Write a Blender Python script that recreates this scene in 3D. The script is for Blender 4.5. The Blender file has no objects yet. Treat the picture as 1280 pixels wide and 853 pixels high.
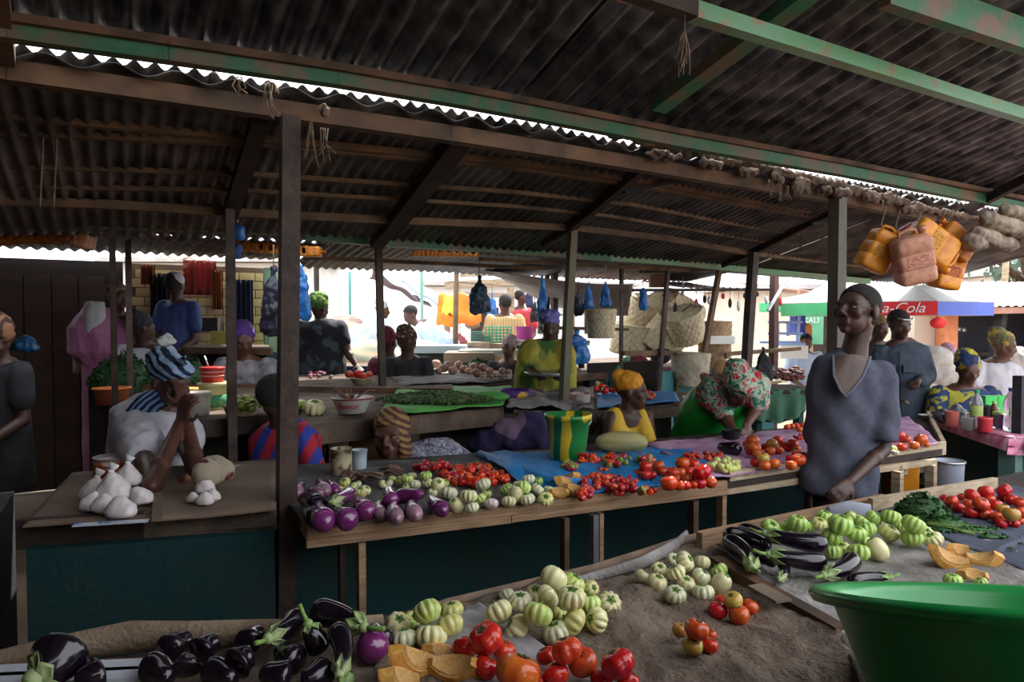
import bpy, math, random
import numpy as np
from mathutils import Vector, Matrix, Euler, noise
R = math.radians
random.seed(7)
sc = bpy.context.scene
# ---------------- camera, sky, sun, exposure ----------------
EYE, FPX, PITCH = 1.5, 853.0, math.atan(26.5 / 853.0)
cd = bpy.data.cameras.new('camera'); cam = bpy.data.objects.new('camera', cd)
sc.collection.objects.link(cam)
cd.sensor_width = 36.0; cd.lens = 36.0 * FPX / 1280.0; cd.clip_start = 0.05; cd.clip_end = 400
cam.location = (0, 0, EYE); cam.rotation_euler = (R(90) - PITCH, 0, 0)
sc.camera = cam
w = bpy.data.worlds.new('sky'); sc.world = w; w.use_nodes = True
bgn = w.node_tree.nodes['Background']
bgn.inputs[0].default_value = (0.92, 0.96, 1.0, 1); bgn.inputs[1].default_value = 3.6
sl = bpy.data.lights.new('sun', 'SUN'); sl.energy = 10.0; sl.angle = R(1.0); sl.color = (1.0, 0.95, 0.88)
sun = bpy.data.objects.new('sun', sl); sc.collection.objects.link(sun)
sun.rotation_euler = Euler((R(38), 0, R(150)))
sc.view_settings.view_transform = 'Standard'; sc.view_settings.look = 'None'
sc.view_settings.gamma = 1.0; sc.view_settings.exposure = -0.05
sc.cycles.max_bounces = 8; sc.cycles.diffuse_bounces = 5; sc.cycles.use_denoising = True
sc.cycles.caustics_reflective = False; sc.cycles.caustics_refractive = False
sc.cycles.sample_clamp_indirect = 6.0

# ---------------- geometry helpers ----------------
UX, VX = Vector((math.cos(R(30)), math.sin(R(30)), 0)), Vector((-math.sin(R(30)), math.cos(R(30)), 0))
ZX = Vector((0, 0, 1))
def UV(u, v, z=0.0): return UX * u + VX * v + ZX * z
def ray(px, py):
    x = (px - 640) / FPX; y = -(py - 426.5) / FPX
    c, s = math.cos(PITCH), math.sin(PITCH)
    return Vector((x, c + y * s, -s + y * c))
O = Vector((0, 0, EYE))
def at_z(px, py, z):
    d = ray(px, py); return O + d * ((z - EYE) / d.z)
def at_v(px, py, v):
    d = ray(px, py); return O + d * (v / d.dot(VX))
def at_d(px, py, y):
    d = ray(px, py); return O + d * (y / d.y)
def at_plane(px, py, p0, n):
    d = ray(px, py); return O + d * ((p0 - O).dot(n) / d.dot(n))
def uv_of(p): return p.dot(UX), p.dot(VX)
def pxof(p):
    q = p - O; c, s = math.cos(PITCH), math.sin(PITCH)
    f = q.y * c - q.z * s; up = q.y * s + q.z * c
    return 640 + FPX * q.x / f, 426.5 - FPX * up / f
def frame(z, x=None):
    z = z.normalized(); a = x if x is not None else (ZX if abs(z.z) < .9 else Vector((1, 0, 0)))
    xx = (a - z * a.dot(z))
    if xx.length < 1e-6: xx = Vector((0, 1, 0)).cross(z)
    xx.normalize(); return xx, z.cross(xx), z

class MB:
    def __init__(s): s.v = []; s.f = []; s.sm = []
    def add(s, vs, fs, sm=False):
        o = len(s.v); s.v += [tuple(p) for p in vs]; s.f += [tuple(i + o for i in f) for f in fs]; s.sm += [sm] * len(fs); return s
    def obox(s, c, ax, h):
        c = Vector(c); vs = [c + ax[0] * (h[0] * a) + ax[1] * (h[1] * b) + ax[2] * (h[2] * d) for a in (-1, 1) for b in (-1, 1) for d in (-1, 1)]
        return s.add(vs, [(0, 1, 3, 2), (4, 6, 7, 5), (0, 4, 5, 1), (2, 3, 7, 6), (0, 2, 6, 4), (1, 5, 7, 3)])
    def box(s, c, size, rz=0):
        m = Matrix.Rotation(rz, 3, 'Z')
        return s.obox(c, (m @ Vector((1, 0, 0)), m @ Vector((0, 1, 0)), ZX), (size[0] / 2, size[1] / 2, size[2] / 2))
    def beam(s, p0, p1, wd, ht, up=None):
        p0, p1 = Vector(p0), Vector(p1); z = (p1 - p0); L = z.length; z.normalize()
        u = up if up is not None else (ZX if abs(z.z) < .9 else UX)
        h = (u - z * u.dot(z)).normalized(); a = z.cross(h)
        # slightly worn: 4 segments with small jitter
        n = max(1, min(5, int(L / .5))); vs = []; fs = []
        for i in range(n + 1):
            c = p0 + z * (L * i / n)
            j = (0 if i in (0, n) else 1) * min(wd, ht) * .05
            for sx, sy in ((-1, -1), (1, -1), (1, 1), (-1, 1)):
                vs.append(c + a * (sx * wd / 2 + random.uniform(-j, j)) + h * (sy * ht / 2 + random.uniform(-j, j)))
        for i in range(n):
            for k in range(4): fs.append((i * 4 + k, i * 4 + (k + 1) % 4, i * 4 + 4 + (k + 1) % 4, i * 4 + 4 + k))
        fs += [(3, 2, 1, 0), tuple(n * 4 + k for k in range(4))]
        return s.add(vs, fs)
    def tube(s, pts, rad, n=8, caps=True, flat=1.0):
        pts = [Vector(p) for p in pts]; m = len(pts)
        if not hasattr(rad, '__len__'): rad = [rad] * m
        vs = []; fs = []; px_ = None
        for i, p in enumerate(pts):
            t = pts[min(i + 1, m - 1)] - pts[max(i - 1, 0)]
            if t.length < 1e-9: t = Vector((0, 0, 1))
            xx, yy, zz = frame(t, px_); px_ = xx
            for k in range(n):
                a = 2 * math.pi * k / n; vs.append(p + xx * (math.cos(a) * rad[i]) + yy * (math.sin(a) * rad[i] * flat))
        for i in range(m - 1):
            for k in range(n): fs.append((i * n + k, i * n + (k + 1) % n, i * n + n + (k + 1) % n, i * n + n + k))
        if caps: fs += [tuple(reversed(range(n))), tuple((m - 1) * n + k for k in range(n))]
        return s.add(vs, fs, True)
    def lathe(s, prof, c=(0, 0, 0), n=24, ax=ZX, mod=None, ex=(1, 1)):
        c = Vector(c); xx, yy, zz = frame(ax, Vector((1, 0, 0)) if abs(ax.x) < .9 else None); vs = []; fs = []
        for i, (r, h) in enumerate(prof):
            for k in range(n):
                a = 2 * math.pi * k / n; q = mod(a, i) if mod else 1.0
                vs.append(c + xx * (math.cos(a) * r * q * ex[0]) + yy * (math.sin(a) * r * q * ex[1]) + zz * h)
        m = len(prof)
        for i in range(m - 1):
            for k in range(n): fs.append((i * n + k, i * n + (k + 1) % n, i * n + n + (k + 1) % n, i * n + n + k))
        return s.add(vs, fs, True)
    def ell(s, c, r, Rm=None, n=14, m=9):
        c = Vector(c); Rm = Rm or Matrix.Identity(3); vs = [c + Rm @ Vector((0, 0, -r[2]))]; fs = []
        for i in range(1, m):
            t = -math.pi / 2 + math.pi * i / m
            for k in range(n):
                a = 2 * math.pi * k / n
                vs.append(c + Rm @ Vector((math.cos(t) * math.cos(a) * r[0], math.cos(t) * math.sin(a) * r[1], math.sin(t) * r[2])))
        vs.append(c + Rm @ Vector((0, 0, r[2])))
        for k in range(n): fs.append((0, 1 + (k + 1) % n, 1 + k))
        for i in range(m - 2):
            for k in range(n):
                a = 1 + i * n; fs.append((a + k, a + (k + 1) % n, a + n + (k + 1) % n, a + n + k))
        a = 1 + (m - 2) * n
        for k in range(n): fs.append((a + k, a + (k + 1) % n, len(vs) - 1))
        return s.add(vs, fs, True)
    def cap(s, p0, p1, r0, r1, n=10, flat=1.0):
        p0, p1 = Vector(p0), Vector(p1); d = p1 - p0; L = d.length
        d = d.normalized() if L > 1e-7 else ZX
        pts = []; rad = []
        for q in (-1, -.7, 0): pts.append(p0 + d * (q * r0)); rad.append(max(r0 * math.sqrt(max(0, 1 - q * q)), r0 * .05))
        for q in (0, .7, 1): pts.append(p1 + d * (q * r1)); rad.append(max(r1 * math.sqrt(max(0, 1 - q * q)), r1 * .05))
        return s.tube(pts, rad, n, True, flat)
    def loft(s, rings, n=20):
        """rings: (center, rx, ry, dirx) closed body; the ring lies across the path, dirx is the wide axis"""
        m = len(rings); vs = []; fs = []
        cs = [Vector(r[0]) for r in rings]
        for i, r in enumerate(rings):
            t = (cs[min(i + 1, m - 1)] - cs[max(i - 1, 0)]).normalized()
            a = Vector(r[3]) if len(r) > 3 else Vector((1, 0, 0)); a = (a - t * a.dot(t)).normalized(); b = t.cross(a)
            for k in range(n):
                q = 2 * math.pi * k / n; vs.append(cs[i] + a * (math.cos(q) * r[1]) + b * (math.sin(q) * r[2]))
        for i in range(m - 1):
            for k in range(n): fs.append((i * n + k, i * n + (k + 1) % n, i * n + n + (k + 1) % n, i * n + n + k))
        fs += [tuple(reversed(range(n))), tuple((m - 1) * n + k for k in range(n))]
        return s.add(vs, fs, True)
    def mesh(s, name, off=None):
        me = bpy.data.meshes.new(name)
        vs = s.v if off is None else [(p[0] - off[0], p[1] - off[1], p[2] - off[2]) for p in s.v]
        me.from_pydata(vs, [], s.f); me.polygons.foreach_set('use_smooth', s.sm); me.update(); return me

def wloc(o):
    p = Vector((0, 0, 0))
    while o is not None: p = p + Vector(o.location); o = o.parent
    return p
def link(o): sc.collection.objects.link(o); return o
def put(name, mb, mat, parent=None, loc=None):
    """One mesh object. Vertices are in world space; the origin goes to loc (or the parent's origin)."""
    base = wloc(parent) if parent is not None else Vector(loc if loc is not None else (0, 0, 0))
    me = mb.mesh(name, base) if isinstance(mb, MB) else mb
    if mat is not None: me.materials.append(mat)
    o = bpy.data.objects.new(name, me); link(o)
    if parent is not None: o.parent = parent
    else: o.location = base
    return o
def tag(o, label=None, cat=None, group=None, kind=None):
    if label: o['label'] = label
    if cat: o['category'] = cat
    if group: o['group'] = group
    if kind: o['kind'] = kind
    return o
def thing(name, label, cat, loc=(0, 0, 0), group=None, kind=None):
    o = bpy.data.objects.new(name, None); link(o); o.location = loc; o.empty_display_size = .05
    return tag(o, label, cat, group, kind)
def one(name, mb, mat, label, cat, group=None, loc=None, kind=None):
    if loc is None:
        a = np.array(mb.v); loc = Vector((a[:, 0].mean(), a[:, 1].mean(), a[:, 2].min()))
    return tag(put(name, mb, mat, None, loc), label, cat, group, kind)
def copy_tree(o, parent=None):
    c = o.copy(); link(c); c.parent = parent
    for ch in list(o.children): copy_tree(ch, c)
    return c

# ---------------- materials ----------------
_m = {}
def mat(name, c1, c2=None, scale=8, rough=.7, bump=0.0, detail=4, spec=.4, kind='noise', c3=None, vary=0.0, dist=0.0, sharp=(.35, .65), metal=0, strength=1.0, stretch=(1, 1, 1), rot=(0, 0, 0), bs=None, trans=0.0, coat=0.0, sss=0.0):
    if name in _m: return _m[name]
    m = bpy.data.materials.new(name); m.use_nodes = True; nt = m.node_tree; N = nt.nodes; L = nt.links
    b = N['Principled BSDF']; b.inputs['Roughness'].default_value = rough; b.inputs['Specular IOR Level'].default_value = spec
    b.inputs['Metallic'].default_value = metal
    if trans: b.inputs['Transmission Weight'].default_value = trans
    if coat: b.inputs['Coat Weight'].default_value = coat; b.inputs['Coat Roughness'].default_value = .12
    c1 = (*c1, 1); c2 = (*c2, 1) if c2 else tuple(x * .7 for x in c1[:3]) + (1,)
    tc = N.new('ShaderNodeTexCoord'); mp = N.new('ShaderNodeMapping'); L.new(tc.outputs['Object'], mp.inputs[0])
    mp.inputs['Scale'].default_value = stretch; mp.inputs['Rotation'].default_value = rot
    if kind == 'wave':
        t = N.new('ShaderNodeTexWave'); t.inputs['Scale'].default_value = scale; t.inputs['Distortion'].default_value = dist; t.inputs['Detail'].default_value = 2; fac = t.outputs['Fac']
    elif kind == 'cells':
        t = N.new('ShaderNodeTexVoronoi'); t.inputs['Scale'].default_value = scale; s_ = N.new('ShaderNodeSeparateColor'); L.new(t.outputs['Color'], s_.inputs[0]); fac = s_.outputs[0]
    elif kind == 'spots':
        t = N.new('ShaderNodeTexVoronoi'); t.inputs['Scale'].default_value = scale; fac = t.outputs['Distance']
    elif kind == 'brick':
        t = N.new('ShaderNodeTexBrick'); t.inputs['Scale'].default_value = scale; t.inputs['Color1'].default_value = c1; t.inputs['Color2'].default_value = c1; t.inputs['Mortar'].default_value = c2; fac = None
        t.inputs['Mortar Size'].default_value = .02
    else:
        t = N.new('ShaderNodeTexNoise'); t.inputs['Scale'].default_value = scale; t.inputs['Detail'].default_value = detail; t.inputs['Distortion'].default_value = dist; fac = t.outputs['Fac']
    L.new(mp.outputs[0], t.inputs['Vector'])
    if fac is not None:
        r = N.new('ShaderNodeValToRGB'); e = r.color_ramp.elements
        e[0].position = sharp[0]; e[1].position = sharp[1]; e[0].color = c1; e[1].color = c2
        if c3:
            q = e.new((sharp[0] + sharp[1]) / 2); q.color = (*c3, 1)
        if kind in ('cells',): r.color_ramp.interpolation = 'CONSTANT'; e[0].position = 0
        L.new(fac, r.inputs[0]); col = r.outputs[0]
    else: col = t.outputs['Color']
    if vary:
        oi = N.new('ShaderNodeObjectInfo'); hs = N.new('ShaderNodeHueSaturation'); mr = N.new('ShaderNodeMapRange')
        mr.inputs[3].default_value = 1 - vary; mr.inputs[4].default_value = 1 + vary
        L.new(oi.outputs['Random'], mr.inputs[0]); L.new(mr.outputs[0], hs.inputs['Value']); L.new(col, hs.inputs['Color'])
        mr2 = N.new('ShaderNodeMapRange'); mr2.inputs[3].default_value = .5 - vary * .06; mr2.inputs[4].default_value = .5 + vary * .06
        L.new(oi.outputs['Random'], mr2.inputs[0]); L.new(mr2.outputs[0], hs.inputs['Hue']); col = hs.outputs[0]
    L.new(col, b.inputs['Base Color'])
    if bump:
        bn = N.new('ShaderNodeTexNoise'); bn.inputs['Scale'].default_value = bs or scale * 3; bn.inputs['Detail'].default_value = 5; L.new(mp.outputs[0], bn.inputs['Vector'])
        bp = N.new('ShaderNodeBump'); bp.inputs['Strength'].default_value = bump; bp.inputs['Distance'].default_value = .01
        L.new(bn.outputs['Fac'], bp.inputs['Height']); L.new(bp.outputs[0], b.inputs['Normal'])
    _m[name] = m; return m
def two(name, ca, cb):   # shorthand cloth
    return mat(name, ca, cb, scale=6, rough=.9, bump=.3, spec=.1)

WOOD = mat('raw_wood', (.42, .28, .17), (.22, .135, .08), scale=5, rough=.75, bump=.4, stretch=(1, 1, 9), detail=6, dist=.6)
PLANK = mat('plank_wood', (.40, .25, .145), (.20, .115, .065), scale=3, rough=.75, bump=.5, stretch=(1, 1, 14), rot=(0, 0, R(0)), detail=7, dist=1.0, sharp=(.3, .7))
PALEWOOD = mat('pale_plank_wood', (.50, .40, .28), (.33, .24, .155), scale=3, rough=.75, bump=.5, stretch=(2, 2, 10), detail=6, dist=.8)
DARKWOOD = mat('dark_beam_wood', (.05, .03, .022), (.02, .013, .011), scale=6, rough=.8, bump=.4)
RUSTWOOD = mat('rusty_brown_beam', (.15, .075, .04), (.045, .03, .02), scale=5, rough=.8, bump=.4)
PURLIN = mat('purlin_wood', (.21, .125, .07), (.07, .045, .028), scale=4, rough=.8, bump=.4)
POST = mat('post_paint', (.075, .046, .036), (.035, .025, .021), scale=14, rough=.6, bump=.3, spec=.3)
GREENPAINT = mat('green_paint_worn', (.028, .125, .058), (.14, .09, .055), scale=7, rough=.55, bump=.5, detail=9, sharp=(.44, .62), spec=.4)
GREENPIPE = mat('green_paint_gloss', (.11, .26, .13), (.24, .15, .09), scale=12, rough=.32, bump=.15, detail=8, sharp=(.55, .66))
TIN = mat('corrugated_tin', (.055, .052, .06), (.30, .285, .28), scale=9, rough=.55, bump=.4, detail=9, sharp=(.4, .72), metal=.35, spec=.4)
TIN2 = mat('corrugated_tin_far', (.055, .048, .048), (.19, .165, .155), scale=5, rough=.6, bump=.3, detail=6, metal=.35, vary=.25)
TEAL = mat('teal_painted_cement', (.005, .046, .050), (.032, .04, .034), scale=2.6, rough=.75, bump=.4, detail=8, sharp=(.45, .75), bs=40)
CEMENT = mat('worn_cement', (.17, .12, .09), (.075, .052, .038), scale=7, rough=.9, bump=.8, detail=8, bs=50)
DIRT = mat('packed_dirt', (.30, .22, .15), (.17, .12, .085), scale=2, rough=.95, bump=.6, detail=8)
BURLAP = mat('burlap_sacking', (.25, .185, .14), (.10, .072, .055), scale=5, rough=.95, bump=1.0, detail=9, sharp=(.3, .7), bs=90)
GREYSACK = mat('grey_sacking', (.36, .33, .32), (.15, .135, .125), scale=5, rough=.95, bump=.7, detail=9, bs=80)
GREYBURLAP = mat('tray_sacking', (.16, .15, .145), (.055, .05, .05), scale=6, rough=.95, bump=.8, detail=9, bs=90)
DARKCLOTH = mat('black_blue_cloth', (.045, .055, .085), (.10, .11, .15), scale=5, rough=.9, bump=.5, detail=6, bs=60)
BLUETARP = mat('blue_woven_tarp', (.012, .16, .42), (.02, .23, .56), scale=14, rough=.45, bump=.6, detail=6, bs=120)
PURPLECLOTH = mat('mauve_sacking', (.33, .15, .30), (.50, .33, .45), scale=7, rough=.85, bump=.5, detail=8, bs=80)
PINKCLOTH = mat('pink_checked_oilcloth', (.60, .10, .24), (.75, .42, .55), scale=22, rough=.5, bump=.2)
CARD = mat('cardboard', (.22, .155, .11), (.13, .09, .065), scale=3, rough=.9, bump=.3, stretch=(1, 1, 1))
WHITEPL = mat('white_sheet', (.62, .66, .74), (.45, .48, .56), scale=5, rough=.5, bump=.3)
SKIN = mat('dark_skin', (.075, .034, .024), (.052, .023, .017), scale=10, rough=.48, bump=.12, spec=.45, bs=80)
SKIN2 = mat('brown_skin', (.12, .05, .033), (.085, .036, .025), scale=10, rough=.45, bump=.1, spec=.45, bs=80)
HAIR = mat('black_hair', (.012, .010, .010), (.03, .025, .024), scale=90, rough=.85, bump=.8)
BLACK = mat('black_cloth', (.012, .012, .016), (.03, .03, .036), scale=8, rough=.8)
SACKWHITE = mat('white_polythene', (.80, .78, .80), (.66, .62, .62), scale=12, rough=.35, bump=.3, spec=.5)
ROPE = mat('sisal_rope', (.22, .16, .11), (.12, .08, .05), scale=30, rough=.9)
RAG = mat('dusty_rag', (.20, .14, .10), (.08, .055, .045), scale=12, rough=.95, bump=.6)
YELLOWCAN = mat('yellow_jerrycan', (.75, .30, .015), (.62, .20, .01), scale=6, rough=.4, bump=.15, spec=.5)
ORANGECAN = mat('orange_jerrycan', (.62, .22, .02), (.42, .13, .02), scale=5, rough=.45, bump=.15)
PINKCAN = mat('faded_pink_jerrycan', (.62, .30, .20), (.45, .20, .13), scale=8, rough=.5, bump=.2)
METAL = mat('dull_aluminium', (.55, .56, .58), (.40, .41, .43), scale=10, rough=.35, metal=.8)
# ================= SETTING =================
def struct(name, mb, m, label, loc=None, parent=None):
    if parent is not None: return put(name, mb, m, parent)
    return one(name, mb, m, label, 'structure', kind='structure', loc=loc)
def grid(c00, c10, c11, c01, nx, ny, fn=None, thick=.004, mb=None):
    """Surface over four corners, fn(s,t,p)->z offset; a closed thin solid."""
    mb = mb or MB(); c = [Vector(q) for q in (c00, c10, c11, c01)]; top = []
    for j in range(ny + 1):
        t = j / ny
        for i in range(nx + 1):
            s = i / nx; p = (c[0] * (1 - s) + c[1] * s) * (1 - t) + (c[3] * (1 - s) + c[2] * s) * t
            if fn:
                q = fn(s, t, p); p = p + q if isinstance(q, Vector) else p + ZX * q
            top.append(p)
    n = len(top); W = nx + 1; fs = []
    for j in range(ny):
        for i in range(nx): fs.append((j * W + i, j * W + i + 1, j * W + W + i + 1, j * W + W + i))
    mb.add(top, fs, True)
    bot = [p - ZX * thick for p in top]
    mb.add(bot, [tuple(reversed(f)) for f in fs], True)
    o0 = len(mb.v) - 2 * n
    rim = [i for i in range(W)] + [j * W + nx for j in range(1, ny + 1)] + [ny * W + i for i in range(nx - 1, -1, -1)] + [j * W for j in range(ny - 1, 0, -1)]
    for a, b in zip(rim, rim[1:] + rim[:1]):
        mb.f.append((o0 + b, o0 + a, o0 + a + n, o0 + b + n)); mb.sm.append(False)
    return mb
def crumple(amp, fr=5, seed=0, edge=0.0):
    def f(s, t, p):
        q = Vector((p.x * fr + seed, p.y * fr, seed * 1.7))
        z = amp * noise.noise(q) + amp * .5 * noise.noise(q * 2.3) + amp * .3 * noise.noise(q * 5.1)
        z += amp * .4 * (1 - 2 * abs(noise.noise(q * 3.3)))
        z += amp * .8 * (1 - abs(noise.noise(Vector((p.x * fr * .8 + 9, p.y * fr * .5, seed)))) * 2)
        return z
    return f

def ground_fn(s, t, p):
    return .02 * noise.noise(p * .9)
ground = grid((-40, -12, -.02), (60, -12, -.02), (60, 90, -.02), (-40, 90, -.02), 40, 40, ground_fn, .2)
struct('floor', ground, DIRT, 'packed brown dirt ground under the whole market', loc=(0, 0, 0))

# --- near roof: plane slopes down away from the viewer ---
def slope(v0, z0, s): return UV(0, v0, z0), (ZX + VX * s).normalized()
SAG = ((-2.5, -.20), (-1, -.085), (-.28, -.030), (.14, -.0175), (.78, 0), (1.6, 0), (2.4, -.012), (3.7, -.017), (6, -.058), (9, -.10))
def sag(u):
    for (a, x), (b, y) in zip(SAG, SAG[1:]):
        if u <= b: return x + (y - x) * (u - a) / (b - a)
    return SAG[-1][1]
def roof_sheet(parent, u0, u1, fa, fb, pitch, amp, m, skew=0.0, name='corrugated_sheet', seg=8):
    """fa, fb: (v, z) near and far edges"""
    n = max(2, int((u1 - u0) / pitch * seg)); vs = []; fs = []
    rows = 4
    for j in range(rows + 1):
        t = j / rows
        for i in range(n + 1):
            u = u0 + (u1 - u0) * i / n
            ph = 2 * math.pi * u / pitch
            z = fa[1] * (1 - t) + fb[1] * t + amp * math.cos(ph) + (sag(u) if fa[0] < 4 else 0) + .004 * noise.noise(Vector((u * 3, t * 3, fa[0])))
            vs.append(UV(u + skew * t, fa[0] * (1 - t) + fb[0] * t, z))
    W = n + 1
    for j in range(rows):
        for i in range(n): fs.append((j * W + i, j * W + i + 1, j * W + W + i + 1, j * W + W + i))
    mb = MB(); mb.add(vs, fs, True); k = len(vs)
    mb.add([p - ZX * .0025 for p in vs], [tuple(reversed(f)) for f in fs], True)
    for j in (0, rows):
        for i in range(n):
            a, b = j * W + i, j * W + i + 1
            mb.f.append((b, a, a + k, b + k) if j == 0 else (a, b, b + k, a + k)); mb.sm.append(False)
    return put(name, mb, m, parent)
NS, NV, NZ = .29, 2.5, 2.435          # near roof slope, eave v and z
def nz(v): return NZ + NS * (NV - v)
near_roof = thing('roof', 'near market roof of dusty corrugated tin on green timbers, overhead', 'roof', UV(1.5, 2, 2.6), kind='structure')
u = -3.4; k = 0
while u < 7.4:
    V0 = -2.3 if u < .6 else (.3 if u < 1.6 else 1.0); wd = .82; ov = (k % 2) * .008  # out-of-view near edge shaped to light the right and darken the left
    roof_sheet(near_roof, u - .04, u + wd + .09, (V0, nz(V0) + ov), (NV + .035 + random.uniform(-.012, .012), nz(NV + .035) - .004 + ov), .1, .020, TIN, skew=random.uniform(-.015, .015))
    u += wd; k += 1
def beam_px(name, pts, v, wd, ht, m, parent, up=None):
    """beam through picture points at distance row v"""
    P = [at_v(x, y, v) for x, y in pts]; mb = MB()
    for a, b in zip(P, P[1:]): mb.beam(a - (b - a) * .004, b + (b - a) * .004, wd, ht, up)
    return put(name, mb, m, parent)
# green eave beam with brown top lath
beam_px('eave_beam', [(-160, 14), (10, 37), (210, 66), (420, 97), (560, 121), (640, 136), (850, 177), (1056, 214), (1290, 262)], 2.47, .05, .062, GREENPAINT, near_roof)
beam_px('eave_lath', [(-160, 2), (10, 22), (210, 52), (420, 84), (560, 108), (640, 123), (850, 165), (1056, 203), (1290, 250)], 2.44, .035, .026, RUSTWOOD, near_roof)
def under(px, py, off=.03, s=NS, v0=NV, z0=NZ):
    p0, n = slope(v0, z0 - off, s); return at_plane(px, py, p0, n)
# purlins under the near roof
for (pts, wd, ht, m, off) in (([(865, 14), (1070, 78), (1290, 148)], .05, .055, GREENPIPE, .17), ([(1105, -14), (1290, 50)], .05, .12, GREENPAINT, .10)):
    P = [under(x, y, off) for x, y in pts]; mb = MB()
    for a, b in zip(P, P[1:]): mb.beam(a, b + (b - a) * .01, wd, ht)
    put('purlin', mb, m, near_roof)
mb = MB(); a, b = under(640, -62, .17), under(866, 14, .17); mb.beam(a, b, .052, .05); put('purlin', mb, DARKWOOD, near_roof)
mb = MB(); a, b = under(775, -12, .14), under(862, 4, .14); mb.beam(a, b, .05, .05); put('splice_block', mb, mat('pink_primer', (.5, .22, .17), (.4, .3, .25), scale=12), near_roof)
# rafters
for (a, b, wd, ht, m, off) in (((822, 134), (905, 72), .085, .05, GREENPAINT, .05), ((905, 72), (1025, -20), .085, .05, GREENPAINT, .05), ((1205, 264), (1300, 215), .045, .06, DARKWOOD, .12), ((7, 70), (-8, -60), .05, .07, RUSTWOOD, .08)):
    mb = MB(); A, B = under(*a, off), under(*b, off); mb.beam(A, B, wd, ht, ZX); put('rafter', mb, m, near_roof)
# tassel of old sisal rope
mb = MB(); p = under(856, 18, .22)
for i in range(14):
    q = p + Vector((random.uniform(-.012, .012), random.uniform(-.012, .012), 0)); L = random.uniform(.10, .2)
    mb.tube([p, p - ZX * .05, q - ZX * L * .6 + UX * random.uniform(-.015, .015), q - ZX * L + UX * random.uniform(-.03, .01)], .0022, 4)
one('rope_tassel', mb, ROPE, 'frayed sisal rope end dangling from the green roof purlin', 'rope', loc=p)

# --- second roof over the vegetable stalls ---
RS, RV, RZ = .262, 2.66, 2.375
def rz(v): return RZ - RS * (v - RV)
mid_roof = thing('roof', 'dark corrugated roof with brown purlins over the middle vegetable stall', 'roof', UV(1.5, 3.4, 2.2), kind='structure')
u = -4.2; k = 0
while u < 7.6:
    roof_sheet(mid_roof, u, u + .78, (RV, rz(RV) + .008 + (k % 2) * .004), (4.28, rz(4.28) + .03 + (k % 2) * .004), .062, .012, TIN2, skew=random.uniform(-.02, .02), seg=6)
    u += .75; k += 1
u = -4.2
while u < 7.0:      # edge strip with wider waves
    roof_sheet(mid_roof, u, u + .98, (RV - .04, rz(RV) - .022), (RV + .16, rz(RV + .16) + .012), .19, .016, TIN, name='ridge_sheet'); u += .95
beam_px('front_beam', [(-160, 60), (10, 90), (363, 140), (560, 168), (700, 190), (850, 215), (1047, 248), (1165, 272)], 2.67, .06, .065, RUSTWOOD, mid_roof)
def r2(px, py, off): return under(px, py, off, RS, RV, RZ)
for pts, wd, ht in (([(-40, 140), (300, 172), (640, 203), (800, 226), (1010, 264)], .045, .03), ([(-40, 165), (300, 178), (640, 209), (800, 232), (1010, 270)], .045, .025),
                    ([(-40, 206), (300, 217), (640, 240), (790, 256), (960, 288), (1120, 306)], .03, .022), ([(-40, 232), (300, 238), (640, 258), (760, 270), (940, 300), (1100, 318)], .03, .02),
                    ([(-40, 250), (140, 256), (290, 266), (500, 276), (715, 285), (830, 298), (940, 317), (1100, 334)], .045, .04)):
    mb = MB(); P = [r2(x, y, .005 if ht < .035 else .02) for x, y in pts]
    for a, b in zip(P, P[1:]): mb.beam(a, b + (b - a) * .01, wd, ht)
    put('purlin', mb, PURLIN, mid_roof)
for (a, b, wd, ht) in (((326, 148), (287, 270), .07, .05), ((578, 172), (497, 276), .10, .06), ((806, 208), (716, 282), .045, .06), ((1047, 262), (941, 316), .04, .05), ((715, 284), (678, 306), .03, .04), ((497, 276), (470, 306), .08, .05), ((941, 316), (903, 332), .03, .04)):
    mb = MB(); mb.beam(r2(*a, .035), r2(*b, .035), wd, ht, ZX); put('rafter', mb, DARKWOOD, mid_roof)
for a, b in (((780, 240), (884, 218)), ((1015, 280), (1130, 268)), ((1090, 330), (1180, 296))):
    mb = MB(); mb.beam(at_v(*a, 3.0), at_v(*b, 2.9), .022, .022); put('tie_bar', mb, BLACK, mid_roof)
beam_px('back_beam', [(-40, 262), (130, 282), (290, 288), (380, 293)], 4.2, .06, .045, mat('brown_green_paint', (.10, .08, .04), (.03, .08, .04), scale=6, rough=.6), mid_roof)
beam_px('back_beam', [(380, 294), (480, 303), (600, 310), (700, 317), (760, 322)], 4.2, .07, .055, GREENPAINT, mid_roof)
beam_px('back_beam', [(755, 322), (850, 329), (1000, 344), (1085, 352)], 4.2, .06, .05, mat('pale_green_paint', (.14, .30, .16), (.22, .20, .15), scale=5, rough=.6, sharp=(.45, .7)), mid_roof)

# --- posts ---
def post(px, ytop, v, wpx, label, ybot=None, px2=None, m=POST, zb=0.0, top=None):
    A = at_v(px, ytop, v); q = px if px2 is None else px2
    B = at_v(q, ybot, v) if ybot else Vector((A.x, A.y, 0))
    d = (B - A).normalized() if ybot else -ZX
    B = A + d * ((A.z - zb) / -d.z)
    wd = wpx * A.y / FPX / 1.25
    mb = MB(); mb.beam(B, A, wd, wd, UX); return one('post', mb, m, label, 'post', 'roof posts', loc=B, kind='structure')
post(362.5, 146, 2.62, 27, 'thick brown square post rising at the left end of the aubergine tray', 700, 357)
post(1047, 246, 2.62, 19, 'dark square post coloured for a lit right side rising behind the standing boy', m=mat('post_lit_tone', (.07, .055, .045), (.16, .15, .12), scale=2, rough=.6))  # paler tone mixed in for the light on the post's right side
post(287, 262, 3.65, 13, 'brown square post left of the thick post, by the stacked buckets')
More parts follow.
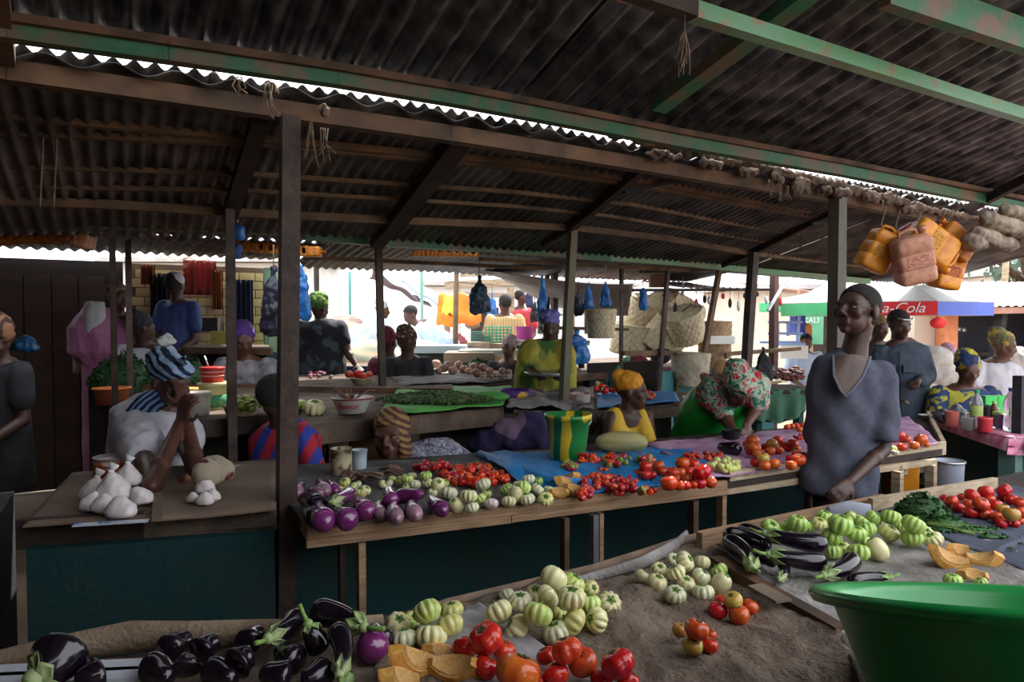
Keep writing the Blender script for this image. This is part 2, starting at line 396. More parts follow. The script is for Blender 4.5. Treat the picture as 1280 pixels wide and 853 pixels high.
post(716, 284, 3.65, 12, 'greenish brown post leaning past the woman in yellow and green', 480, 706, m=mat('post_green_brown', (.13, .08, .05), (.10, .12, .06), scale=3, rough=.6))
post(942, 316, 3.65, 12, 'dark post rising behind the woman bending in a green dress', 440, 934)
post(140, 286, 4.2, 9, 'narrow dark post in front of the woman in pink')
post(473, 308, 4.98, 10, 'grey brown post at the front of the pepper stall, behind the leaf heap', 475, 478)
post(160, 300, 5.6, 9, 'dark post left of the tiled wall')
post(684, 324, 6.0, 6, 'pale slim post just left of the yellow-green dress woman')
post(693, 322, 5.9, 9, 'dark twin post above the woman with the purple headwrap')
post(777, 330, 5.0, 5, 'thin reddish post beside the hanging pale basket')
post(835, 335, 4.9, 6, 'thin brown post at the front left corner of the basket stand', 500, 822)
post(899, 338, 5.0, 7, 'thin brown post in the middle of the basket stand', 455, 878, m=PURLIN)
post(968, 344, 5.1, 10, 'square post at the right corner of the basket stand', m=mat('post_maroon', (.14, .06, .05), (.09, .05, .045), scale=3))
post(395, 320, 6.9, 7, 'dark post above the green headwrapped woman', 375, 396)
post(527, 335, 8.0, 4, 'pale green slim post in the bright yard', m=mat('pale_green_post', (.2, .42, .32), (.3, .45, .35), scale=4))
post(571, 330, 7.4, 6, 'orange lit brown post beside the orange sheet', 440, 569, m=PURLIN)
post(437, 340, 9.5, 4, 'slim turquoise post behind the covered sacks', m=mat('turquoise_post', (.1, .4, .35), (.15, .45, .4), scale=4))
post(1274, 470, 2.05, 13, 'dark post at the right edge, beside the drinks table', zb=0, m=BLACK)
post(1122, 345, 5.2, 7, 'slim grey umbrella pole post behind the man in denim', m=METAL)

# --- third roof behind, and left back shop roof ---
far_roof = thing('roof', 'low corrugated roof with hanging canvas behind the green beam', 'roof', UV(4, 6, 2.1), kind='structure')
u = 1.3; k = 0
while u < 5.6:
    roof_sheet(far_roof, u, u + .8, (4.16, 2.17), (6.1, 1.96 + (k % 2) * .005), .075, .011, TIN2, seg=6); u += .77; k += 1
for pts, v in (([(380, 322), (560, 330), (680, 336)], 5.2), ([(600, 324), (700, 330), (860, 338)], 4.9)):
    beam_px('purlin', pts, v, .03, .03, PURLIN, far_roof)
shop_roof = thing('roof', 'sagging tin roof over the dark tiled shop at the left back', 'roof', UV(-2, 6.6, 2.3), kind='structure')
u = -6.4; k = 0
while u < .72:
    roof_sheet(shop_roof, u, u + .8, (4.9, 2.05), (7.05, 2.105), .09, .013, TIN2, seg=6); u += .77
# back wall of the shop: tiled plaster, with timber frame
def wallbox(name, u0, u1, v, z0, z1, th, m, label):
    mb = MB(); mb.obox(UV((u0 + u1) / 2, v + th / 2, (z0 + z1) / 2), (UX, VX, ZX), ((u1 - u0) / 2, th / 2, (z1 - z0) / 2))
    return struct(name, mb, m, label)

uL, uR = uv_of(at_v(158, 400, 7.2))[0], uv_of(at_v(345, 400, 7.2))[0]
def wall_of(name, u0, u1, v, z0, z1, m, label, pw, ph, pm, pn, zt0=None, gap=.008):
    mb = MB(); c = UV((u0 + u1) / 2, v + .07, (z0 + z1) / 2); mb.obox(c, (UX, VX, ZX), ((u1 - u0) / 2, .06, (z1 - z0) / 2)); o = struct(name, mb, m, label)
    mb = MB(); mb.obox(Vector((0, 0, 0)), (UX, VX, ZX), (pw / 2 - gap / 2, .008, ph / 2 - gap / 2)); me = mb.mesh(pn); me.materials.append(pm)
    z = zt0 if zt0 is not None else z0; r = 0
    while z + ph <= z1 + .01:
        u = u0 + (r % 2) * pw * .5 * (pn == 'tile')
        while u + pw <= u1 + .01:
            t = bpy.data.objects.new(pn, me); link(t); t.parent = o; t.location = UV(u + pw / 2, v + random.uniform(0, .004), z + ph / 2) - Vector(o.location); u += pw
        z += ph; r += 1
    return o
wall_of('wall_back', uL, uR, 7.2, 0, 2.02, mat('tile_mortar', (.12, .08, .04), (.08, .05, .03)), 'cream tiled shop wall at the left back with cloths hung on it', .15, .085, mat('cream_tile', (.50, .36, .17), (.40, .28, .12), scale=5, rough=.45, vary=.12), 'tile', 1.12)
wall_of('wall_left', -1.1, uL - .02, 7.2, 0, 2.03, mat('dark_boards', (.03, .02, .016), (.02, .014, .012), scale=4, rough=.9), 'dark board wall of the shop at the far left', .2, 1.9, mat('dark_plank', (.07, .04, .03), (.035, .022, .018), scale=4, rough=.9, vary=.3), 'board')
wall_of('wall_added_side', 0, .01, 60, 0, .1, BLACK, 'tmp', 5, 5, BLACK, 'board') if False else None
mb = MB(); mb.obox(UV(-1.15, 2.4, 1.6), (UX, VX, ZX), (.05, 4.72, 1.6)); struct('wall_added_side', mb, mat('dark_boards', (0, 0, 0)), 'unseen dark wall added at the left to darken the market')  # added out of view to keep light off the left side
mb = MB(); mb.obox(UV(-.2, -2.35, 1.6), (UX, VX, ZX), (1.6, .06, 1.6)); struct('wall_added_rear', mb, CEMENT, 'unseen cement wall added behind the viewer to shut out light')  # added out of view, blocks light from behind at the left
mb = MB(); a, b = at_v(338, 400, 6.9), at_v(352, 400, 6.9); mb.obox(((a + b) / 2) * 1 + ZX * (-.5), (UX, VX, ZX), (.11, .03, 1.0)); mb.obox(((a + b) / 2) - VX * .035, (UX, VX, ZX), (.08, .01, .35))
struct('door_1', mb, mat('pale_green_door', (.34, .46, .30), (.16, .30, .2), scale=2, rough=.6), 'pale green door leaf right of the tiled shop wall')
# ================= STALLS =================
TZ = .80
def hull(px_pts, z, th=.03):
    """board polygon from picture points on a level plane"""
    P = [at_z(x, y, z) for x, y in px_pts]; n = len(P); mb = MB()
    a = sum(((P[i].x * P[(i + 1) % n].y - P[(i + 1) % n].x * P[i].y) for i in range(n)))
    if a < 0: P.reverse()
    mb.add(P + [p - ZX * th for p in P], [tuple(range(n)), tuple(range(2 * n - 1, n - 1, -1))] + [(i, i + n, (i + 1) % n + n, (i + 1) % n) for i in range(n)]); return mb
def zbeam(mb, a, b, z, wd, ht, zb=None):
    return mb.beam(at_z(*a, z) , at_z(*b, z if zb is None else zb), wd, ht)
def leg(parent, px, py, z0, wd, m, ztop, lean=0, z_floor=0.0):
    p = at_z(px, py, z0); mb = MB(); mb.beam(Vector((p.x + lean, p.y, z_floor)), Vector((p.x, p.y, ztop)), wd, wd * .7, UX); put('leg', mb, m, parent)

# -- middle stall: teal cement wall carrying the wooden tray
mid = thing('market_stall', 'long middle vegetable stall with plank tray on a teal cement wall', 'stall', UV(2.2, 2.7, 0), 'vegetable stalls')
mb = MB(); mb.obox(UV(2.55, 2.72, .36), (UX, VX, ZX), (2.25, .05, .36)); put('cement_front', mb, TEAL, mid)
fr = [(385, 664), (640, 633), (905, 602)]; bk = [(905, 540), (640, 561), (330, 576)]
put('tray_floor', hull([(390, 664), (640, 634), (908, 603), (1178, 562), (1160, 522), (905, 541), (640, 564), (300, 586)], TZ, .03), DARKWOOD, mid)
mb = MB(); zbeam(mb, (384, 666), (640, 637), TZ - .004, .022, .036); zbeam(mb, (638, 637), (907, 606), TZ - .004, .022, .036); put('plank', mb, PLANK, mid)
mb = MB(); zbeam(mb, (383, 679), (640, 648), TZ - .036, .03, .028); zbeam(mb, (638, 648), (908, 614), TZ - .034, .03, .026); put('plank', mb, PLANK, mid)
mb = MB(); mb.beam(at_z(389, 668, TZ - .01), at_z(362, 628, TZ - .01) + VX * .1, .02, .05); put('side_plank', mb, PLANK, mid)
mb = MB(); zbeam(mb, (910, 600), (1180, 560), TZ + .005, .024, .07, TZ + .0); put('plank', mb, PALEWOOD, mid)
mb = MB(); zbeam(mb, (905, 614), (1168, 577), TZ - .045, .03, .028); put('plank', mb, PALEWOOD, mid)
mb = MB(); mb.beam(at_z(1179, 559, TZ), at_z(1160, 520, TZ), .022, .07); put('side_plank', mb, PALEWOOD, mid)
for px, py, m, wd in ((451, 676, PLANK, .034), (427, 674, DARKWOOD, .028), (706, 646, RUSTWOOD, .032), (742, 642, METAL, .036), (750, 640, PLANK, .026), (866, 624, RUSTWOOD, .04), (902, 618, PLANK, .035), (1122, 588, PALEWOOD, .045), (1164, 580, PALEWOOD, .045)):
    leg(mid, px, py, TZ - .05, wd, m, TZ - .055)
mb = MB(); mb.beam(at_z(1124, 588, TZ - .06), at_z(1160, 586, .35), .03, .045); put('brace', mb, PALEWOOD, mid)
mb = MB(); mb.beam(at_z(425, 676, TZ - .06), at_z(452, 676, TZ - .13), .02, .05); put('brace', mb, DARKWOOD, mid)
put('back_slab', hull([(1160, 522), (905, 541), (640, 564), (300, 586), (300, 592), (640, 570), (905, 547), (1160, 527)], TZ - .03, .12), CEMENT, mid)

# cloths on the middle stall
def cloth(name, pts, z, nx, ny, m, label, cat='cloth', amp=.008, fr=5, seed=0, fn=None, group=None, th=.004):
    P = [at_z(x, y, z) for x, y in pts]
    return one(name, grid(*P, nx, ny, fn or crumple(amp, fr, seed), th), m, label, cat, group, loc=(P[0] + P[2]) / 2)
cloth('sacking_cloth', [(388, 663), (700, 627), (700, 563), (318, 585)], TZ + .008, 60, 36, GREYBURLAP, 'rumpled grey sacking spread under the violet aubergines in the plank tray', amp=.010, seed=3)
def tarpfn(s, t, p): return crumple(.014, 6, 5)(s, t, p) + .015 * (1 - abs(2 * t - 1))
cloth('blue_tarp', [(672, 625), (906, 596), (850, 561), (598, 571)], TZ + .020, 50, 30, BLUETARP, 'bright blue woven tarp folded under the chillies and tomatoes', amp=.012, seed=5, fn=tarpfn)
cloth('mauve_sacking', [(884, 600), (1176, 556), (1135, 522), (806, 556)], TZ + .028, 60, 30, PURPLECLOTH, 'mauve sacking spread under the tomatoes in front of the green dress woman', amp=.012, seed=8)
# blue tarp front fold
mb = MB(); mb.tube([at_z(x, y, TZ + .03) for x, y in ((600, 568), (640, 585), (690, 603), (740, 606))], [.02, .03, .03, .02], 10); one('tarp_fold', mb, BLUETARP, 'thick rolled front fold of the blue woven tarp, left of the bucket', 'tarp')
# -- left stall with cardboard
ls = thing('market_stall', 'left cement stall slab with dark edge board and teal front wall', 'stall', at_z(190, 655, 0), 'vegetable stalls')
put('slab', hull([(24, 661), (345, 641), (345, 576), (92, 592)], TZ, .05), CEMENT, ls)
mb = MB(); mb.beam(at_z(22, 668, TZ - .02), at_z(181, 657, TZ - .02), .03, .10); put('edge_board', mb, DARKWOOD, ls)
mb = MB(); mb.beam(at_z(180, 657, TZ - .02), at_z(346, 645, TZ - .02), .03, .095); put('edge_board', mb, CEMENT, ls)
a, b = at_z(34, 668, TZ), at_z(346, 648, TZ); a.z = b.z = .37; mb = MB(); mb.beam(a + VX * .05, b + VX * .05, .05, .74); put('cement_front', mb, TEAL, ls)
a, b = at_z(92, 597, TZ), at_z(345, 580, TZ); a.z = b.z = .37; mb = MB(); mb.beam(a, b, .05, .7); put('cement_back', mb, CEMENT, ls)
c1 = one('cardboard', grid(*[at_z(x, y, TZ + .02) for x, y in ((28, 660), (200, 651), (205, 585), (90, 592))], 20, 12, crumple(.006, 2, 2), .006), CARD, 'brown cardboard sheet under the sugar bags', 'cardboard', 'cardboard sheets')
c2 = one('cardboard', grid(*[at_z(x, y, TZ + .026) for x, y in ((188, 652), (345, 637), (345, 575), (200, 586))], 20, 12, crumple(.006, 2, 6), .006), CARD, 'brown cardboard sheet under the three small white bags', 'cardboard', 'cardboard sheets')
mb = MB(); mb.beam(at_z(196, 650, TZ + .035), at_z(197, 607, TZ + .035), .03, .01); one('cardboard_flap', mb, CARD, 'torn upright cardboard flap between the two cardboard sheets', 'cardboard')
mb = MB(); mb.beam(at_z(92, 657, TZ + .03), at_z(186, 651, TZ + .03), .03, .004); strip = one('printed_strip', mb, WHITEPL, 'white printed edge strip with blue lettering on the cardboard', 'strip')
# blue lettering on the strip
def text3d(s, size, m, name='lettering', ex=.0008):
    cu = bpy.data.curves.new('t', 'FONT'); cu.shear = .35 if s[0] == 'C' else 0; cu.body = s; cu.size = size; cu.extrude = ex; cu.align_x = 'CENTER'; cu.align_y = 'CENTER'
    o = bpy.data.objects.new('t', cu); link(o); dg = bpy.context.evaluated_depsgraph_get(); me = bpy.data.meshes.new_from_object(o.evaluated_get(dg)); bpy.data.objects.remove(o); me.name = name
    me.materials.clear(); me.materials.append(m); return me
def place_text(s, size, m, center, xdir, up, parent, name='lettering', bendr=None):
    me = text3d(s, size, m, name); x = Vector(xdir).normalized(); z = x.cross(Vector(up)).normalized(); y = z.cross(x)
    for v in me.vertices:
        q = v.co.copy()
        if bendr:
            a = q.x / bendr; p = Vector(center) + x * (math.sin(a) * bendr) + z * ((math.cos(a) - 1) * bendr + q.z) + y * q.y
        else: p = Vector(center) + x * q.x + y * q.y + z * q.z
        v.co = p - wloc(parent)
    o = bpy.data.objects.new(name, me); link(o); o.parent = parent; return o
BLUEINK = mat('blue_ink', (.03, .12, .45), (.03, .1, .4))
place_text('SI', .035, BLUEINK, at_z(97, 654, TZ + .036), UX, VX, strip); place_text('SUV', .035, BLUEINK, at_z(136, 652, TZ + .036), UX, VX, strip)

db = thing('market_stall', 'added black box for the darkness left of the cardboard stall', 'stall', UV(-.75, 3.1, 0), 'vegetable stalls'); mb = MB(); mb.obox(UV(-.75, 3.05, .36), (UX, VX, ZX), (.33, .75, .36)); put('body', mb, BLACK, db)  # black box added where only darkness shows beside the left stall
# -- near stall (foreground)
near = thing('market_stall', 'nearest stall in the foreground, boards under brown and grey sacking', 'stall', UV(1.5, .9, 0), 'vegetable stalls')
mb = MB(); mb.obox(UV(1.75, .68, TZ - .05), (UX, VX, ZX), (2.75, .92, .02)); put('table_top', mb, DARKWOOD, near)
mb = MB(); mb.obox(UV(1.75, 1.50, .38), (UX, VX, ZX), (2.7, .05, .37)); put('cement_front', mb, TEAL, near)
for u_ in (-.9, .4, 2.0, 3.8):
    mb = MB(); mb.beam(UV(u_, .1, 0), UV(u_, .1, TZ - .06), .07, .07, UX); put('leg', mb, RUSTWOOD, near)
cloth('sacking_cloth', [(-60, 850), (474, 778), (520, 1150), (-700, 1150)], TZ + .0, 50, 24, GREYSACK, 'dusty brown sacking under the heap of black aubergines', amp=.010, seed=11).data.materials[0] = BURLAP
mb = MB()
P = [at_z(x, y, TZ + zz) for x, y, zz in ((-60, 842, .02), (0, 826, .02), (60, 815, .03), (110, 805, .03), (165, 796, .04), (240, 794, .04), (330, 790, .03), (400, 786, .03), (478, 778, .02))]
mb.tube(P, [.02, .022, .028, .03, .034, .03, .028, .022, .018], 10, flat=.7); rl = one('rolled_edge', mb, mat('tan_burlap', (.30, .22, .15), (.19, .135, .09), scale=9, rough=.95, bump=.6, bs=90), 'rolled tan burlap edge along the back of the aubergine heap', 'sacking')
for k_, (a, b) in enumerate((((-30, 842), (182, 832)), ((-30, 852), (185, 842)))):
    mb = MB(); mb.beam(at_z(*a, TZ + .02), at_z(*b, TZ + .02), .045, .008); one('pale_slat', mb, WHITEPL, ('upper', 'lower')[k_] + ' pale blue-white slat lying under the leftmost aubergines', 'slat')
brown = cloth('sacking_cloth', [(478, 790), (905, 672), (1420, 1150), (380, 1250)], TZ + .0, 150, 120, BURLAP, 'large crumpled brown sacking under the tomatoes and cream garden eggs', amp=.019, fr=5, seed=21)
cloth('plastic_sheet', [(520, 790), (600, 755), (760, 870), (640, 930)], TZ + .018, 40, 24, mat('grey_polythene', (.36, .34, .36), (.22, .2, .21), scale=7, rough=.35, bump=.3), 'greyish polythene sheet under the big red tomatoes', cat='sheet', amp=.01, fr=9, seed=4)
grey = cloth('sacking_cloth', [(895, 684), (1120, 630), (1330, 720), (1050, 800)], TZ + .022, 80, 50, GREYSACK, 'grey sacking under the green garden eggs and black aubergines', amp=.008, fr=5, seed=31)
cloth('grey_sacking_flap', [(1050, 800), (1330, 718), (1500, 1000), (1180, 1100)], TZ + .020, 40, 24, GREYSACK, 'lower flap of grey sacking running under the green tub', cat='sacking', amp=.010, fr=5, seed=33)
dk = cloth('dark_cloth', [(1098, 640), (1230, 604), (1480, 640), (1330, 735)], TZ + .028, 50, 30, DARKCLOTH, 'blue-black cloth under the tomatoes at the right edge', amp=.006, fr=6, seed=41)
mb = MB(); P = [at_z(x, y, TZ + .035) for x, y in ((1222, 704), (1250, 689), (1290, 672), (1330, 660))]; mb.tube(P, [.012, .016, .016, .012], 8, flat=.6); one('cloth_crease', mb, DARKCLOTH, 'raised crease across the blue-black cloth at the right edge', 'fold')
# rolled back edges and planks
mb = MB(); P = [at_z(x, y, TZ + .01) for x, y in ((470, 784), (560, 755), (650, 733), (740, 712), (800, 694), (850, 678), (905, 664))]
mb.tube(P, [.010, .014, .013, .014, .016, .018, .012], 8, flat=.7); one('rolled_edge', mb, mat('brown_roll', (.24, .16, .11), (.12, .08, .06), scale=9, rough=.9, bump=.5), 'rolled brown sack edge along the back of the cream garden eggs', 'sacking')
mb = MB(); P = [at_z(x, y, TZ + .02) for x, y in ((640, 748), (740, 722), (800, 705), (845, 682), (858, 668))]
mb.tube(P, [.006, .014, .018, .02, .014], 8, flat=.5); one('rolled_edge', mb, GREYSACK, 'pale twisted sack hem lying beside the brown roll', 'sacking')
mb = MB(); mb.beam(at_z(874, 676, TZ + .03), at_z(1106, 627, TZ + .03), .025, .05); one('back_plank', mb, PLANK, 'worn plank edging the stall behind the black aubergines', 'plank', 'edging planks')
mb = MB(); mb.beam(at_z(1088, 632, TZ + .045), at_z(1244, 605, TZ + .045), .02, .05); one('back_plank', mb, PALEWOOD, 'pale plank behind the herb bunch and the right edge tomatoes', 'plank', 'edging planks')
mb = MB(); mb.beam(at_z(893, 702, TZ + .02), at_z(1052, 792, TZ + .02), .035, .03); one('divider_plank', mb, RUSTWOOD, 'dark reddish plank dividing brown from grey sacking', 'plank')
mb = MB(); mb.beam(at_z(944, 732, TZ + .045), at_z(980, 752, TZ + .045), .045, .006); one('offcut', mb, CARD, 'pale board offcut on the dividing plank', 'board')
mb = MB(); P = [at_z(x, y, TZ + .06) for x, y in ((1035, 641), (1060, 637), (1088, 638))]; mb.tube(P, [.02, .03, .02], 12, flat=.5); one('grey_bundle', mb, mat('grey_blue_cloth', (.30, .31, .38), (.2, .2, .26), scale=7, rough=.9), 'folded grey cloth behind the green garden eggs', 'cloth')

# -- second row of stalls behind the vendors
def stall2(label, pts, z, th, m_edge, legs=(), wall=None, top=CEMENT):
    P = [at_z(x, y, z) for x, y in pts]; t = thing('market_stall', label, 'stall', Vector((P[0].x, P[0].y, 0)), 'vegetable stalls')
    put('table_top', hull(pts, z, .03), top, t)
    mb = MB(); mb.beam(P[0] - ZX * (th / 2), P[1] - ZX * (th / 2), .03, th); put('edge_board', mb, m_edge, t)
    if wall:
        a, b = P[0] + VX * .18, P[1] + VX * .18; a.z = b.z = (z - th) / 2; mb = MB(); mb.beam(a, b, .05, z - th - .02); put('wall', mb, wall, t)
    for f in legs:
        p = P[0].lerp(P[1], f); mb = MB(); mb.beam(Vector((p.x, p.y + .06, 0)), Vector((p.x, p.y + .06, z - .03)), .08, .08, UX); put('leg', mb, TEAL if f > .8 else DARKWOOD, t)
    return t
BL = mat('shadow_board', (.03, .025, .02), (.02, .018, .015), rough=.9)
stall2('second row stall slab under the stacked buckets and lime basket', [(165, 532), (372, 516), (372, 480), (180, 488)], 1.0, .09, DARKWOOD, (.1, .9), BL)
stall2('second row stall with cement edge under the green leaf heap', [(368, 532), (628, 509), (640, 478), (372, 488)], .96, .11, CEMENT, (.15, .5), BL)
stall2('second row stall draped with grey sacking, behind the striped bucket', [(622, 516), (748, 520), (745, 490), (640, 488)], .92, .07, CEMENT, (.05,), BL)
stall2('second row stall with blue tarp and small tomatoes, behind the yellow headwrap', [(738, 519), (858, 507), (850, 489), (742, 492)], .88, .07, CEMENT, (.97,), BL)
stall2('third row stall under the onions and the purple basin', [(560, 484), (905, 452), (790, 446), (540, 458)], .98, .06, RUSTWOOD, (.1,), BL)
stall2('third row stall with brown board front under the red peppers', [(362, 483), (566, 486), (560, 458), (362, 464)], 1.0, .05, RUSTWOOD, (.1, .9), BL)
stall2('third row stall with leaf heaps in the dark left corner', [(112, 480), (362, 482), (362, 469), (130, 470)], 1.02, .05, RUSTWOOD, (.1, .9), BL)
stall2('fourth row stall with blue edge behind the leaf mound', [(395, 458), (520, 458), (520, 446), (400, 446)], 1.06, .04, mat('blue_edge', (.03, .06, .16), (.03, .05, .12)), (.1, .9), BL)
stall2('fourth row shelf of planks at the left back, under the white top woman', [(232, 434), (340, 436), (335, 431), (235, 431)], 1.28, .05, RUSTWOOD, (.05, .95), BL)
# drapes on the second row
cloth('grey_sacking', [(632, 512), (742, 514), (742, 488), (650, 486)], .955, 26, 12, GREYSACK, 'grey sacking draped over the stall behind the striped bucket', amp=.03, fr=7, seed=51)
def drape_fn(s, t, p): return Vector((0, 0, -.0)) + VX * (.02 * math.sin(s * 22)) - VX * .02 * t
a, b = at_z(640, 512, .94), at_z(744, 516, .94)
one('sacking_drape', grid(a - ZX * .17, b - ZX * .12, b, a, 26, 8, drape_fn, .004), GREYSACK, 'hanging front fold of grey sacking behind the striped bucket', 'cloth')
cloth('green_cloth', [(472, 520), (628, 507), (640, 484), (500, 484)], .985, 26, 12, mat('green_sheet', (.10, .38, .07), (.06, .26, .05), scale=5, rough=.7, bump=.3), 'bright green cloth spread under the heap of small leaves', amp=.01, seed=61)
cloth('blue_tarp', [(738, 512), (850, 502), (842, 489), (742, 492)], .90, 20, 8, BLUETARP, 'blue tarp on the far stall under the small red tomatoes', amp=.01, seed=62)
cloth('sacking_cloth', [(500, 482), (640, 476), (640, 460), (480, 462)], 1.005, 20, 8, GREYSACK, 'pale dusty sacking under the onions of the third row stall', amp=.01, seed=63)
# dark bundled clothes in front of second row
mb = MB(); 
for x, y, r in ((640, 546, .12), (670, 540, .13), (612, 556, .10), (690, 552, .10)): p = at_d(x, y, 3.95); mb.ell(p, (r * 1.3, r, r * .9))
DARKPRINT = mat('dark_purple_print', (.03, .02, .07), (.16, .10, .16), scale=6, rough=.9, kind='cells', c3=(.03, .05, .10))
DK = mb
# ================= SOLID BODIES (merged into one surface) =================
def solid(mb, vox=.008, smooth=4, disp=None):
    me = mb.mesh('tmp'); o = bpy.data.objects.new('tmp', me); link(o)
    r = o.modifiers.new('r', 'REMESH'); r.mode = 'VOXEL'; r.voxel_size = vox; r.use_smooth_shade = True
    s = o.modifiers.new('s', 'SMOOTH'); s.factor = .5; s.iterations = smooth
    dg = bpy.context.evaluated_depsgraph_get(); out = bpy.data.meshes.new_from_object(o.evaluated_get(dg))
    bpy.data.objects.remove(o); bpy.data.meshes.remove(me)
    if disp:
        for v, n in zip(out.vertices, [x.normal.copy() for x in out.vertices]): v.co = v.co + n * disp(v.co)
    out.polygons.foreach_set('use_smooth', [True] * len(out.polygons)); return out
def put_solid(name, mb, m, parent=None, loc=None, vox=.008, smooth=4, disp=None):
    me = solid(mb, vox, smooth, disp); base = wloc(parent) if parent is not None else Vector(loc)
    me.transform(Matrix.Translation(-base)); me.name = name; me.materials.clear(); me.materials.append(m)
    o = bpy.data.objects.new(name, me); link(o)
    if parent is not None: o.parent = parent
    else: o.location = base
    return o
def folds(amp, fx=14, fz=4, seed=0):
    def f(p): return amp * noise.noise(Vector((p.x * fx + seed, p.y * fx, p.z * fz))) + amp * .5 * noise.noise(Vector((p.x * fx * 2.2, p.y * fx * 2.2 + seed, p.z * fz * 2.6)))
    return f
bm_dark = DK
def bundle(name, mb, m, label, cat, vox=.015, amp=.02, fx=14, loc=None):
    if loc is None:
        a = np.array(mb.v); loc = Vector((a[:, 0].mean(), a[:, 1].mean(), a[:, 2].min()))
    return tag(put_solid(name, mb, m, None, loc, vox, 3, folds(amp, fx, fx * .7)), label, cat)
bundle('clothes_heap', DK, DARKPRINT, 'dark purple patterned clothes bundled behind the striped bucket', 'clothes')

# ================= PRODUCE =================
def ribbed(n, depth, sq, dim=.25, seed=0, lump=.05, nn=26, rows=13):
    """unit body of revolution (radius 1) with n ribs, squashed by sq, dimpled on top"""
    mb = MB(); prof = []
    for i in range(rows):
        t = math.pi * i / (rows - 1); r = math.sin(t) ** .85; h = -math.cos(t) * sq
        if t > math.pi * .7: h -= dim * ((t - math.pi * .7) / (.3 * math.pi)) ** 2 * sq
        prof.append((max(r, .004), h))
    def mod(a, i):
        t = i / (rows - 1); w_ = math.sin(math.pi * t)
        q = 1 - depth * w_ ** .5 * (1 - abs(math.cos(a * n / 2 + seed))) ** 1.6
        return q * (1 + lump * noise.noise(Vector((math.cos(a) * 1.2 + seed * 3, math.sin(a) * 1.2, t * 2))))
    mb.lathe(prof, (0, 0, 0), max(nn, n * 5), ZX, mod); return mb
def proto(name, mb, m, parts=()):
    o = put(name, mb, m)
    for pn, pm, pmat in parts: put(pn, pm, pmat, o)
    o['proto'] = 1; return o
def star(r=.42, n=5, z=.55, stemh=.25, curl=.1):
    mb = MB(); vs = []; c = Vector((0, 0, z))
    for i in range(n):
        a = 2 * math.pi * i / n; d = Vector((math.cos(a), math.sin(a), 0)); s_ = Vector((-math.sin(a), math.cos(a), 0))
        b = [c - s_ * .13 * r / .42 + ZX * .05, c + s_ * .13 * r / .42 + ZX * .05, c + d * r * .6 + s_ * .11 + ZX * (.07), c + d * r + ZX * (curl * .3), c + d * r * .6 - s_ * .11 + ZX * (.07)]
        mb.add(b + [q - ZX * .05 for q in b], [(0, 1, 2, 3, 4), (9, 8, 7, 6, 5), (0, 5, 6, 1), (1, 6, 7, 2), (2, 7, 8, 3), (3, 8, 9, 4), (4, 9, 5, 0)])
    return mb
def stem(z=.55, h=.3, r=.09, lean=.1):
    mb = MB(); mb.tube([(0, 0, z - .05), (lean * .4, 0, z + h * .5), (lean, 0, z + h)], [r * 1.2, r * .8, r], 7); return mb
CALYX = mat('calyx_green', (.10, .22, .03), (.05, .13, .02), scale=12, rough=.7, vary=.2)
STEMG = mat('stem_green', (.22, .34, .07), (.12, .2, .04), scale=10, rough=.6, vary=.15)
def skinmat(n, a, b, **k): return mat(n, a, b, scale=k.pop('scale', 2.2), rough=k.pop('rough', .28), spec=.5, vary=k.pop('vary', .14), **k)
CREAM = skinmat('cream_garden_egg_skin', (.68, .62, .28), (.74, .70, .44))
LIME = skinmat('lime_garden_egg_skin', (.42, .60, .10), (.66, .70, .30))
PALEG = skinmat('pale_green_garden_egg_skin', (.46, .60, .16), (.30, .48, .09))
WHITEG = skinmat('white_garden_egg_skin', (.70, .68, .50), (.62, .62, .36))
YEL = skinmat('yellowish_garden_egg_skin', (.66, .58, .20), (.60, .62, .24))
BLUSH = skinmat('blushed_garden_egg_skin', (.74, .66, .56), (.66, .42, .52))
TOM = skinmat('ripe_tomato_skin', (.52, .018, .012), (.62, .05, .015), rough=.16, scale=1.4)
TOMO = skinmat('orange_tomato_skin', (.56, .06, .014), (.60, .13, .02), rough=.18, scale=1.2)
TOMY = skinmat('turning_tomato_skin', (.55, .22, .05), (.40, .32, .06), rough=.2, scale=1.2)
PEP = skinmat('scarlet_pepper_skin', (.62, .015, .01), (.66, .07, .012), rough=.2)
PEPD = skinmat('dark_red_pepper_skin', (.36, .012, .02), (.50, .02, .02), rough=.2)
PEPG = skinmat('green_pepper_skin', (.16, .24, .04), (.30, .26, .05), rough=.25)
AUBB = mat('black_aubergine_skin', (.006, .004, .007), (.012, .005, .015), scale=1.5, rough=.16, spec=.5, coat=.2)
AUBV = mat('violet_aubergine_skin', (.10, .009, .09), (.19, .03, .15), scale=2.0, rough=.16, spec=.6, coat=.3, vary=.25)
AUBP = mat('striped_violet_aubergine_skin', (.10, .012, .08), (.42, .26, .30), scale=3.0, rough=.2, spec=.6, vary=.2, sharp=(.5, .75), stretch=(1, 1, .3))
PR = {}
def egg(key, m, n, d, sq, seed):
    PR[key] = proto('garden_egg', ribbed(n, d, sq, .28, seed), m, (('calyx', star(.46, 5, sq * .78), CALYX), ('stem', stem(sq * .78, .2, .10, .05), STEMG)))
egg('cream', CREAM, 10, .22, .74, 1); egg('cream2', CREAM, 8, .18, .84, 2); egg('white', WHITEG, 10, .2, .72, 3); egg('lime', LIME, 10, .22, .76, 4)
egg('green', PALEG, 11, .24, .76, 5); egg('green2', PALEG, 9, .2, .84, 6); egg('yellow', YEL, 10, .22, .70, 7); egg('blush', BLUSH, 9, .18, .62, 8)
PR['oval'] = proto('garden_egg', ribbed(5, .03, 1.25, .08, 9), CREAM, (('calyx', star(.4, 5, 1.15), CALYX),))
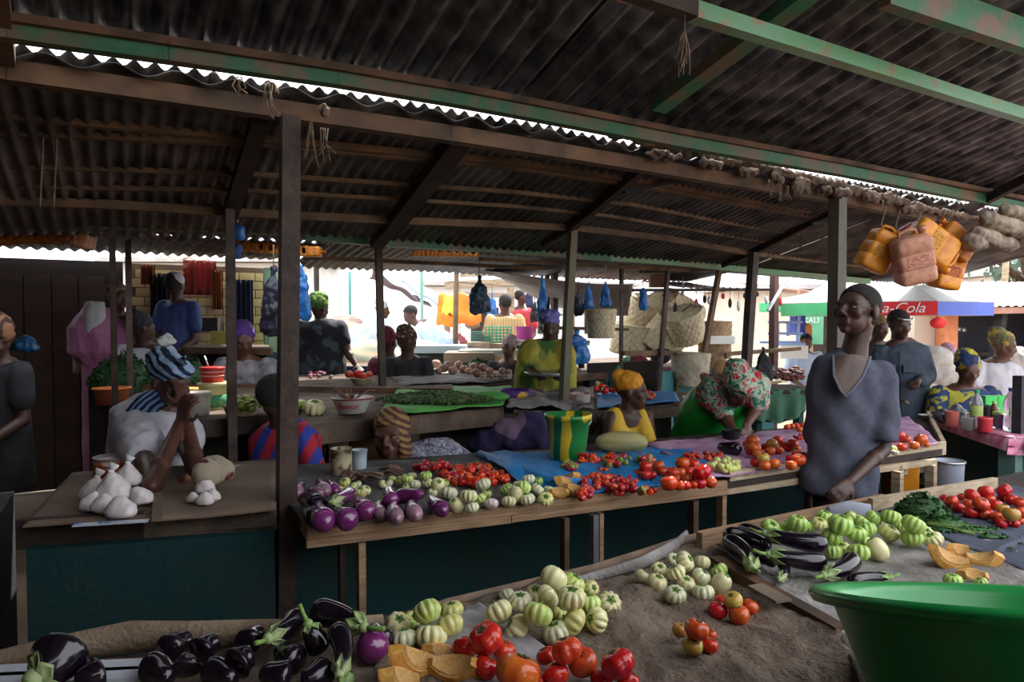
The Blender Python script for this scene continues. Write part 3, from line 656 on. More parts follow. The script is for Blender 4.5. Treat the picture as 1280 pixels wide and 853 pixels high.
def tomato(key, m, n, d, sq, seed):
    PR[key] = proto('tomato', ribbed(n, d, sq, .22, seed, .07), m, (('calyx', star(.3, 5, sq * .80, curl=.4), mat('dry_calyx', (.10, .08, .03), (.06, .05, .02), rough=.9)),))
tomato('tom', TOM, 6, .04, .86, 1); tomato('tomr', TOM, 7, .15, .78, 2); tomato('tomo', TOMO, 5, .03, .88, 3); tomato('tomy', TOMY, 5, .04, .86, 4); tomato('tomro', TOMO, 7, .14, .76, 5); tomato('toml', TOM, 3, .02, 1.05, 6)
def pepper(key, m, seed):
    PR[key] = proto('scotch_bonnet', ribbed(4, .26, .95, .4, seed, .28, 16, 9), m, (('stem', stem(.75, .35, .09, .12), STEMG),))
pepper('pep', PEP, 1); pepper('pep2', PEP, 5); pepper('pepd', PEPD, 3); pepper('pepg', PEPG, 4)
_used = set()
def spawn(key, loc, r, rot=(0, 0, 0), label=None, cat=None, group=None, sc3=None):
    src = PR[key]
    o = src if key not in _used else copy_tree(src); _used.add(key)
    o.location = loc; o.rotation_euler = rot; o.scale = sc3 or (r, r, r)
    return tag(o, label, cat, group)
ORD = ['leftmost', 'second from left', 'third from left', 'fourth from left', 'fifth from left', 'sixth from left', 'seventh from left', 'eighth from left', 'ninth from left', 'tenth from left', 'eleventh from left', 'twelfth from left', 'thirteenth from left', 'fourteenth from left', 'fifteenth from left', 'sixteenth from left', 'seventeenth from left', 'eighteenth from left', 'nineteenth from left', 'twentieth from left', 'twenty-first from left', 'twenty-second from left', 'twenty-third from left', 'twenty-fourth from left', 'twenty-fifth from left']
LOOK = {'cream': 'cream ribbed garden egg', 'cream2': 'cream ribbed garden egg', 'white': 'whitish ribbed garden egg', 'lime': 'lime ribbed garden egg', 'green': 'pale green ribbed garden egg', 'green2': 'pale green ribbed garden egg', 'yellow': 'yellowish ribbed garden egg', 'blush': 'flat blush-white garden egg', 'oval': 'smooth oval cream garden egg',
        'tom': 'smooth red tomato', 'tomr': 'ribbed red tomato', 'tomo': 'orange-red tomato', 'tomy': 'yellowish unripe tomato', 'tomro': 'ribbed orange-red tomato', 'toml': 'long red tomato', 'pep': 'scarlet pepper', 'pep2': 'scarlet pepper', 'pepd': 'dark red pepper', 'pepg': 'greenish pepper'}
def pile(items, z, where, group, cat, tilt=1.0, zoff=0.0, same=None, squash=.8):
    """items: (px, py, r_px, kind[, layer]); individual objects resting on height z, labelled by look and order"""
    placed = []
    for it in items:
        px, py, rp, k = it[:4]
        p = at_z(px, py, z + .02); r = rp * p.y / FPX; h = z + zoff + r * squash
        lay = it[4] if len(it) > 4 else None
        if lay is None:      # things further down the heap's slope in the picture lie lower
            lay = 0
        h += lay * r * 1.25
        p = at_z(px, py, h); r = rp * p.y / FPX
        t_ = R(random.uniform(5, 75)) * tilt; a = random.uniform(0, 2 * math.pi)
        rot = (t_ * math.cos(a) + R(12) * tilt, t_ * math.sin(a), random.uniform(0, 6.28))
        placed.append((px, k, spawn(k, p, r * 1.03, rot), py))
    by = {}
    for px, k, o, py in placed: by.setdefault(LOOK[k], []).append((px, o, py))
    for look, L in by.items():
        L.sort(key=lambda q: q[0])
        for i, (px, o, py) in enumerate(L):
            if same: lab = f'{look} {same}'
            elif len(L) == 1: lab = f'the only {look} {where}'
            else: lab = f'{ORD[i] if i < len(L) - 1 or len(L) > 25 else "rightmost"} {look if len((look + where).split()) < 12 else look.replace("ribbed ", "").replace("flat ", "")} {where}'
            if len(lab.split()) > 16: lab = lab.replace(look, ' '.join(look.split()[-3:]))
            tag(o, lab, cat, group)
    return [q[2] for q in placed]
C_, D_ = 'cream', 'cream2'
NZ_ = TZ + .01
pile([(692, 723, 17, D_, 1.2), (716, 730, 16, 'lime', .8), (739, 736, 11, 'yellow', 1), (623, 765, 18, C_, .4), (651, 752, 15, 'white', .9), (685, 746, 15, C_, 1.2), (715, 747, 18, C_, 1.4), (761, 755, 16, C_, 0), (672, 768, 19, 'lime', .9), (646, 786, 18, C_, 0), (737, 754, 14, 'lime', .6), (716, 778, 19, 'yellow', .3), (746, 776, 16, C_, .2), (695, 791, 18, 'white', 0), (669, 742, 12, D_, .6), (700, 768, 11, 'yellow', 0), (634, 746, 11, 'white', 0)],
     NZ_, 'in the big central heap on brown sacking', 'big central heap of garden eggs', 'garden egg', .9)
pile([(534, 765, 18, 'lime', 1.1), (565, 763, 15, 'yellow', .6), (497, 781, 16, D_, .3), (515, 776, 12, 'lime', .3), (505, 799, 17, 'white', 0), (539, 796, 20, C_, 0), (562, 783, 18, 'yellow', .3)],
     NZ_, 'in the small heap right of the black aubergines', 'small heap of garden eggs', 'garden egg', .7)
pile([(607, 798, 22, 'tomr', .9), (581, 810, 16, 'tom', .2), (630, 813, 15, 'tomr', .2), (607, 834, 16, 'tom', .2), (683, 820, 13, 'tomr', .2), (708, 813, 20, 'tomr', 1.0), (728, 828, 19, 'tomo', .3), (695, 843, 16, 'tom', .2), (672, 851, 11, 'tomr', 0), (648, 841, 29, 'tomro', .1), (772, 830, 22, 'tomr', .8), (752, 850, 14, 'tomr', 0), (785, 851, 15, 'tom', 0)],
     NZ_ + .012, 'among the big tomatoes at the front', 'big tomatoes in the foreground', 'tomato', .45)
pile([(856, 702, 13, C_, 1), (878, 703, 10, 'cream2', .7), (841, 700, 9, 'white', .8), (845, 716, 12, C_, .8), (821, 729, 13, D_, .1), (803, 721, 10, 'cream2', 0), (824, 712, 10, C_, .6), (857, 731, 12, D_, .1), (877, 721, 12, 'white', .4), (899, 714, 11, 'lime', .1), (844, 744, 14, 'white', 0), (879, 741, 14, 'white', 0), (901, 730, 12, 'oval', .1)],
     NZ_, 'in the heap at the left of the dividing plank', 'garden eggs beside the dividing plank', 'garden egg', .8)
pile([(897, 763, 12, 'tom', 0), (916, 751, 12, 'tomy', .9), (924, 769, 13, 'tomo', 0), (937, 759, 11, 'tomo', 0), (902, 752, 9, 'tom', 0)], NZ_, 'in the group of five on brown sacking', 'group of five tomatoes', 'tomato', .4)
pile([(871, 787, 16, 'tomro', .9), (850, 788, 10, 'tomy', .3), (866, 807, 13, 'tomy', 0), (887, 807, 11, 'tom', 0), (888, 794, 8, 'tomo', .2)], NZ_, 'in the small group nearest the front edge', 'front group of tomatoes', 'tomato', .4)
G_, H_ = 'green', 'green2'
pile([(963, 660, 12, G_, 0), (997, 655, 13, H_, .3), (983, 658, 9, 'lime', 0), (1031, 646, 10, G_, .6), (1024, 655, 10, 'yellow', .3), (1011, 658, 9, G_, 0), (1051, 656, 15, H_, 1.1), (1061, 648, 10, 'lime', .6), (1076, 653, 10, H_, .4), (1083, 662, 12, G_, .4), (1092, 648, 10, H_, .2), (1114, 647, 12, G_, .3), (1111, 666, 13, 'yellow', 0), (1127, 659, 8, 'lime', .2), (1142, 656, 14, G_, .9), (1140, 673, 13, G_, 0), (1157, 666, 9, 'lime', 0), (1166, 675, 12, 'cream', 0),
      (1039, 672, 13, H_, .4), (1071, 668, 12, H_, .6), (1053, 686, 10, 'yellow', 0), (1041, 690, 11, G_, 0), (1073, 691, 14, G_, 0), (1097, 687, 12, 'oval', 0), (1080, 677, 9, 'lime', .3)],
     TZ + .035, 'in the long heap on grey sacking', 'green garden eggs on grey sacking', 'garden egg', .55)
pile([(1191, 726, 11, G_, 0), (1226, 729, 8, H_, 0)], TZ + .035, 'half hidden behind the green tub rim', 'garden eggs behind the tub', 'garden egg', .5)
T = 'tom'; U_ = 'tomr'
pile([(1180, 623, 5, T), (1189, 627, 8, T, .3), (1198, 635, 8, T), (1203, 622, 6, T), (1215, 620, 9, T, .6), (1211, 630, 7, 'tomo', .3), (1212, 641, 9, T), (1226, 630, 10, U_, .9), (1229, 643, 8, 'tomo'), (1232, 615, 9, T, .9), (1237, 626, 7, T, .4), (1244, 631, 8, T, .8), (1255, 613, 9, U_, 1), (1253, 622, 7, U_, .2), (1264, 625, 8, U_, .2), (1275, 629, 8, T, .2), (1254, 637, 8, 'tomy', .5), (1247, 647, 9, U_), (1264, 643, 10, 'tomy', .8), (1251, 655, 7, U_), (1261, 654, 6, U_), (1268, 655, 6, T), (1275, 652, 5, T), (1277, 641, 8, T, .3), (1239, 643, 7, U_)],
     TZ + .03, 'in the heap at the right edge on dark cloth', 'tomatoes on the blue-black cloth', 'tomato', .5)
# middle tray
MZ = TZ + .015
pile([(431, 603, 7, 'yellow', .5), (427, 611, 5, 'yellow'), (440, 610, 7, 'lime', .3), (450, 617, 8, 'yellow'), (457, 613, 7, 'cream', .2), (446, 606, 6, 'white', .3), (421, 612, 6, 'cream')], MZ, 'in the little heap beside the rusty tin', 'garden eggs beside the tin', 'garden egg', .7)
pile([(479, 606, 6, 'cream'), (486, 605, 6, 'white'), (490, 599, 5, 'lime', .4)], MZ, 'in the trio behind the violet aubergines', 'three tiny garden eggs', 'garden egg', .7)
pile([(509, 599, 8, 'lime', .4), (515, 595, 6, 'cream', .4), (518, 606, 8, 'white'), (532, 595, 8, 'green', .4), (534, 604, 7, 'cream'), (547, 607, 9, 'oval', .2), (556, 604, 6, 'lime'), (499, 601, 6, 'yellow'), (541, 616, 6, 'cream'), (508, 609, 5, 'cream'), (561, 616, 11, 'white', .2), (586, 620, 11, 'cream', .7), (604, 606, 10, 'white', .6), (570, 632, 9, 'oval'), (590, 635, 9, 'white'), (600, 624, 8, 'lime', .2), (608, 618, 7, 'lime'), (614, 630, 9, 'blush')],
     MZ, 'beside the scarlet pepper heap in the tray', 'garden eggs beside the peppers', 'garden egg', .7)
pile([(633, 612, 9, 'green', .3), (644, 617, 9, 'oval', .6), (636, 627, 9, 'cream'), (654, 610, 10, 'lime', .9), (661, 599, 8, 'white', .9), (672, 612, 9, 'white', .6), (659, 624, 10, 'white'), (686, 612, 6, 'cream', .3), (682, 624, 10, 'yellow'), (673, 602, 6, 'green2', .4), (648, 606, 7, 'cream', .5)],
     MZ, 'in the heap left of the pumpkin pieces', 'garden eggs left of the pumpkin', 'garden egg', .7)
pile([(853, 579, 9, 'tomo', .9), (867, 580, 8, T, .5), (836, 604, 11, T, .1), (841, 591, 8, T, .6), (877, 590, 12, U_, .6), (858, 598, 7, 'tomo', .4), (851, 591, 7, 'tomo', .5), (875, 604, 8, T), (888, 603, 8, 'tomo'), (849, 607, 7, T), (858, 607, 6, T), (867, 606, 6, T), (861, 590, 7, T, .6), (807, 583, 8, T, .7), (807, 594, 7, T), (799, 591, 6, T), (823, 583, 8, 'tomo', .3), (829, 590, 7, T), (815, 594, 6, T), (814, 576, 6, 'tomo', .2), (846, 599, 6, 'tomo', .3), (866, 598, 7, T, .3)],
     MZ + .01, 'in the tomato heap on blue tarp', 'tomatoes on the blue tarp', 'tomato', .4)
PZ = TZ + .04
pile([(941, 551, 8, 'tomo', .8), (943, 560, 8, 'tomo', .3), (937, 565, 5, T), (933, 555, 5, T), (946, 567, 6, 'tomo'), (953, 565, 4, T), (935, 561, 5, 'tomo')], PZ, 'in the heap touching the short black aubergine', 'tomatoes by the aubergine on mauve sacking', 'tomato', .4)
pile([(965, 555, 7, 'tomy', .5), (963, 564, 6, 'tomo'), (972, 550, 6, T, .3), (973, 563, 6, T), (956, 559, 5, T), (980, 557, 6, T, .2)], PZ, 'in the middle heap on mauve sacking', 'middle heap of tomatoes on mauve sacking', 'tomato', .4)
pile([(954, 573, 8, 'tomy', .5), (956, 582, 7, 'tomo'), (945, 578, 7, T), (968, 580, 7, 'tomo')], PZ, 'in the heap of four near the pale plank', 'four tomatoes near the plank', 'tomato', .4)
pile([(991, 555, 7, T, .5), (985, 561, 5, T), (995, 561, 6, 'tomo'), (996, 567, 6, U_, .5), (998, 575, 9, 'tomro', .2), (989, 582, 7, 'tomo'), (988, 574, 6, T, .1), (1004, 570, 6, T)], PZ, "in the heap at the boy's left elbow side", 'tomatoes beside the boy', 'tomato', .4)
pile([(1124, 545, 7, T, .5), (1114, 550, 6, T), (1132, 549, 6, 'tomo'), (1127, 559, 6, T), (1151, 550, 8, 'tomo', .2), (1143, 557, 6, 'tomo'), (1158, 556, 4, 'tomo'), (1115, 561, 6, 'lime'), (1119, 566, 5, 'white')], PZ - .01, 'at the right end of the middle tray', 'tomatoes at the tray end', 'tomato', .4)
pile([(984, 534, 4, 'tomo'), (990, 533, 4, 'tomo'), (996, 532, 4, T), (1003, 532, 4, 'tomo'), (1009, 531, 4, T), (1000, 537, 4, 'tomo'), (1008, 537, 4, T)], PZ, 'in the small back row on mauve sacking', 'small back row of tomatoes', 'tomato', .4)
# pepper heaps: nothing tells the single peppers apart
def heap(cx, cy, hw, hh, n, rp, z, kinds, same, group, cat='pepper', dome=1.6):
    items = []
    for i in range(n):
        a = random.uniform(0, 6.28); q = math.sqrt(random.random())
        items.append((cx + hw * q * math.cos(a), cy + hh * q * math.sin(a), rp * random.uniform(.85, 1.15), random.choice(kinds), (1 - q) * dome))
    return pile(items, z, '', group, cat, 1.2, 0, same)
heap(588, 594, 36, 12, 52, 5.2, MZ, ['pep', 'pep2', 'pep', 'pepd'], 'in the scarlet heap behind the cream garden eggs', 'scarlet pepper heap')
heap(548, 583, 32, 6, 22, 4.6, MZ, ['pep', 'pepd'], 'in the far end of the scarlet heap, by the dried roots', 'far end of the scarlet heap')
heap(622, 598, 12, 7, 9, 5, MZ, ['pep', 'pepd'], 'in the last few at the right of the scarlet heap', 'right end of the scarlet heap')
heap(728, 610, 13, 14, 26, 4.8, MZ, ['pepd', 'pepd', 'pep'], 'in the heap touching the pumpkin pieces', 'peppers touching the pumpkin')
heap(752, 598, 14, 14, 30, 4.6, MZ, ['pep', 'pepd', 'pep2'], 'in the steep heap on blue tarp, in the middle', 'steep pepper heap')
heap(776, 607, 22, 10, 28, 4.6, MZ, ['pep', 'pepd', 'pepd'], 'in the low heap along the plank on blue tarp', 'low pepper heap')
heap(713, 583, 11, 6, 14, 4.4, MZ + .01, ['pepg', 'pepd', 'pepg'], 'in the green-red heap below the striped bucket', 'green-red pepper heap')
heap(734, 572, 16, 7, 18, 4.2, MZ + .02, ['pepd', 'pep'], 'in the heap right of the striped bucket', 'peppers right of the bucket')
heap(770, 577, 18, 8, 24, 4.2, MZ + .015, ['pepg', 'pepd', 'pepg', 'pep'], 'in the mixed green and red scatter on blue tarp', 'mixed pepper scatter')
heap(806, 574, 14, 6, 14, 4.4, MZ + .01, ['pepg', 'pepd'], 'scattered behind the tomatoes on blue tarp', 'peppers behind the tomatoes')
heap(806, 612, 22, 4, 14, 4.2, MZ, ['pep', 'pepd', 'pepg'], 'along the plank left of the tomatoes', 'peppers along the plank')
heap(877, 570, 26, 4, 26, 3.2, TZ + .045, ['pep', 'pepd'], 'in the thin scatter on mauve sacking', 'thin red pepper scatter', dome=.5)
heap(1004, 546, 12, 2.5, 9, 2.6, TZ + .06, ['pepd', 'pep'], 'on the pink tray beside the boy', 'peppers on the pink tray', dome=.3)
def tinyheap(key, m, cx, cy, hw, hh, n, rp, z, lab, grp, cat, nm):
    if key not in PR: PR[key] = proto(nm, ribbed(4, .1, .9, .2, 2, .1, 14, 8), m); LOOK[key] = nm.replace('_', ' ')
    heap(cx, cy, hw, hh, n, rp, z, [key], lab, grp, cat)
LY = skinmat('lime_yellow_pepper_skin', (.55, .62, .10), (.70, .70, .30))
tinyheap('ly', LY, 905, 582, 20, 8, 30, 4.2, TZ + .03, 'in the lime yellow heap between tomatoes and pale plank', 'lime yellow pepper heap', 'pepper', 'small_pepper')

# ---- aubergines ----
def aub(A, B, r, m, label, z=None, bulge=1.25, bend=.1, cal=True, stemv=None, cat='aubergine', group='aubergines', calside=0, stem_len=.35):
    """body from the calyx end A to the blossom end B"""
    A, B = Vector(A), Vector(B); d = B - A; L = d.length; d.normalize()
    side = d.cross(ZX).normalized() if abs(d.z) < .95 else UX
    mb = MB(); pts = []; rad = []
    for i in range(13):
        t = i / 12; pts.append(A + d * (L * t) + side * (bend * L * math.sin(math.pi * t)) )
        w_ = (.55 + .45 * bulge * t) if t < .75 else (.55 + .45 * bulge * .75)
        e = math.sqrt(max(0, 1 - ((t - .80) / .2) ** 2)) if t > .80 else (math.sqrt(max(0, 1 - ((.12 - t) / .12) ** 2)) if t < .12 else 1)
        rad.append(max(r * w_ * e, r * .04))
    mb.tube(pts, rad, 18); o = one('aubergine', mb, m, label, cat, group, loc=(A + B) / 2)
    if cal:
        mc = MB(); a2 = A - d * r * .1; n = 6; t0 = (pts[2] - pts[0]).normalized(); xx, yy, zz = frame(t0)
        for k in range(n):   # pointed sepals hugging the shoulder
            an = 2 * math.pi * k / n; e0 = xx * math.cos(an) + yy * math.sin(an); s0 = yy * math.cos(an) - xx * math.sin(an)
            q0 = a2 + e0 * r * .15; q1 = pts[1] + e0 * (rad[1] * 1.10 + .001); q2 = pts[3] + e0 * (rad[3] * 1.07 + .001)
            v_ = [q0 - s0 * r * .18, q0 + s0 * r * .18, q1 + s0 * r * .36, q2, q1 - s0 * r * .36]
            mc.add(v_ + [p + e0 * r * .06 for p in v_], [(0, 4, 3, 2, 1), (5, 6, 7, 8, 9), (0, 1, 6, 5), (1, 2, 7, 6), (2, 3, 8, 7), (3, 4, 9, 8), (4, 0, 5, 9)], True)
        mc.ell(a2, (r * .38,) * 3); put('calyx', mc, CALYXB, o)
        ms = MB(); sv = Vector(stemv) if stemv else (-d + ZX * .3).normalized()
        ms.tube([a2, a2 - d * r * .5 + sv * r * stem_len, a2 - d * r * .6 + sv * r * stem_len * 3], [r * .22, r * .15, r * .18], 8); put('stem', ms, STEMG, o)
    return o
CALYXB = mat('aubergine_calyx', (.20, .34, .09), (.38, .46, .22), scale=6, rough=.6, stretch=(1, 1, 1))
def A2(p, r, z=TZ + .012): return at_z(p[0], p[1], z + r)
def aubp(a, b, rp, m, label, za=0.0, zb=0.0, z=TZ + .012, **k):
    p = at_z(*a, z); r = rp * p.y / FPX
    return aub(at_z(*a, z + r + za), at_z(*b, z + r + zb), r, m, label, **k)
GN = 'black aubergines in the foreground'
for a, b, rp, lab, za, zb, cal in (
    ((453, 784), (386, 764), 17, 'large glossy black aubergine on top of the heap, long green stem pointing right', .04, .05, 1),
    ((424, 843), (418, 782), 15, 'upright black aubergine with pale striped calyx at its lower end', .02, .06, 1),
    ((336, 798), (372, 772), 17, 'greyish black aubergine with its pale calyx facing left, back of the heap', .03, .02, 1),
    ((386, 782), (402, 812), 15, 'black aubergine with a stem standing straight up in the heap', .05, .0, 1),
    ((468, 784), (486, 806), 15, 'dark aubergine half hidden behind the small garden egg heap', .01, .0, 0),
    ((240, 798), (206, 816), 18, 'black aubergine at the upper left of the main heap', .0, .0, 0),
    ((208, 850), (182, 832), 20, 'shiny black aubergine at the left end of the main heap', .0, .0, 0),
    ((276, 800), (246, 818), 17, 'black aubergine second along the back of the heap', .01, .0, 0),
    ((240, 820), (232, 842), 18, 'black aubergine with a pale scar, front left of the heap', .02, .0, 0),
    ((290, 852), (256, 838), 19, 'black aubergine at the front, below the scarred one', .0, .0, 0),
    ((318, 818), (292, 834), 20, 'round black aubergine with brown patch in mid heap', .02, .01, 0),
    ((330, 790), (306, 806), 16, 'black aubergine left of the greyish one', .0, .0, 0),
    ((352, 812), (376, 828), 18, 'black aubergine under the greyish one', .0, .0, 0),
    ((330, 838), (364, 848), 20, 'black aubergine at the front, right of the brown patched one', .01, .0, 0),
    ((376, 852), (408, 836), 19, 'black aubergine lying left of the upright one', .0, .0, 0)):
    aubp(a, b, rp, AUBB, lab, za, zb, cal=bool(cal), group=GN)
aubp((46, 846), (80, 812), 34, AUBB, 'large black aubergine alone at the bottom left corner', 0, .02, group=GN)
aubp((92, 852), (128, 842), 22, AUBB, 'black aubergine right of the corner one', 0, 0, cal=False, group=GN)
mb = ribbed(4, .02, 1.1, .05, 3, .08, 28, 16); k_ = at_z(466, 828, NZ_); q_ = 21 * k_.y / FPX; mb.v = [(k_.x + v[0] * q_, k_.y + v[2] * q_, k_.z + q_ + v[1] * q_) for v in mb.v]; one('aubergine', mb, AUBV, 'round violet aubergine beside the pumpkin slices', 'aubergine', 'violet aubergines')
aubp((440, 852), (424, 850), 12, CALYXB, 'stray pale green fruit end at the bottom of the heap', 0, 0, cal=False)
GZ = TZ + .034; GG = 'black aubergines on grey sacking'
for a, b, rp, lab, za, zb, cal in (
    ((958, 668), (1036, 681), 11, 'long black aubergine lying topmost against the green garden eggs', .045, .03, 1),
    ((962, 694), (1032, 703), 12, 'long bluish black aubergine with a star shaped calyx', .02, .0, 1),
    ((962, 684), (903, 668), 12, 'long black aubergine at the back left of the group', .02, .0, 0),
    ((940, 710), (905, 674), 13, 'black aubergine at the left end, calyx pointing to the front', .0, .0, 1),
    ((968, 705), (932, 690), 11, 'black aubergine between the left end one and the star calyx one', .0, .0, 0),
    ((1030, 719), (1066, 697), 13, 'shiny plump black aubergine nearest the tub, calyx at left', .0, .01, 1),
    ((960, 672), (922, 660), 8, 'slim black aubergine along the back plank', .03, .0, 0),
    ((1112, 722), (1062, 728), 9, 'slim black aubergine with upturned stem behind the tub rim', .0, .0, 1)):
    aubp(a, b, rp, AUBB, lab, za, zb, z=GZ, cal=bool(cal), group=GG)
aubp((974, 724), (976, 704), 8, AUBB, 'small aubergine end with green calyx below the star calyx', 0, 0, z=GZ)
aubp((898, 558), (928, 562), 8.5, AUBB, 'short black aubergine lying on mauve sacking beside tomatoes', 0, 0, z=TZ + .03, cal=False)
VG = 'violet aubergines in the plank tray'
for i_, (a, b, rp, m, lab, za, cal) in enumerate((
    ((398, 634), (409, 655), 14, AUBV, 'large glossy violet aubergine at the tray corner', 0, 0), ((420, 640), (440, 652), 14, AUBV, 'wide violet aubergine second from the tray corner', 0, 0),
    ((449, 626), (462, 642), 12, AUBV, 'round violet aubergine third along the plank', 0, 0), ((474, 628), (478, 646), 8, AUBP, 'small pinkish aubergine fourth along the plank', 0, 0),
    ((494, 628), (497, 650), 10, AUBP, 'mottled pinkish aubergine fifth along the plank', 0, 0), ((516, 626), (521, 646), 10, AUBP, 'streaked violet aubergine sixth along the plank', 0, 0),
    ((538, 622), (556, 640), 10, AUBV, 'dark violet aubergine next to the whitish garden eggs', 0, 0), ((486, 612), (491, 630), 10, AUBV, 'violet aubergine lying left of the long purple one', .02, 0),
    ((528, 618), (494, 622), 9.5, AUBV, 'long purple aubergine lying on top of the row', .03, 0), ((416, 628), (438, 616), 10, AUBV, 'violet aubergine with bright green calyx pointing left', .03, 1),
    ((400, 602), (408, 616), 9, AUBP, 'faded violet aubergine at the back of the tray', .0, 0), ((412, 602), (420, 615), 8, AUBV, 'small violet aubergine right of the faded one', .0, 0),
    ((378, 606), (372, 618), 8, AUBP, 'shrivelled aubergine next to the thick post', 0, 0), ((388, 612), (404, 618), 8, AUBP, 'dried brownish violet aubergine behind the black ones', 0, 0),
    ((380, 622), (402, 634), 13, AUBB, 'black aubergine at the left side plank of the tray', 0, 0), ((384, 638), (398, 648), 12, AUBB, 'black aubergine behind the tray corner', 0, 0))):
    aubp(a, b, rp, m, lab, za, 0, z=MZ, cal=bool(cal), group=VG, bend=.04)
# ---- pumpkin pieces ----
PUMPF = mat('pumpkin_flesh', (.62, .27, .035), (.74, .42, .12), scale=5, rough=.55, bump=.3)
PUMPC = mat('pumpkin_pulp', (.68, .42, .17), (.60, .30, .08), scale=14, rough=.8, bump=.6)
PUMPR = mat('pumpkin_rind', (.62, .25, .04), (.50, .22, .06), scale=7, rough=.5)
def wedge(p, size, rot, arc, label, group='cut pumpkin pieces', th=.34):
    """slice of a hollow gourd: rind outside, orange flesh, pale pulp inside"""
    t = thing('pumpkin_slice', label, 'pumpkin', p, group); t.rotation_euler = rot; t.scale = (size,) * 3
    n = 12; wd = .34
    def shell(r0, r1, w0, w1):
        mb = MB(); vs = []
        for i in range(n + 1):
            a = -arc / 2 + arc * i / n; d = Vector((math.sin(a), 0, -math.cos(a))); e = math.sin(math.pi * (.12 + .76 * i / n))
            for r_, w_ in ((r0, w0), (r1, w1)):
                vs += [d * r_ + Vector((0, -w_ * e, .9)), d * r_ + Vector((0, w_ * e, .9))]
        fs = []
        for i in range(n):
            b = i * 4; fs += [(b, b + 1, b + 5, b + 4), (b + 2, b + 6, b + 7, b + 3), (b, b + 4, b + 6, b + 2), (b + 1, b + 3, b + 7, b + 5)]
        fs += [(0, 2, 3, 1), (n * 4, n * 4 + 1, n * 4 + 3, n * 4 + 2)]
        mb.add(vs, fs, False); return mb
    for nm, mb, m in (('rind', shell(1.0, .95, wd, wd), PUMPR), ('flesh', shell(.949, 1 - th, wd, wd * .8), PUMPF), ('pulp', shell(1 - th - .001, 1 - th - .06, wd * .74, wd * .6), PUMPC)):
        me = mb.mesh(nm); me.materials.append(m); o = bpy.data.objects.new(nm, me); link(o); o.parent = t
    return t
wedge(at_z(512, 832, NZ_ + .03), .085, (R(35), R(30), R(30)), R(95), 'upright pumpkin slice with tan pulp, left of the foreground pair')
wedge(at_z(572, 838, NZ_ + .02), .082, (R(42), R(-6), R(-12)), R(100), 'large boat shaped pumpkin slice facing up, beside the red tomatoes')
wedge(at_z(494, 854, NZ_ + .03), .075, (R(40), R(30), R(40)), R(80), 'pumpkin slice at the bottom edge below the upright one')
wedge(at_z(548, 818, NZ_ + .01), .065, (R(50), R(20), R(20)), R(80), 'small pumpkin slice tucked behind the boat shaped one')
wedge(at_z(1182, 700, GZ + .01), .088, (R(35), R(24), R(-8)), R(85), 'long curved pumpkin slice pointing left on grey sacking', th=.22)
wedge(at_z(1228, 704, GZ + .0), .075, (R(25), R(-14), R(-25)), R(90), 'thick pumpkin slice at the right of the cut pieces on grey sacking')
wedge(at_z(1192, 688, GZ + .02), .055, (R(70), R(0), R(20)), R(100), 'round backed pumpkin piece standing behind the other slices')
wedge(at_z(1214, 720, GZ + .0), .060, (R(60), R(0), R(-10)), R(80), 'flat pumpkin piece at the front of the cut pieces')
for x, y, s_, rt, lab in ((702, 604, .055, (40, 20, 30), 'upright pumpkin chunk in the plank tray'), (713, 601, .06, (40, -25, -20), 'pumpkin chunk with seeds on top of the tray pieces'), (697, 617, .052, (55, 0, 10), 'flat orange pumpkin chunk at the plank edge'), (718, 614, .055, (50, 14, -10), 'pumpkin chunk next to the dark red peppers')):
    wedge(at_z(x, y, MZ + .02), s_ * 1.35, tuple(R(q) for q in rt), R(80), lab, 'pumpkin pieces in the tray')
# ================= PEOPLE =================
def head_prims(mb, c, Rm, s=1.0, hair=False, mouth=True):
    """c: head centre, Rm: orientation (face towards local -Y), s=1 for a 0.225 m head"""
    c = Vector(c)
    def P(x, y, z): return c + Rm @ (Vector((x, y, z)) * s)
    def E(x, y, z, a, b, d): mb.ell(P(x, y, z), (a * s, b * s, d * s), Rm, 16, 10)
    E(0, .018, .030, .073, .092, .082)            # skull
    E(0, -.030, .012, .062, .058, .070)           # forehead and face
    E(0, -.028, -.048, .056, .058, .056)          # jaw
    E(0, -.064, -.086, .022, .020, .018)          # chin
    E(0, .0, -.035, .060, .06, .05)
    for q in (-1, 1):
        E(q * .038, -.060, -.020, .024, .020, .024)     # cheek bones
        E(q * .028, -.072, .022, .026, .016, .011)      # brow
        E(q * .076, .012, -.005, .010, .019, .031)      # ear
        E(q * .014, -.097, -.030, .009, .010, .008)     # nostril
    mb.cap(P(0, -.084, .014), P(0, -.102, -.022), .009 * s, .013 * s)   # nose
    if mouth:
        mb.cap(P(-.020, -.083, -.052), P(.020, -.083, -.052), .008 * s, .008 * s); mb.cap(P(-.017, -.082, -.065), P(.017, -.082, -.065), .009 * s, .009 * s)
    return P
def eyes(parent, P, s, Rm, shut=False):
    EW = mat('eye_white', (.30, .26, .22), (.25, .22, .18), rough=.5); EB = mat('eye_iris', (.02, .01, .008), (.015, .01, .008), rough=.1)
    for q in (-1, 1):
        mb = MB(); mb.ell(P(q * .030, -.0735, .003), (.013 * s, .0085 * s, .0042 * s), Rm, 12, 8); e = put('eye', mb, EW, parent)
        mb = MB(); mb.ell(P(q * .030, -.0795, .003), (.0056 * s, .0035 * s, .0042 * s), Rm, 10, 6); put('iris', mb, EB, e)
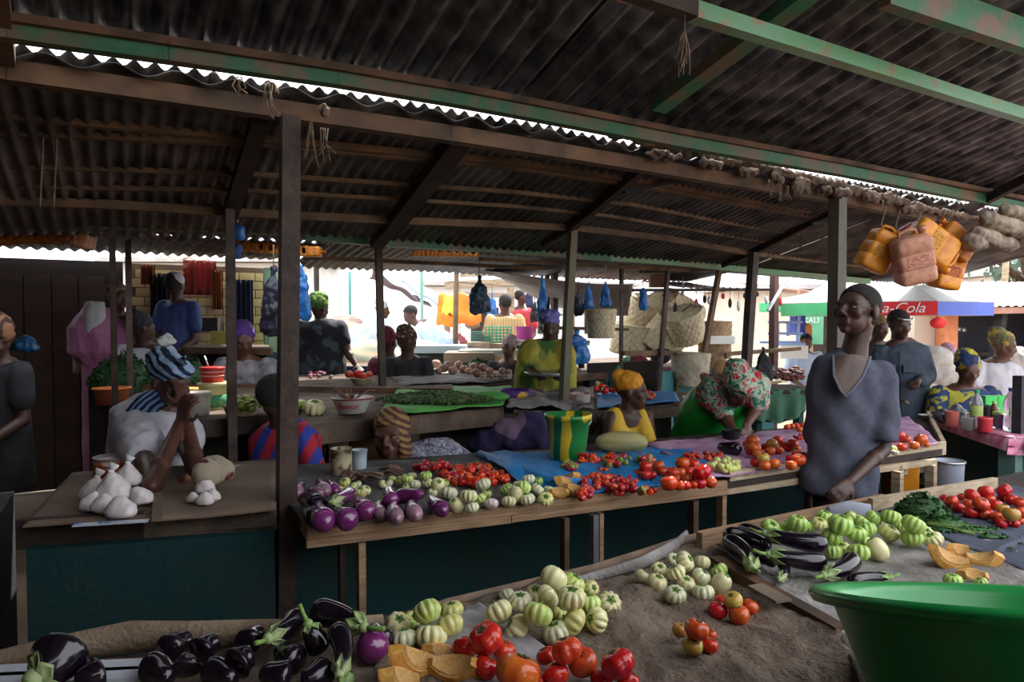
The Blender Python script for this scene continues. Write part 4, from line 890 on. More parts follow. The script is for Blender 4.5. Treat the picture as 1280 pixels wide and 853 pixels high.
def hand(mb, wrist, d, up, s=1.0, curl=.5, side=1, spread=.06):
    """palm and five separate fingers; d: wrist->knuckles, up: back of the hand, side: thumb side sign"""
    w_ = Vector(wrist); d = Vector(d).normalized(); n = Vector(up); n = (n - d * n.dot(d)).normalized(); x = d.cross(n) * side
    mb.loft([(w_ - d * .01 * s, .024 * s, .017 * s, x), (w_ + d * .03 * s, .036 * s, .017 * s, x), (w_ + d * .07 * s, .041 * s, .015 * s, x), (w_ + d * .088 * s, .038 * s, .012 * s, x)], 14)
    for k, L in enumerate((.068, .078, .072, .056)):
        o = w_ + d * .085 * s + x * (.030 - .0205 * k) * s; dd = (d + x * (.10 - .07 * k) * (1 + spread)).normalized(); p = o; ang = 0
        for j in range(3):
            ang += curl * (.55 + .3 * j); q = p + (dd * math.cos(ang) - n * math.sin(ang)) * (L * (.45, .32, .25)[j] * s)
            mb.cap(p, q, (.0098 - .0010 * j) * s, (.0090 - .0010 * j) * s, 8); p = q
    o = w_ + d * .025 * s + x * .030 * s; t1 = o + (d * .6 + x * .7 - n * .3).normalized() * .042 * s; t2 = t1 + (d * .9 + x * .15 - n * .35).normalized() * .030 * s
    mb.cap(o, t1, .013 * s, .0105 * s); mb.cap(t1, t2, .0105 * s, .0085 * s)
def arm(mb, sh, el, wr, s=1.0, r=(.046, .036, .024)):
    mb.cap(sh, el, r[0] * s, r[1] * s, 12); mb.cap(el, wr, r[1] * 1.02 * s, r[2] * s, 12)
    mid = Vector(el).lerp(Vector(wr), .28); mb.ell(mid, (r[1] * 1.08 * s,) * 3)
def rot(yaw, pitch=0, roll=0): return Euler((R(pitch), R(roll), 0)).to_matrix() if False else (Matrix.Rotation(R(yaw), 3, 'Z') @ Matrix.Rotation(R(pitch), 3, 'X') @ Matrix.Rotation(R(roll), 3, 'Y'))
def person(label, mb, skin, loc, vox=.008, cat='person', group=None, smooth=3):
    o = put_solid('person', mb, skin, None, loc, vox, smooth); tag(o, label, cat, group); return o
def wrap(name, parent, P, s, Rm, m, pieces, vox=.009, amp=.004):
    mb = MB()
    for (x, y, z, a, b, d) in pieces: mb.ell(P(x, y, z), (a * s, b * s, d * s), Rm, 18, 12)
    return put_solid(name, mb, m, parent, None, vox, 3, folds(amp, 40, 40))
def garment(name, parent, mb, m, vox=.010, amp=.006, fx=14, fz=4, smooth=4): return put_solid(name, mb, m, parent, None, vox, smooth, folds(amp, fx, fz))

# ---------- boy in the T-shirt ----------
D = 3.08
def B(px, py, dd=0.0): return at_d(px, py, D + dd)
body = MB(); hc = B(1071, 389, -.02); Rb = rot(-42, -10, 4) @ Matrix.Identity(3)
Rb = Matrix.Rotation(R(-60), 3, 'Z') @ Matrix.Rotation(R(-10), 3, 'X')
P = head_prims(body, hc, Rb, 1.08)
neckb = B(1066, 447, .02)
body.loft([(B(1076, 404, .03), .055, .060), (B(1070, 428, .03), .053, .056), (B(1067, 446, .03), .060, .058), (B(1064, 460, .03), .11, .07)], 16)
shL, shR = B(1106, 470, .03), B(1026, 464, .07)
elL, wrL = B(1104, 562, -.02), B(1062, 603, -.17)
arm(body, shL, elL, wrL, .95)
hand(body, wrL, B(1046, 621, -.22) - wrL, Vector((.3, -.6, .5)), .92, .55, -1)
elR, wrR = B(1020, 560, .10), B(1012, 615, .02)
arm(body, shR, elR, wrR, .95); hand(body, wrR, B(1010, 640, 0) - wrR, Vector((-1, 0, 0)), .92, .4, 1)
# torso, hips and legs
body.loft([(B(1064, 462, .04), .13, .075), (B(1063, 490, .05), .155, .09), (B(1060, 560, .06), .135, .085), (B(1055, 620, .06), .14, .09), (B(1052, 660, .06), .15, .10)], 20)
hipz = B(1052, 650, .06)
for q in (-1, 1):
    h = hipz + Vector((q * .085, 0, 0)); k_ = Vector((h.x + q * .01, h.y - .02, .48)); f_ = Vector((h.x + q * .015, h.y + .03, .07))
    body.cap(h, k_, .082, .058); body.cap(k_, f_, .055, .036); body.loft([(f_ + Vector((0, .06, -.035)), .035, .03, (1, 0, 0)), (f_ + Vector((0, 0, -.035)), .038, .034, (1, 0, 0)), (f_ + Vector((0, -.10, -.045)), .045, .022, (1, 0, 0)), (f_ + Vector((0, -.16, -.052)), .035, .014, (1, 0, 0))], 12)
boy = person('standing boy in grey-blue V-neck T-shirt and dark trousers behind the green garden eggs', body, SKIN, Vector((hipz.x, hipz.y, 0)), .0058, smooth=5)
eyes(boy, P, 1.08, Rb)
mb = MB(); mb.ell(P(0, .022, .040), (.0755 * .98, .093 * .98, .080 * .98), Rb, 24, 16)
hm = mb.mesh('hair'); 
def clip_hair(mb, P, s, Rm, zc=-.01):
    """short cropped hair: skull cap above a hairline"""
    c0 = P(0, 0, 0); inv = Rm.transposed(); keep = []
    L = [inv @ (Vector(v) - c0) / s for v in mb.v]
    fs = [f for f in mb.f if all((L[i].z > .050 - 1.1 * (L[i].y + .045)) if L[i].y < .035 else L[i].z > -.055 for i in f)]
    mb.f = fs; mb.sm = [True] * len(fs); return mb
bpy.data.meshes.remove(hm)
mb = MB(); mb.ell(P(0, .020, .033), (.0765 * 1.08, .0955 * 1.08, .0855 * 1.08), Rb, 56, 40); clip_hair(mb, P, 1.08, Rb); put('hair', mb, HAIR, boy)
SHIRT = mat('grey_blue_jersey', (.095, .10, .135), (.075, .08, .11), scale=40, rough=.9, bump=.15, bs=300, spec=.1)
g = MB()
g.loft([(B(1066, 450, .07), .105, .058), (B(1064, 459, .03), .160, .078), (B(1062, 478, .04), .178, .096), (B(1058, 520, .04), .165, .106), (B(1054, 570, .04), .160, .108), (B(1048, 598, .04), .176, .112), (B(1046, 617, .04), .186, .118)], 30)
g.loft([(B(1092, 462, .03), .05, .05, (1, 0, 0)), (B(1101, 474, .03), .066, .072, (1, 0, 0)), (B(1104, 505, .02), .068, .074, (1, 0, 0)), (B(1102, 540, -.01), .078, .078, (1, 0, 0)), (B(1101, 549, -.01), .078, .078, (1, 0, 0))], 18)
g.cap(B(1027, 470, .06), B(1020, 545, .10), .060, .058, 14)
g.cap(B(1030, 462, .05), B(1100, 466, .03), .055, .06)
def shirt_d(p):
    return folds(.012, 8, 2.6, 4)(p) + .004 * math.sin(p.x * 40 + p.z * 30 + 3 * noise.noise(p * 3))
sh = put_solid('t_shirt', g, SHIRT, boy, None, .011, 5, shirt_d)
# V opening: the collar band as a separate ribbed trim, skin patch under it
def on_shirt(px, py, depth=-.09): return B(px, py, depth)
Vp = [(1041, 445, -.020), (1042, 470, -.070), (1050, 488, -.092), (1057, 497, -.098), (1066, 487, -.094), (1079, 470, -.075), (1088, 446, -.025)]
mb = MB(); mb.tube([B(x, y, z) for x, y, z in Vp], .0065, 8); put('collar', mb, mat('collar_rib', (.13, .135, .17), (.10, .105, .14), scale=60, rough=.9), sh)
mb = MB(); c_ = [B(x, y, z) for x, y, z in Vp]; cen = B(1065, 443, -.050)
vs = c_ + [p.lerp(cen, .5) + Vector((0, -.006, 0)) for p in c_] + [cen]
n_ = len(c_); fs = [(i, i + 1, n_ + i + 1, n_ + i) for i in range(n_ - 1)] + [(n_ + i, n_ + i + 1, 2 * n_) for i in range(n_ - 1)]
mb.add(vs, fs, True); mb.add([v + Vector((0, .006, 0)) for v in vs], [tuple(reversed(f)) for f in fs], True); put('chest', mb, SKIN, boy)
tr = MB(); tr.loft([(B(1053, 618, .05), .165, .11), (B(1052, 660, .06), .175, .12), (B(1052, 690, .06), .17, .12)], 22)
for q in (-1, 1):
    h = hipz + Vector((q * .085, 0, -.05)); tr.loft([(h, .10, .10), (Vector((h.x + q * .012, h.y - .02, .48)), .085, .085), (Vector((h.x + q * .016, h.y + .03, .10)), .075, .078)], 16)
garment('trousers', boy, tr, mat('black_trousers', (.012, .012, .018), (.02, .02, .028), scale=20, rough=.85), .014, .008)
# cut the shirt front open inside the V by moving it behind the chest patch is not needed: the patch lies over it

# ---------- lady in white, elbows on the left stall ----------
BW = mat('blue_white_striped_headwrap', (.30, .42, .62), (.008, .015, .05), scale=9, rough=.8, kind='wave', dist=5.5, sharp=(.45, .55), rot=(R(20), R(50), R(10)))
BW2 = mat('blue_striped_shawl', (.16, .26, .46), (.006, .012, .045), scale=14, rough=.85, kind='wave', dist=2.5, sharp=(.4, .6), rot=(R(10), R(-40), 0))
WHITECLOTH = mat('white_cotton', (.62, .60, .66), (.50, .48, .56), scale=12, rough=.85, bump=.3)
D = 3.1
b = MB(); hc = B(213, 478, .05); Rl = rot(62, 18)
P = head_prims(b, hc, Rl, .98)
b.cap(B(208, 488, .08), B(198, 505, .14), .050, .062)
shA, shB = B(168, 528, .08), B(228, 540, .26)
b.loft([(B(197, 500, .16), .09, .06), (B(195, 520, .20), .18, .10), (B(195, 570, .22), .18, .12), (B(195, 640, .24), .19, .14)], 20)
elA, wrA = at_z(190, 608, TZ + .06), B(226, 527, -.10); elB, wrB = at_z(247, 592, TZ + .06), B(230, 512, -.06)
arm(b, shA, elA, wrA, 1.05); arm(b, shB, elB, wrB, 1.05)
hand(b, wrA, B(231, 505, -.14) - wrA, Vector((-.4, -1, .1)), 1.0, .75, 1)
hand(b, wrB, B(226, 474, .0) - wrB, Vector((.9, -.5, .1)), 1.0, .35, -1)
lady = person('seated woman in white with blue striped headwrap, elbows on the cardboard stall', b, SKIN2, Vector((shA.x, shA.y + .1, 0)), .007)
eyes(lady, P, .98, Rl)
wrap('headwrap', lady, P, 1.0, Rl, BW, ((0, .03, .055, .088, .105, .075), (0, .08, .085, .07, .08, .062), (0, -.01, .072, .082, .085, .05), (.0, .135, .07, .05, .045, .035)), .008, .007)
mb = MB(); q0 = B(222, 455, .02)
for dx, dy in ((10, -6), (8, -1), (11, 3)): mb.cap(q0, B(222 + dx, 452 + dy, -.02), .022, .006)
put_solid('knot', mb, BW, lady.children[-1], None, .006, 2)
g = MB(); g.loft([(B(199, 504, .15), .10, .085), (B(190, 520, .16), .20, .125), (B(192, 560, .18), .215, .14), (B(200, 612, .22), .21, .15), (B(200, 680, .24), .22, .17)], 24)
g.ell(B(184, 548, .02), (.125, .10, .135)); g.ell(B(176, 562, .0), (.10, .09, .08)); g.ell(B(232, 550, .20), (.09, .09, .12)); g.cap(shA, shA.lerp(elA, .52), .105, .092, 14)
garment('blouse', lady, g, WHITECLOTH, .011, .010, 18, 10)
g = MB(); g.tube([B(228, 497, .06), B(205, 496, .04), B(185, 504, .0), B(168, 524, -.02), B(155, 545, .10), B(150, 580, .2)], [.03, .05, .06, .06, .07, .07], 12, flat=.5); garment('shawl', lady, g, BW2, .009, .006)
mb = MB(); mb.tube([P(.078, .01, -.035) + Vector((0, 0, -.012 * math.cos(a))) + Vector((.012 * math.sin(a), 0, 0)) for a in [i * .7 for i in range(10)]], .002, 5); put('earring', mb, mat('brass', (.6, .4, .15), (.5, .35, .1), metal=.9, rough=.3), lady)
# patterned cloth under the right elbow and print bundle behind
mb = MB(); mb.ell(at_z(250, 600, TZ + .03), (.085, .07, .04)); mb.ell(at_z(262, 594, TZ + .04), (.05, .05, .04))
bundle('folded_cloth', mb, mat('brown_print', (.45, .28, .18), (.24, .07, .03), scale=14, rough=.9, sharp=(.42, .55)), 'crumpled brown and tan cloth under the right elbow', 'cloth', .008, .008, 30)
mb = MB(); mb.ell(at_z(268, 590, TZ + .06), (.085, .06, .07)); mb.ell(at_z(258, 592, TZ + .12), (.06, .05, .055)); mb.ell(at_z(264, 592, TZ + .10), (.06, .05, .055)); mb.cap(at_z(275, 592, TZ + .03), at_z(300, 583, TZ + .02), .03, .015)
bundle('cloth_bundle', mb, mat('cream_print', (.42, .35, .26), (.12, .03, .02), scale=16, rough=.9, kind='noise', sharp=(.60, .64), detail=1), 'cream cloth bundle with dark brown marks right of the elbows', 'cloth', .009, .010, 18)

# ---------- person in red and blue stripes behind the thick post ----------
D = 3.35
b = MB(); hc = B(346, 500, .05); Rh = rot(150, 20); P = head_prims(b, hc, Rh, 1.0)
b.cap(hc, B(352, 535, .08), .05, .06)
b.loft([(B(352, 530, .1), .10, .07), (B(355, 545, .12), .17, .10), (B(355, 640, .16), .19, .12)], 18)
b.cap(B(385, 548, .05), B(398, 600, -.02), .05, .045)
rb = person('person in a red and blue striped top, seated half behind the thick post', b, SKIN, Vector((hc.x, hc.y + .1, 0)), .01)
mb = MB(); mb.ell(P(0, .02, .035), (.088, .105, .092), Rh, 30, 20); put('hair', mb, HAIR, rb)
g = MB(); g.loft([(B(352, 528, .1), .10, .08), (B(356, 545, .12), .185, .115), (B(358, 640, .16), .20, .14)], 20); g.cap(B(378, 545, .04), B(397, 600, -.04), .068, .06)
garment('jersey', rb, g, mat('red_blue_stripes', (.42, .02, .04), (.03, .05, .32), scale=3.2, rough=.8, kind='wave', dist=.3, sharp=(.45, .55), rot=(0, R(-25), 0)), .011, .005)

# ---------- girl in brown headscarf ----------
D = 3.85
D = 3.62; GS = 1.12
b = MB(); hc = B(489, 545, -.02); Rg = rot(-8, 2, -8); P = head_prims(b, hc, Rg, GS)
b.cap(hc, B(508, 590, .08), .045, .06); b.cap(B(480, 600, .1), B(560, 578, .12), .07, .06)
gi = person('girl in ochre striped headscarf and white lace top, looking out over the sacking', b, SKIN2, Vector((hc.x, hc.y + .1, 0)), .0075)
eyes(gi, P, GS, Rg)
SC = mat('ochre_striped_scarf', (.30, .17, .06), (.08, .03, .02), scale=11, rough=.75, kind='wave', dist=2.5, sharp=(.3, .7), rot=(0, R(60), 0))
mb = MB(); mb.ell(P(0, .035, .045), tuple(q * GS for q in (.088, .098, .090)), Rg, 24, 16); mb.ell(P(.055, .0, -.045), tuple(q * GS for q in (.032, .07, .085)), Rg); mb.ell(P(-.062, .02, -.03), tuple(q * GS for q in (.022, .06, .075)), Rg); mb.ell(P(.01, -.015, -.120), tuple(q * GS for q in (.062, .055, .035)), Rg); mb.ell(P(0, -.055, .075), tuple(q * GS for q in (.058, .03, .022)), Rg)
put_solid('headscarf', mb, SC, gi, None, .008, 3, folds(.004, 30, 20))
g = MB(); g.loft([(B(500, 588, .1), .08, .08, (1, 0, 0)), (B(520, 574, .12), .10, .10, (0, 1, 0)), (B(555, 570, .16), .10, .11, (0, 1, 0)), (B(585, 590, .2), .08, .10, (0, 1, 0))], 18); g.ell(B(540, 568, .12), (.15, .10, .09)); g.cap(B(520, 580, .1), B(520, 640, .12), .13, .14)
garment('top', gi, g, mat('white_lace', (.50, .50, .60), (.10, .09, .16), scale=60, rough=.9, sharp=(.35, .6), dist=1), .010, .008)

# ---------- woman with yellow headwrap, in profile ----------
D = 3.95
b = MB(); hc = B(790, 490, 0); Ry = rot(74, 4); P = head_prims(b, hc, Ry, .94)
b.cap(B(786, 500, .0), B(784, 530, .02), .044, .052)
b.loft([(B(784, 509, .03), .07, .06), (B(782, 520, .04), .165, .085), (B(785, 560, .05), .16, .10), (B(785, 640, .08), .17, .12)], 20)
b.cap(B(764, 523, -.03), B(758, 590, -.1), .046, .04); b.cap(B(808, 522, .1), B(818, 590, .05), .044, .04)
yw = person('woman in profile with yellow headwrap and yellow sleeveless dress behind the long gourd', b, SKIN, Vector((hc.x, hc.y + .05, 0)), .0075)
eyes(yw, P, .94, Ry)
YW = mat('yellow_headwrap', (.62, .30, .02), (.50, .20, .01), scale=3, rough=.7, bump=.3); GW = mat('green_headwrap', (.03, .16, .06), (.02, .08, .10), scale=5, rough=.7)
wrap('headwrap', yw, P, .96, Ry, YW, ((0, .03, .055, .084, .098, .075), (0, .085, .08, .062, .06, .055)), .008, .006)
mb = MB(); mb.ell(P(.0, .125, .065), (.05, .035, .05), Ry); mb.cap(P(0, .11, .09), P(.01, .10, .15), .03, .015); put_solid('knot', mb, GW, yw.children[-1], None, .008, 2, folds(.006, 40, 40))
g = MB(); g.loft([(B(782, 531, .04), .150, .100), (B(786, 556, .05), .17, .115), (B(786, 650, .08), .18, .13)], 22); g.cap(B(768, 519, -.01), B(771, 545, -.05), .050, .07); g.cap(B(800, 518, .02), B(806, 545, -.03), .042, .06)
DRESSY = mat('yellow_print_dress', (.55, .34, .03), (.50, .05, .02), scale=16, rough=.8, kind='cells', c3=(.55, .34, .03), sharp=(.05, .92))
garment('dress', yw, g, DRESSY, .009, .004)
mb = MB(); mb.tube([P(.074, .01, -.03), P(.078, .01, -.075)], .003, 6); put('earring', mb, METAL, yw)

# ---------- woman bending in the green dress ----------
D = 4.2
RG = mat('red_green_floral_print', (.03, .14, .09), (.45, .03, .05), scale=17, rough=.8, kind='noise', c3=(.42, .55, .42), sharp=(.38, .62), dist=1.5, detail=1)
b = MB(); hc = B(922, 486, -.12); Rp = rot(15, 48); P = head_prims(b, hc, Rp, .98)
b.cap(hc, B(915, 494, .06), .05, .065)
b.loft([(B(918, 486, .04), .10, .07), (B(908, 498, .12), .20, .12), (B(892, 520, .22), .19, .14), (B(880, 560, .34), .2, .16), (B(880, 640, .4), .2, .18)], 20)
e1, w1 = B(905, 520, -.02), B(918, 540, -.20); e2, w2 = B(945, 512, .02), B(934, 530, -.14)
arm(b, B(893, 494, .05), e1, w1, 1.1); arm(b, B(942, 484, .05), e2, w2, 1.1)
hand(b, w1, B(926, 549, -.28) - w1, Vector((0, -.5, 1)), .95, .8, 1); hand(b, w2, B(932, 546, -.24) - w2, Vector((.3, -1, .3)), .95, 1.0, -1)
gr = person('woman bending over the mauve sacking in bright green dress and floral headwrap', b, SKIN2, Vector((hc.x, hc.y + .3, 0)), .008)
wrap('headwrap', gr, P, 1.0, Rp, RG, ((0, .03, .05, .098, .115, .085), (0, .09, .07, .08, .075, .07), (.0, -.02, .07, .085, .07, .05)), .009, .008)
g = MB(); g.loft([(B(916, 486, .04), .12, .09), (B(908, 498, .12), .22, .14), (B(890, 520, .22), .23, .17), (B(880, 560, .34), .235, .20), (B(880, 650, .4), .25, .22)], 24)
garment('dress', gr, g, mat('bright_green_satin', (.02, .36, .04), (.012, .26, .03), scale=4, rough=.4, spec=.5), .012, .012, 10, 6)
g = MB(); g.ell(B(940, 486, .0), (.11, .10, .125)); g.cap(B(942, 482, .02), B(947, 503, .0), .10, .075); g.ell(B(895, 492, .02), (.12, .10, .13)); g.cap(B(898, 485, .03), B(903, 512, -.03), .09, .075); g.cap(B(893, 480, .08), B(880, 470, .1), .05, .03)
garment('shawl', gr, g, RG, .010, .012, 16, 12)

# ---------- standing woman, yellow and green dress, purple headwrap ----------
D = 5.2
b = MB(); hc = B(687, 409, 0); Rw = rot(-4, 14); P = head_prims(b, hc, Rw, .92)
b.cap(hc, B(686, 432, .04), .045, .055)
b.loft([(B(684, 424, .04), .08, .06), (B(684, 436, .05), .18, .10), (B(683, 470, .05), .17, .12), (B(682, 520, .06), .2, .13), (B(682, 640, .06), .2, .13)], 18)
arm(b, B(664, 438, .02), B(660, 462, -.05), B(676, 470, -.2)); arm(b, B(704, 438, .02), B(708, 462, -.05), B(696, 470, -.2))
for w_, sd in ((B(676, 470, -.2), 1), (B(696, 470, -.2), -1)): hand(b, w_, Vector((.02 * sd, -1, .1)), ZX, .9, .6, sd)
p7 = person('standing woman with purple headwrap and yellow-green dress holding a tray', b, SKIN, Vector((hc.x, hc.y, 0)), .011)
wrap('headwrap', p7, P, .95, Rw, mat('purple_blue_headwrap', (.10, .07, .36), (.03, .02, .12), scale=14, rough=.7, c3=(.2, .2, .5), bump=.3), ((0, .03, .05, .085, .10, .07), (-.02, .0, .105, .07, .06, .045), (.03, .0, .10, .055, .06, .05)), .012, .014)
g = MB(); g.loft([(B(685, 425, .04), .10, .08), (B(684, 437, .04), .20, .12), (B(682, 462, .04), .24, .15), (B(681, 500, .04), .24, .16), (B(681, 620, .05), .25, .18)], 22); g.ell(B(664, 445, .0), (.11, .11, .13)); g.ell(B(704, 445, .0), (.10, .11, .13))
garment('dress', p7, g, mat('yellow_green_print', (.28, .24, .03), (.05, .13, .03), scale=9, rough=.8, c3=(.42, .36, .05), stretch=(1, 1, .4), sharp=(.38, .6)), .014, .016, 9, 3)
mb = MB(); p = B(686, 469, -.26); mb.lathe([(.0, 0), (.16, 0), (.18, .02), (.175, .025), (.15, .008), (0, .008)], p, 20)
tag(put('tray', mb, METAL, None, p), 'thin round tray held in front of the yellow-green dress', 'tray')

# ---------- woman with green headwrap, back turned ----------
D = 6.35
b = MB(); hc = B(399, 386, 0); Rw = rot(150, 12); P = head_prims(b, hc, Rw, .98); b.cap(hc, B(402, 405, .04), .05, .06)
b.loft([(B(402, 400, .0), .09, .07), (B(403, 410, 0), .20, .11), (B(402, 440, 0), .19, .13), (B(400, 500, 0), .22, .15), (B(400, 600, 0), .2, .13)], 18)
arm(b, B(428, 412, 0), B(434, 440, -.05), B(446, 458, -.12), 1.1); arm(b, B(377, 412, 0), B(374, 442, -.02), B(384, 462, -.1), 1.1); hand(b, B(446, 458, -.12), Vector((.5, -.8, -.2)), ZX, .9, .3, 1)
p8 = person('standing woman in dark dress with green headwrap, seen from behind', b, SKIN, Vector((hc.x, hc.y, 0)), .012)
wrap('headwrap', p8, P, 1.0, Rw, mat('green_headwrap2', (.05, .14, .03), (.22, .30, .05), scale=12, rough=.8, sharp=(.5, .62)), ((0, .03, .05, .095, .105, .08), (0, .02, .11, .085, .085, .05)), .012, .012)
g = MB(); g.loft([(B(402, 400, 0), .10, .09), (B(403, 409, 0), .22, .14), (B(402, 440, 0), .22, .16), (B(400, 470, 0), .25, .18), (B(400, 620, 0), .25, .18)], 20); g.cap(B(425, 410, 0), B(430, 428, -.02), .08, .075); g.cap(B(380, 410, 0), B(376, 430, 0), .08, .075)
garment('dress', p8, g, mat('black_blue_print', (.010, .012, .02), (.05, .07, .10), scale=9, rough=.8, sharp=(.5, .6), c3=(.015, .015, .02)), .015, .012, 9, 5)

# ---------- man in denim shirt ----------
D = 5.5
DEN = mat('dark_denim', (.035, .05, .075), (.055, .07, .10), scale=30, rough=.85, bump=.2)
b = MB(); hc = B(1124, 406, -.02); Rm_ = rot(8, 14); P = head_prims(b, hc, Rm_, 1.0); b.cap(hc, B(1124, 430, .03), .055, .065)
b.loft([(B(1124, 424, .03), .09, .07), (B(1126, 436, .03), .20, .10), (B(1127, 480, .03), .18, .12), (B(1125, 530, .03), .17, .12), (B(1125, 570, .03), .17, .12)], 18)
e1, w1 = B(1158, 470, .0), B(1146, 478, -.22); e2, w2 = B(1098, 474, .0), B(1112, 500, -.2)
arm(b, B(1150, 440, .02), e1, w1, 1.15); arm(b, B(1102, 440, .02), e2, w2, 1.15); hand(b, w1, Vector((-.5, -.6, 0)), ZX, 1, .8, 1); hand(b, w2, Vector((.6, -.6, .1)), ZX, 1, .7, -1)
for q in (-1, 1):
    h = B(1125 + q * 12, 560, .03); b.cap(h, Vector((h.x, h.y, .5)), .09, .065); b.cap(Vector((h.x, h.y, .5)), Vector((h.x, h.y + .02, .08)), .06, .04); b.cap(Vector((h.x, h.y, .04)), Vector((h.x, h.y - .15, .035)), .045, .035)
dm = person('standing man in a dark denim shirt looking down at his hands', b, SKIN, Vector((hc.x, hc.y, 0)), .011)
mb = MB(); mb.ell(P(0, .02, .036), (.078, .096, .086), Rm_, 30, 20); clip_hair(mb, P, 1.0, Rm_); put('hair', mb, HAIR, dm)
mb = MB(); mb.tube([P(-.065, -.05, .065), P(-.03, -.085, .06), P(.03, -.085, .06), P(.065, -.05, .065)], .008, 8); put('sunglasses', mb, METAL, dm)
g = MB(); g.loft([(B(1124, 428, .03), .10, .08), (B(1126, 437, .03), .22, .13), (B(1128, 470, .03), .215, .145), (B(1127, 520, .03), .20, .145), (B(1126, 545, .03), .20, .145)], 22)
g.cap(B(1150, 442, .02), B(1160, 470, .0), .08, .066); g.cap(B(1160, 470, 0), B(1150, 477, -.16), .062, .05); g.cap(B(1100, 442, .02), B(1097, 474, 0), .08, .066); g.cap(B(1097, 474, 0), B(1108, 496, -.15), .062, .05)
s_ = garment('denim_shirt', dm, g, DEN, .012, .010, 10, 6)
mb = MB(); mb.tube([B(1124, 440, -.115), B(1126, 480, -.125), B(1126, 540, -.125)], .006, 6); put('placket', mb, mat('denim_seam', (.02, .03, .05), (.03, .04, .06)), s_)
for q in (0, 1):
    mb = MB(); mb.beam(B(1112 + q * 24, 456, -.12), B(1112 + q * 24, 466, -.125), .09, .012, Vector((0, -1, 0))); put('pocket', mb, DEN, s_)
g = MB()
for q in (-1, 1):
    h = B(1125 + q * 12, 545, .03); g.loft([(h, .115, .12), (Vector((h.x + q * .02, h.y, .5)), .095, .10), (Vector((h.x + q * .02, h.y + .02, .08)), .085, .09)], 16)
garment('jeans', dm, g, mat('blue_jeans', (.015, .035, .14), (.02, .05, .18), scale=20, rough=.85), .014, .006)

# ---------- seated women by the drinks table ----------
def bust(label, hx, hy, d, Rh, s, skinm, dress, headm, hw=((0, .03, .05, .09, .10, .08), (0, .07, .09, .075, .075, .055)), wd=.21, drop=.9, shx=0, arms=None, vox=.012, amp=.009, hair=False, ey=False, cap=None):
    global D
    D = d; b = MB(); hc = B(hx, hy); P = head_prims(b, hc, Rh, s); k = FPX / d
    def Q(dx, dz, dy=0): return hc + Vector((dx + shx * min(1, max(0, (-dz - .1) * 4)), dy, dz))
    b.cap(hc, Q(0, -.16, .03), .05 * s, .06 * s)
    b.loft([(Q(0, -.12, .04), .08, .06), (Q(0, -.165, .05), wd * .9, .09), (Q(0, -.45, .06), wd * .82, .12), (Q(0, -drop, .08), wd * .9, .13)], 16)
    for sx, (el, wr) in zip((-1, 1), arms or ((None, None), (None, None))):
        sh_ = Q(sx * wd * .9, -.21, .04)
        if el is None: b.cap(sh_, Q(sx * (wd + .02), -.48, .02), .048, .04); b.cap(Q(sx * (wd + .02), -.48, .02), Q(sx * wd * .5, -.60, -.2), .04, .026)
        else: arm(b, sh_, B(*el), B(*wr)); hand(b, B(*wr), (B(*wr) - B(*el)), ZX, .9, .6, sx)
    o = person(label, b, skinm, Vector((hc.x, hc.y + .05, 0 if drop > .8 else hc.z - drop)), vox)
    if headm: wrap('headwrap', o, P, s, Rh, headm, hw, vox, .009)
    if hair:
        mb = MB(); mb.ell(P(0, .02, .036), (.080 * s, .098 * s, .088 * s), Rh, 30, 20); clip_hair(mb, P, s, Rh); put('hair', mb, HAIR, o)
    if ey: eyes(o, P, s, Rh)
    g = MB(); g.loft([(Q(0, -.135, .04), .09, .075), (Q(0, -.175, .05), wd, .115), (Q(0, -.45, .06), wd * .98, .15), (Q(0, -drop - .01, .08), wd * 1.05, .16)], 20)
    for sx in (-1, 1): g.cap(Q(sx * wd * .88, -.20, .04), Q(sx * (wd + .015), -.36, .02), .078, .072)
    garment('dress', o, g, dress, vox * 1.1, amp)
    return o, P, Q
YB = mat('yellow_blue_print', (.02, .04, .12), (.42, .38, .04), scale=10, rough=.8, sharp=(.48, .54), detail=1, dist=1)
bust('seated woman in a yellow and navy patterned dress and headwrap behind the bottles', 1210, 462, 5.3, rot(-5, 22), 1.0, SKIN2, YB, YB, wd=.23, ey=True)
bust('woman in white blouse with brown gold headwrap, facing right behind the seated one', 1254, 432, 6.4, rot(62, 16), 1.1, SKIN2, WHITECLOTH, mat('brown_gold_headwrap', (.20, .10, .03), (.42, .30, .06), scale=14, rough=.8, c3=(.08, .1, .06)), wd=.25)
bust('person in a patterned cap half hidden behind the denim man', 1098, 410, 6.2, rot(20, 10), .95, SKIN, BLACK, mat('olive_cap', (.12, .10, .04), (.25, .10, .05), scale=14, rough=.8), wd=.18)
bust('person with mauve headwrap behind the white sacks', 1186, 446, 8.0, rot(0, 20), 1.0, SKIN2, mat('pink_dress', (.6, .3, .35), (.5, .25, .3)), mat('mauve_headwrap', (.40, .22, .30), (.25, .15, .22), scale=12))
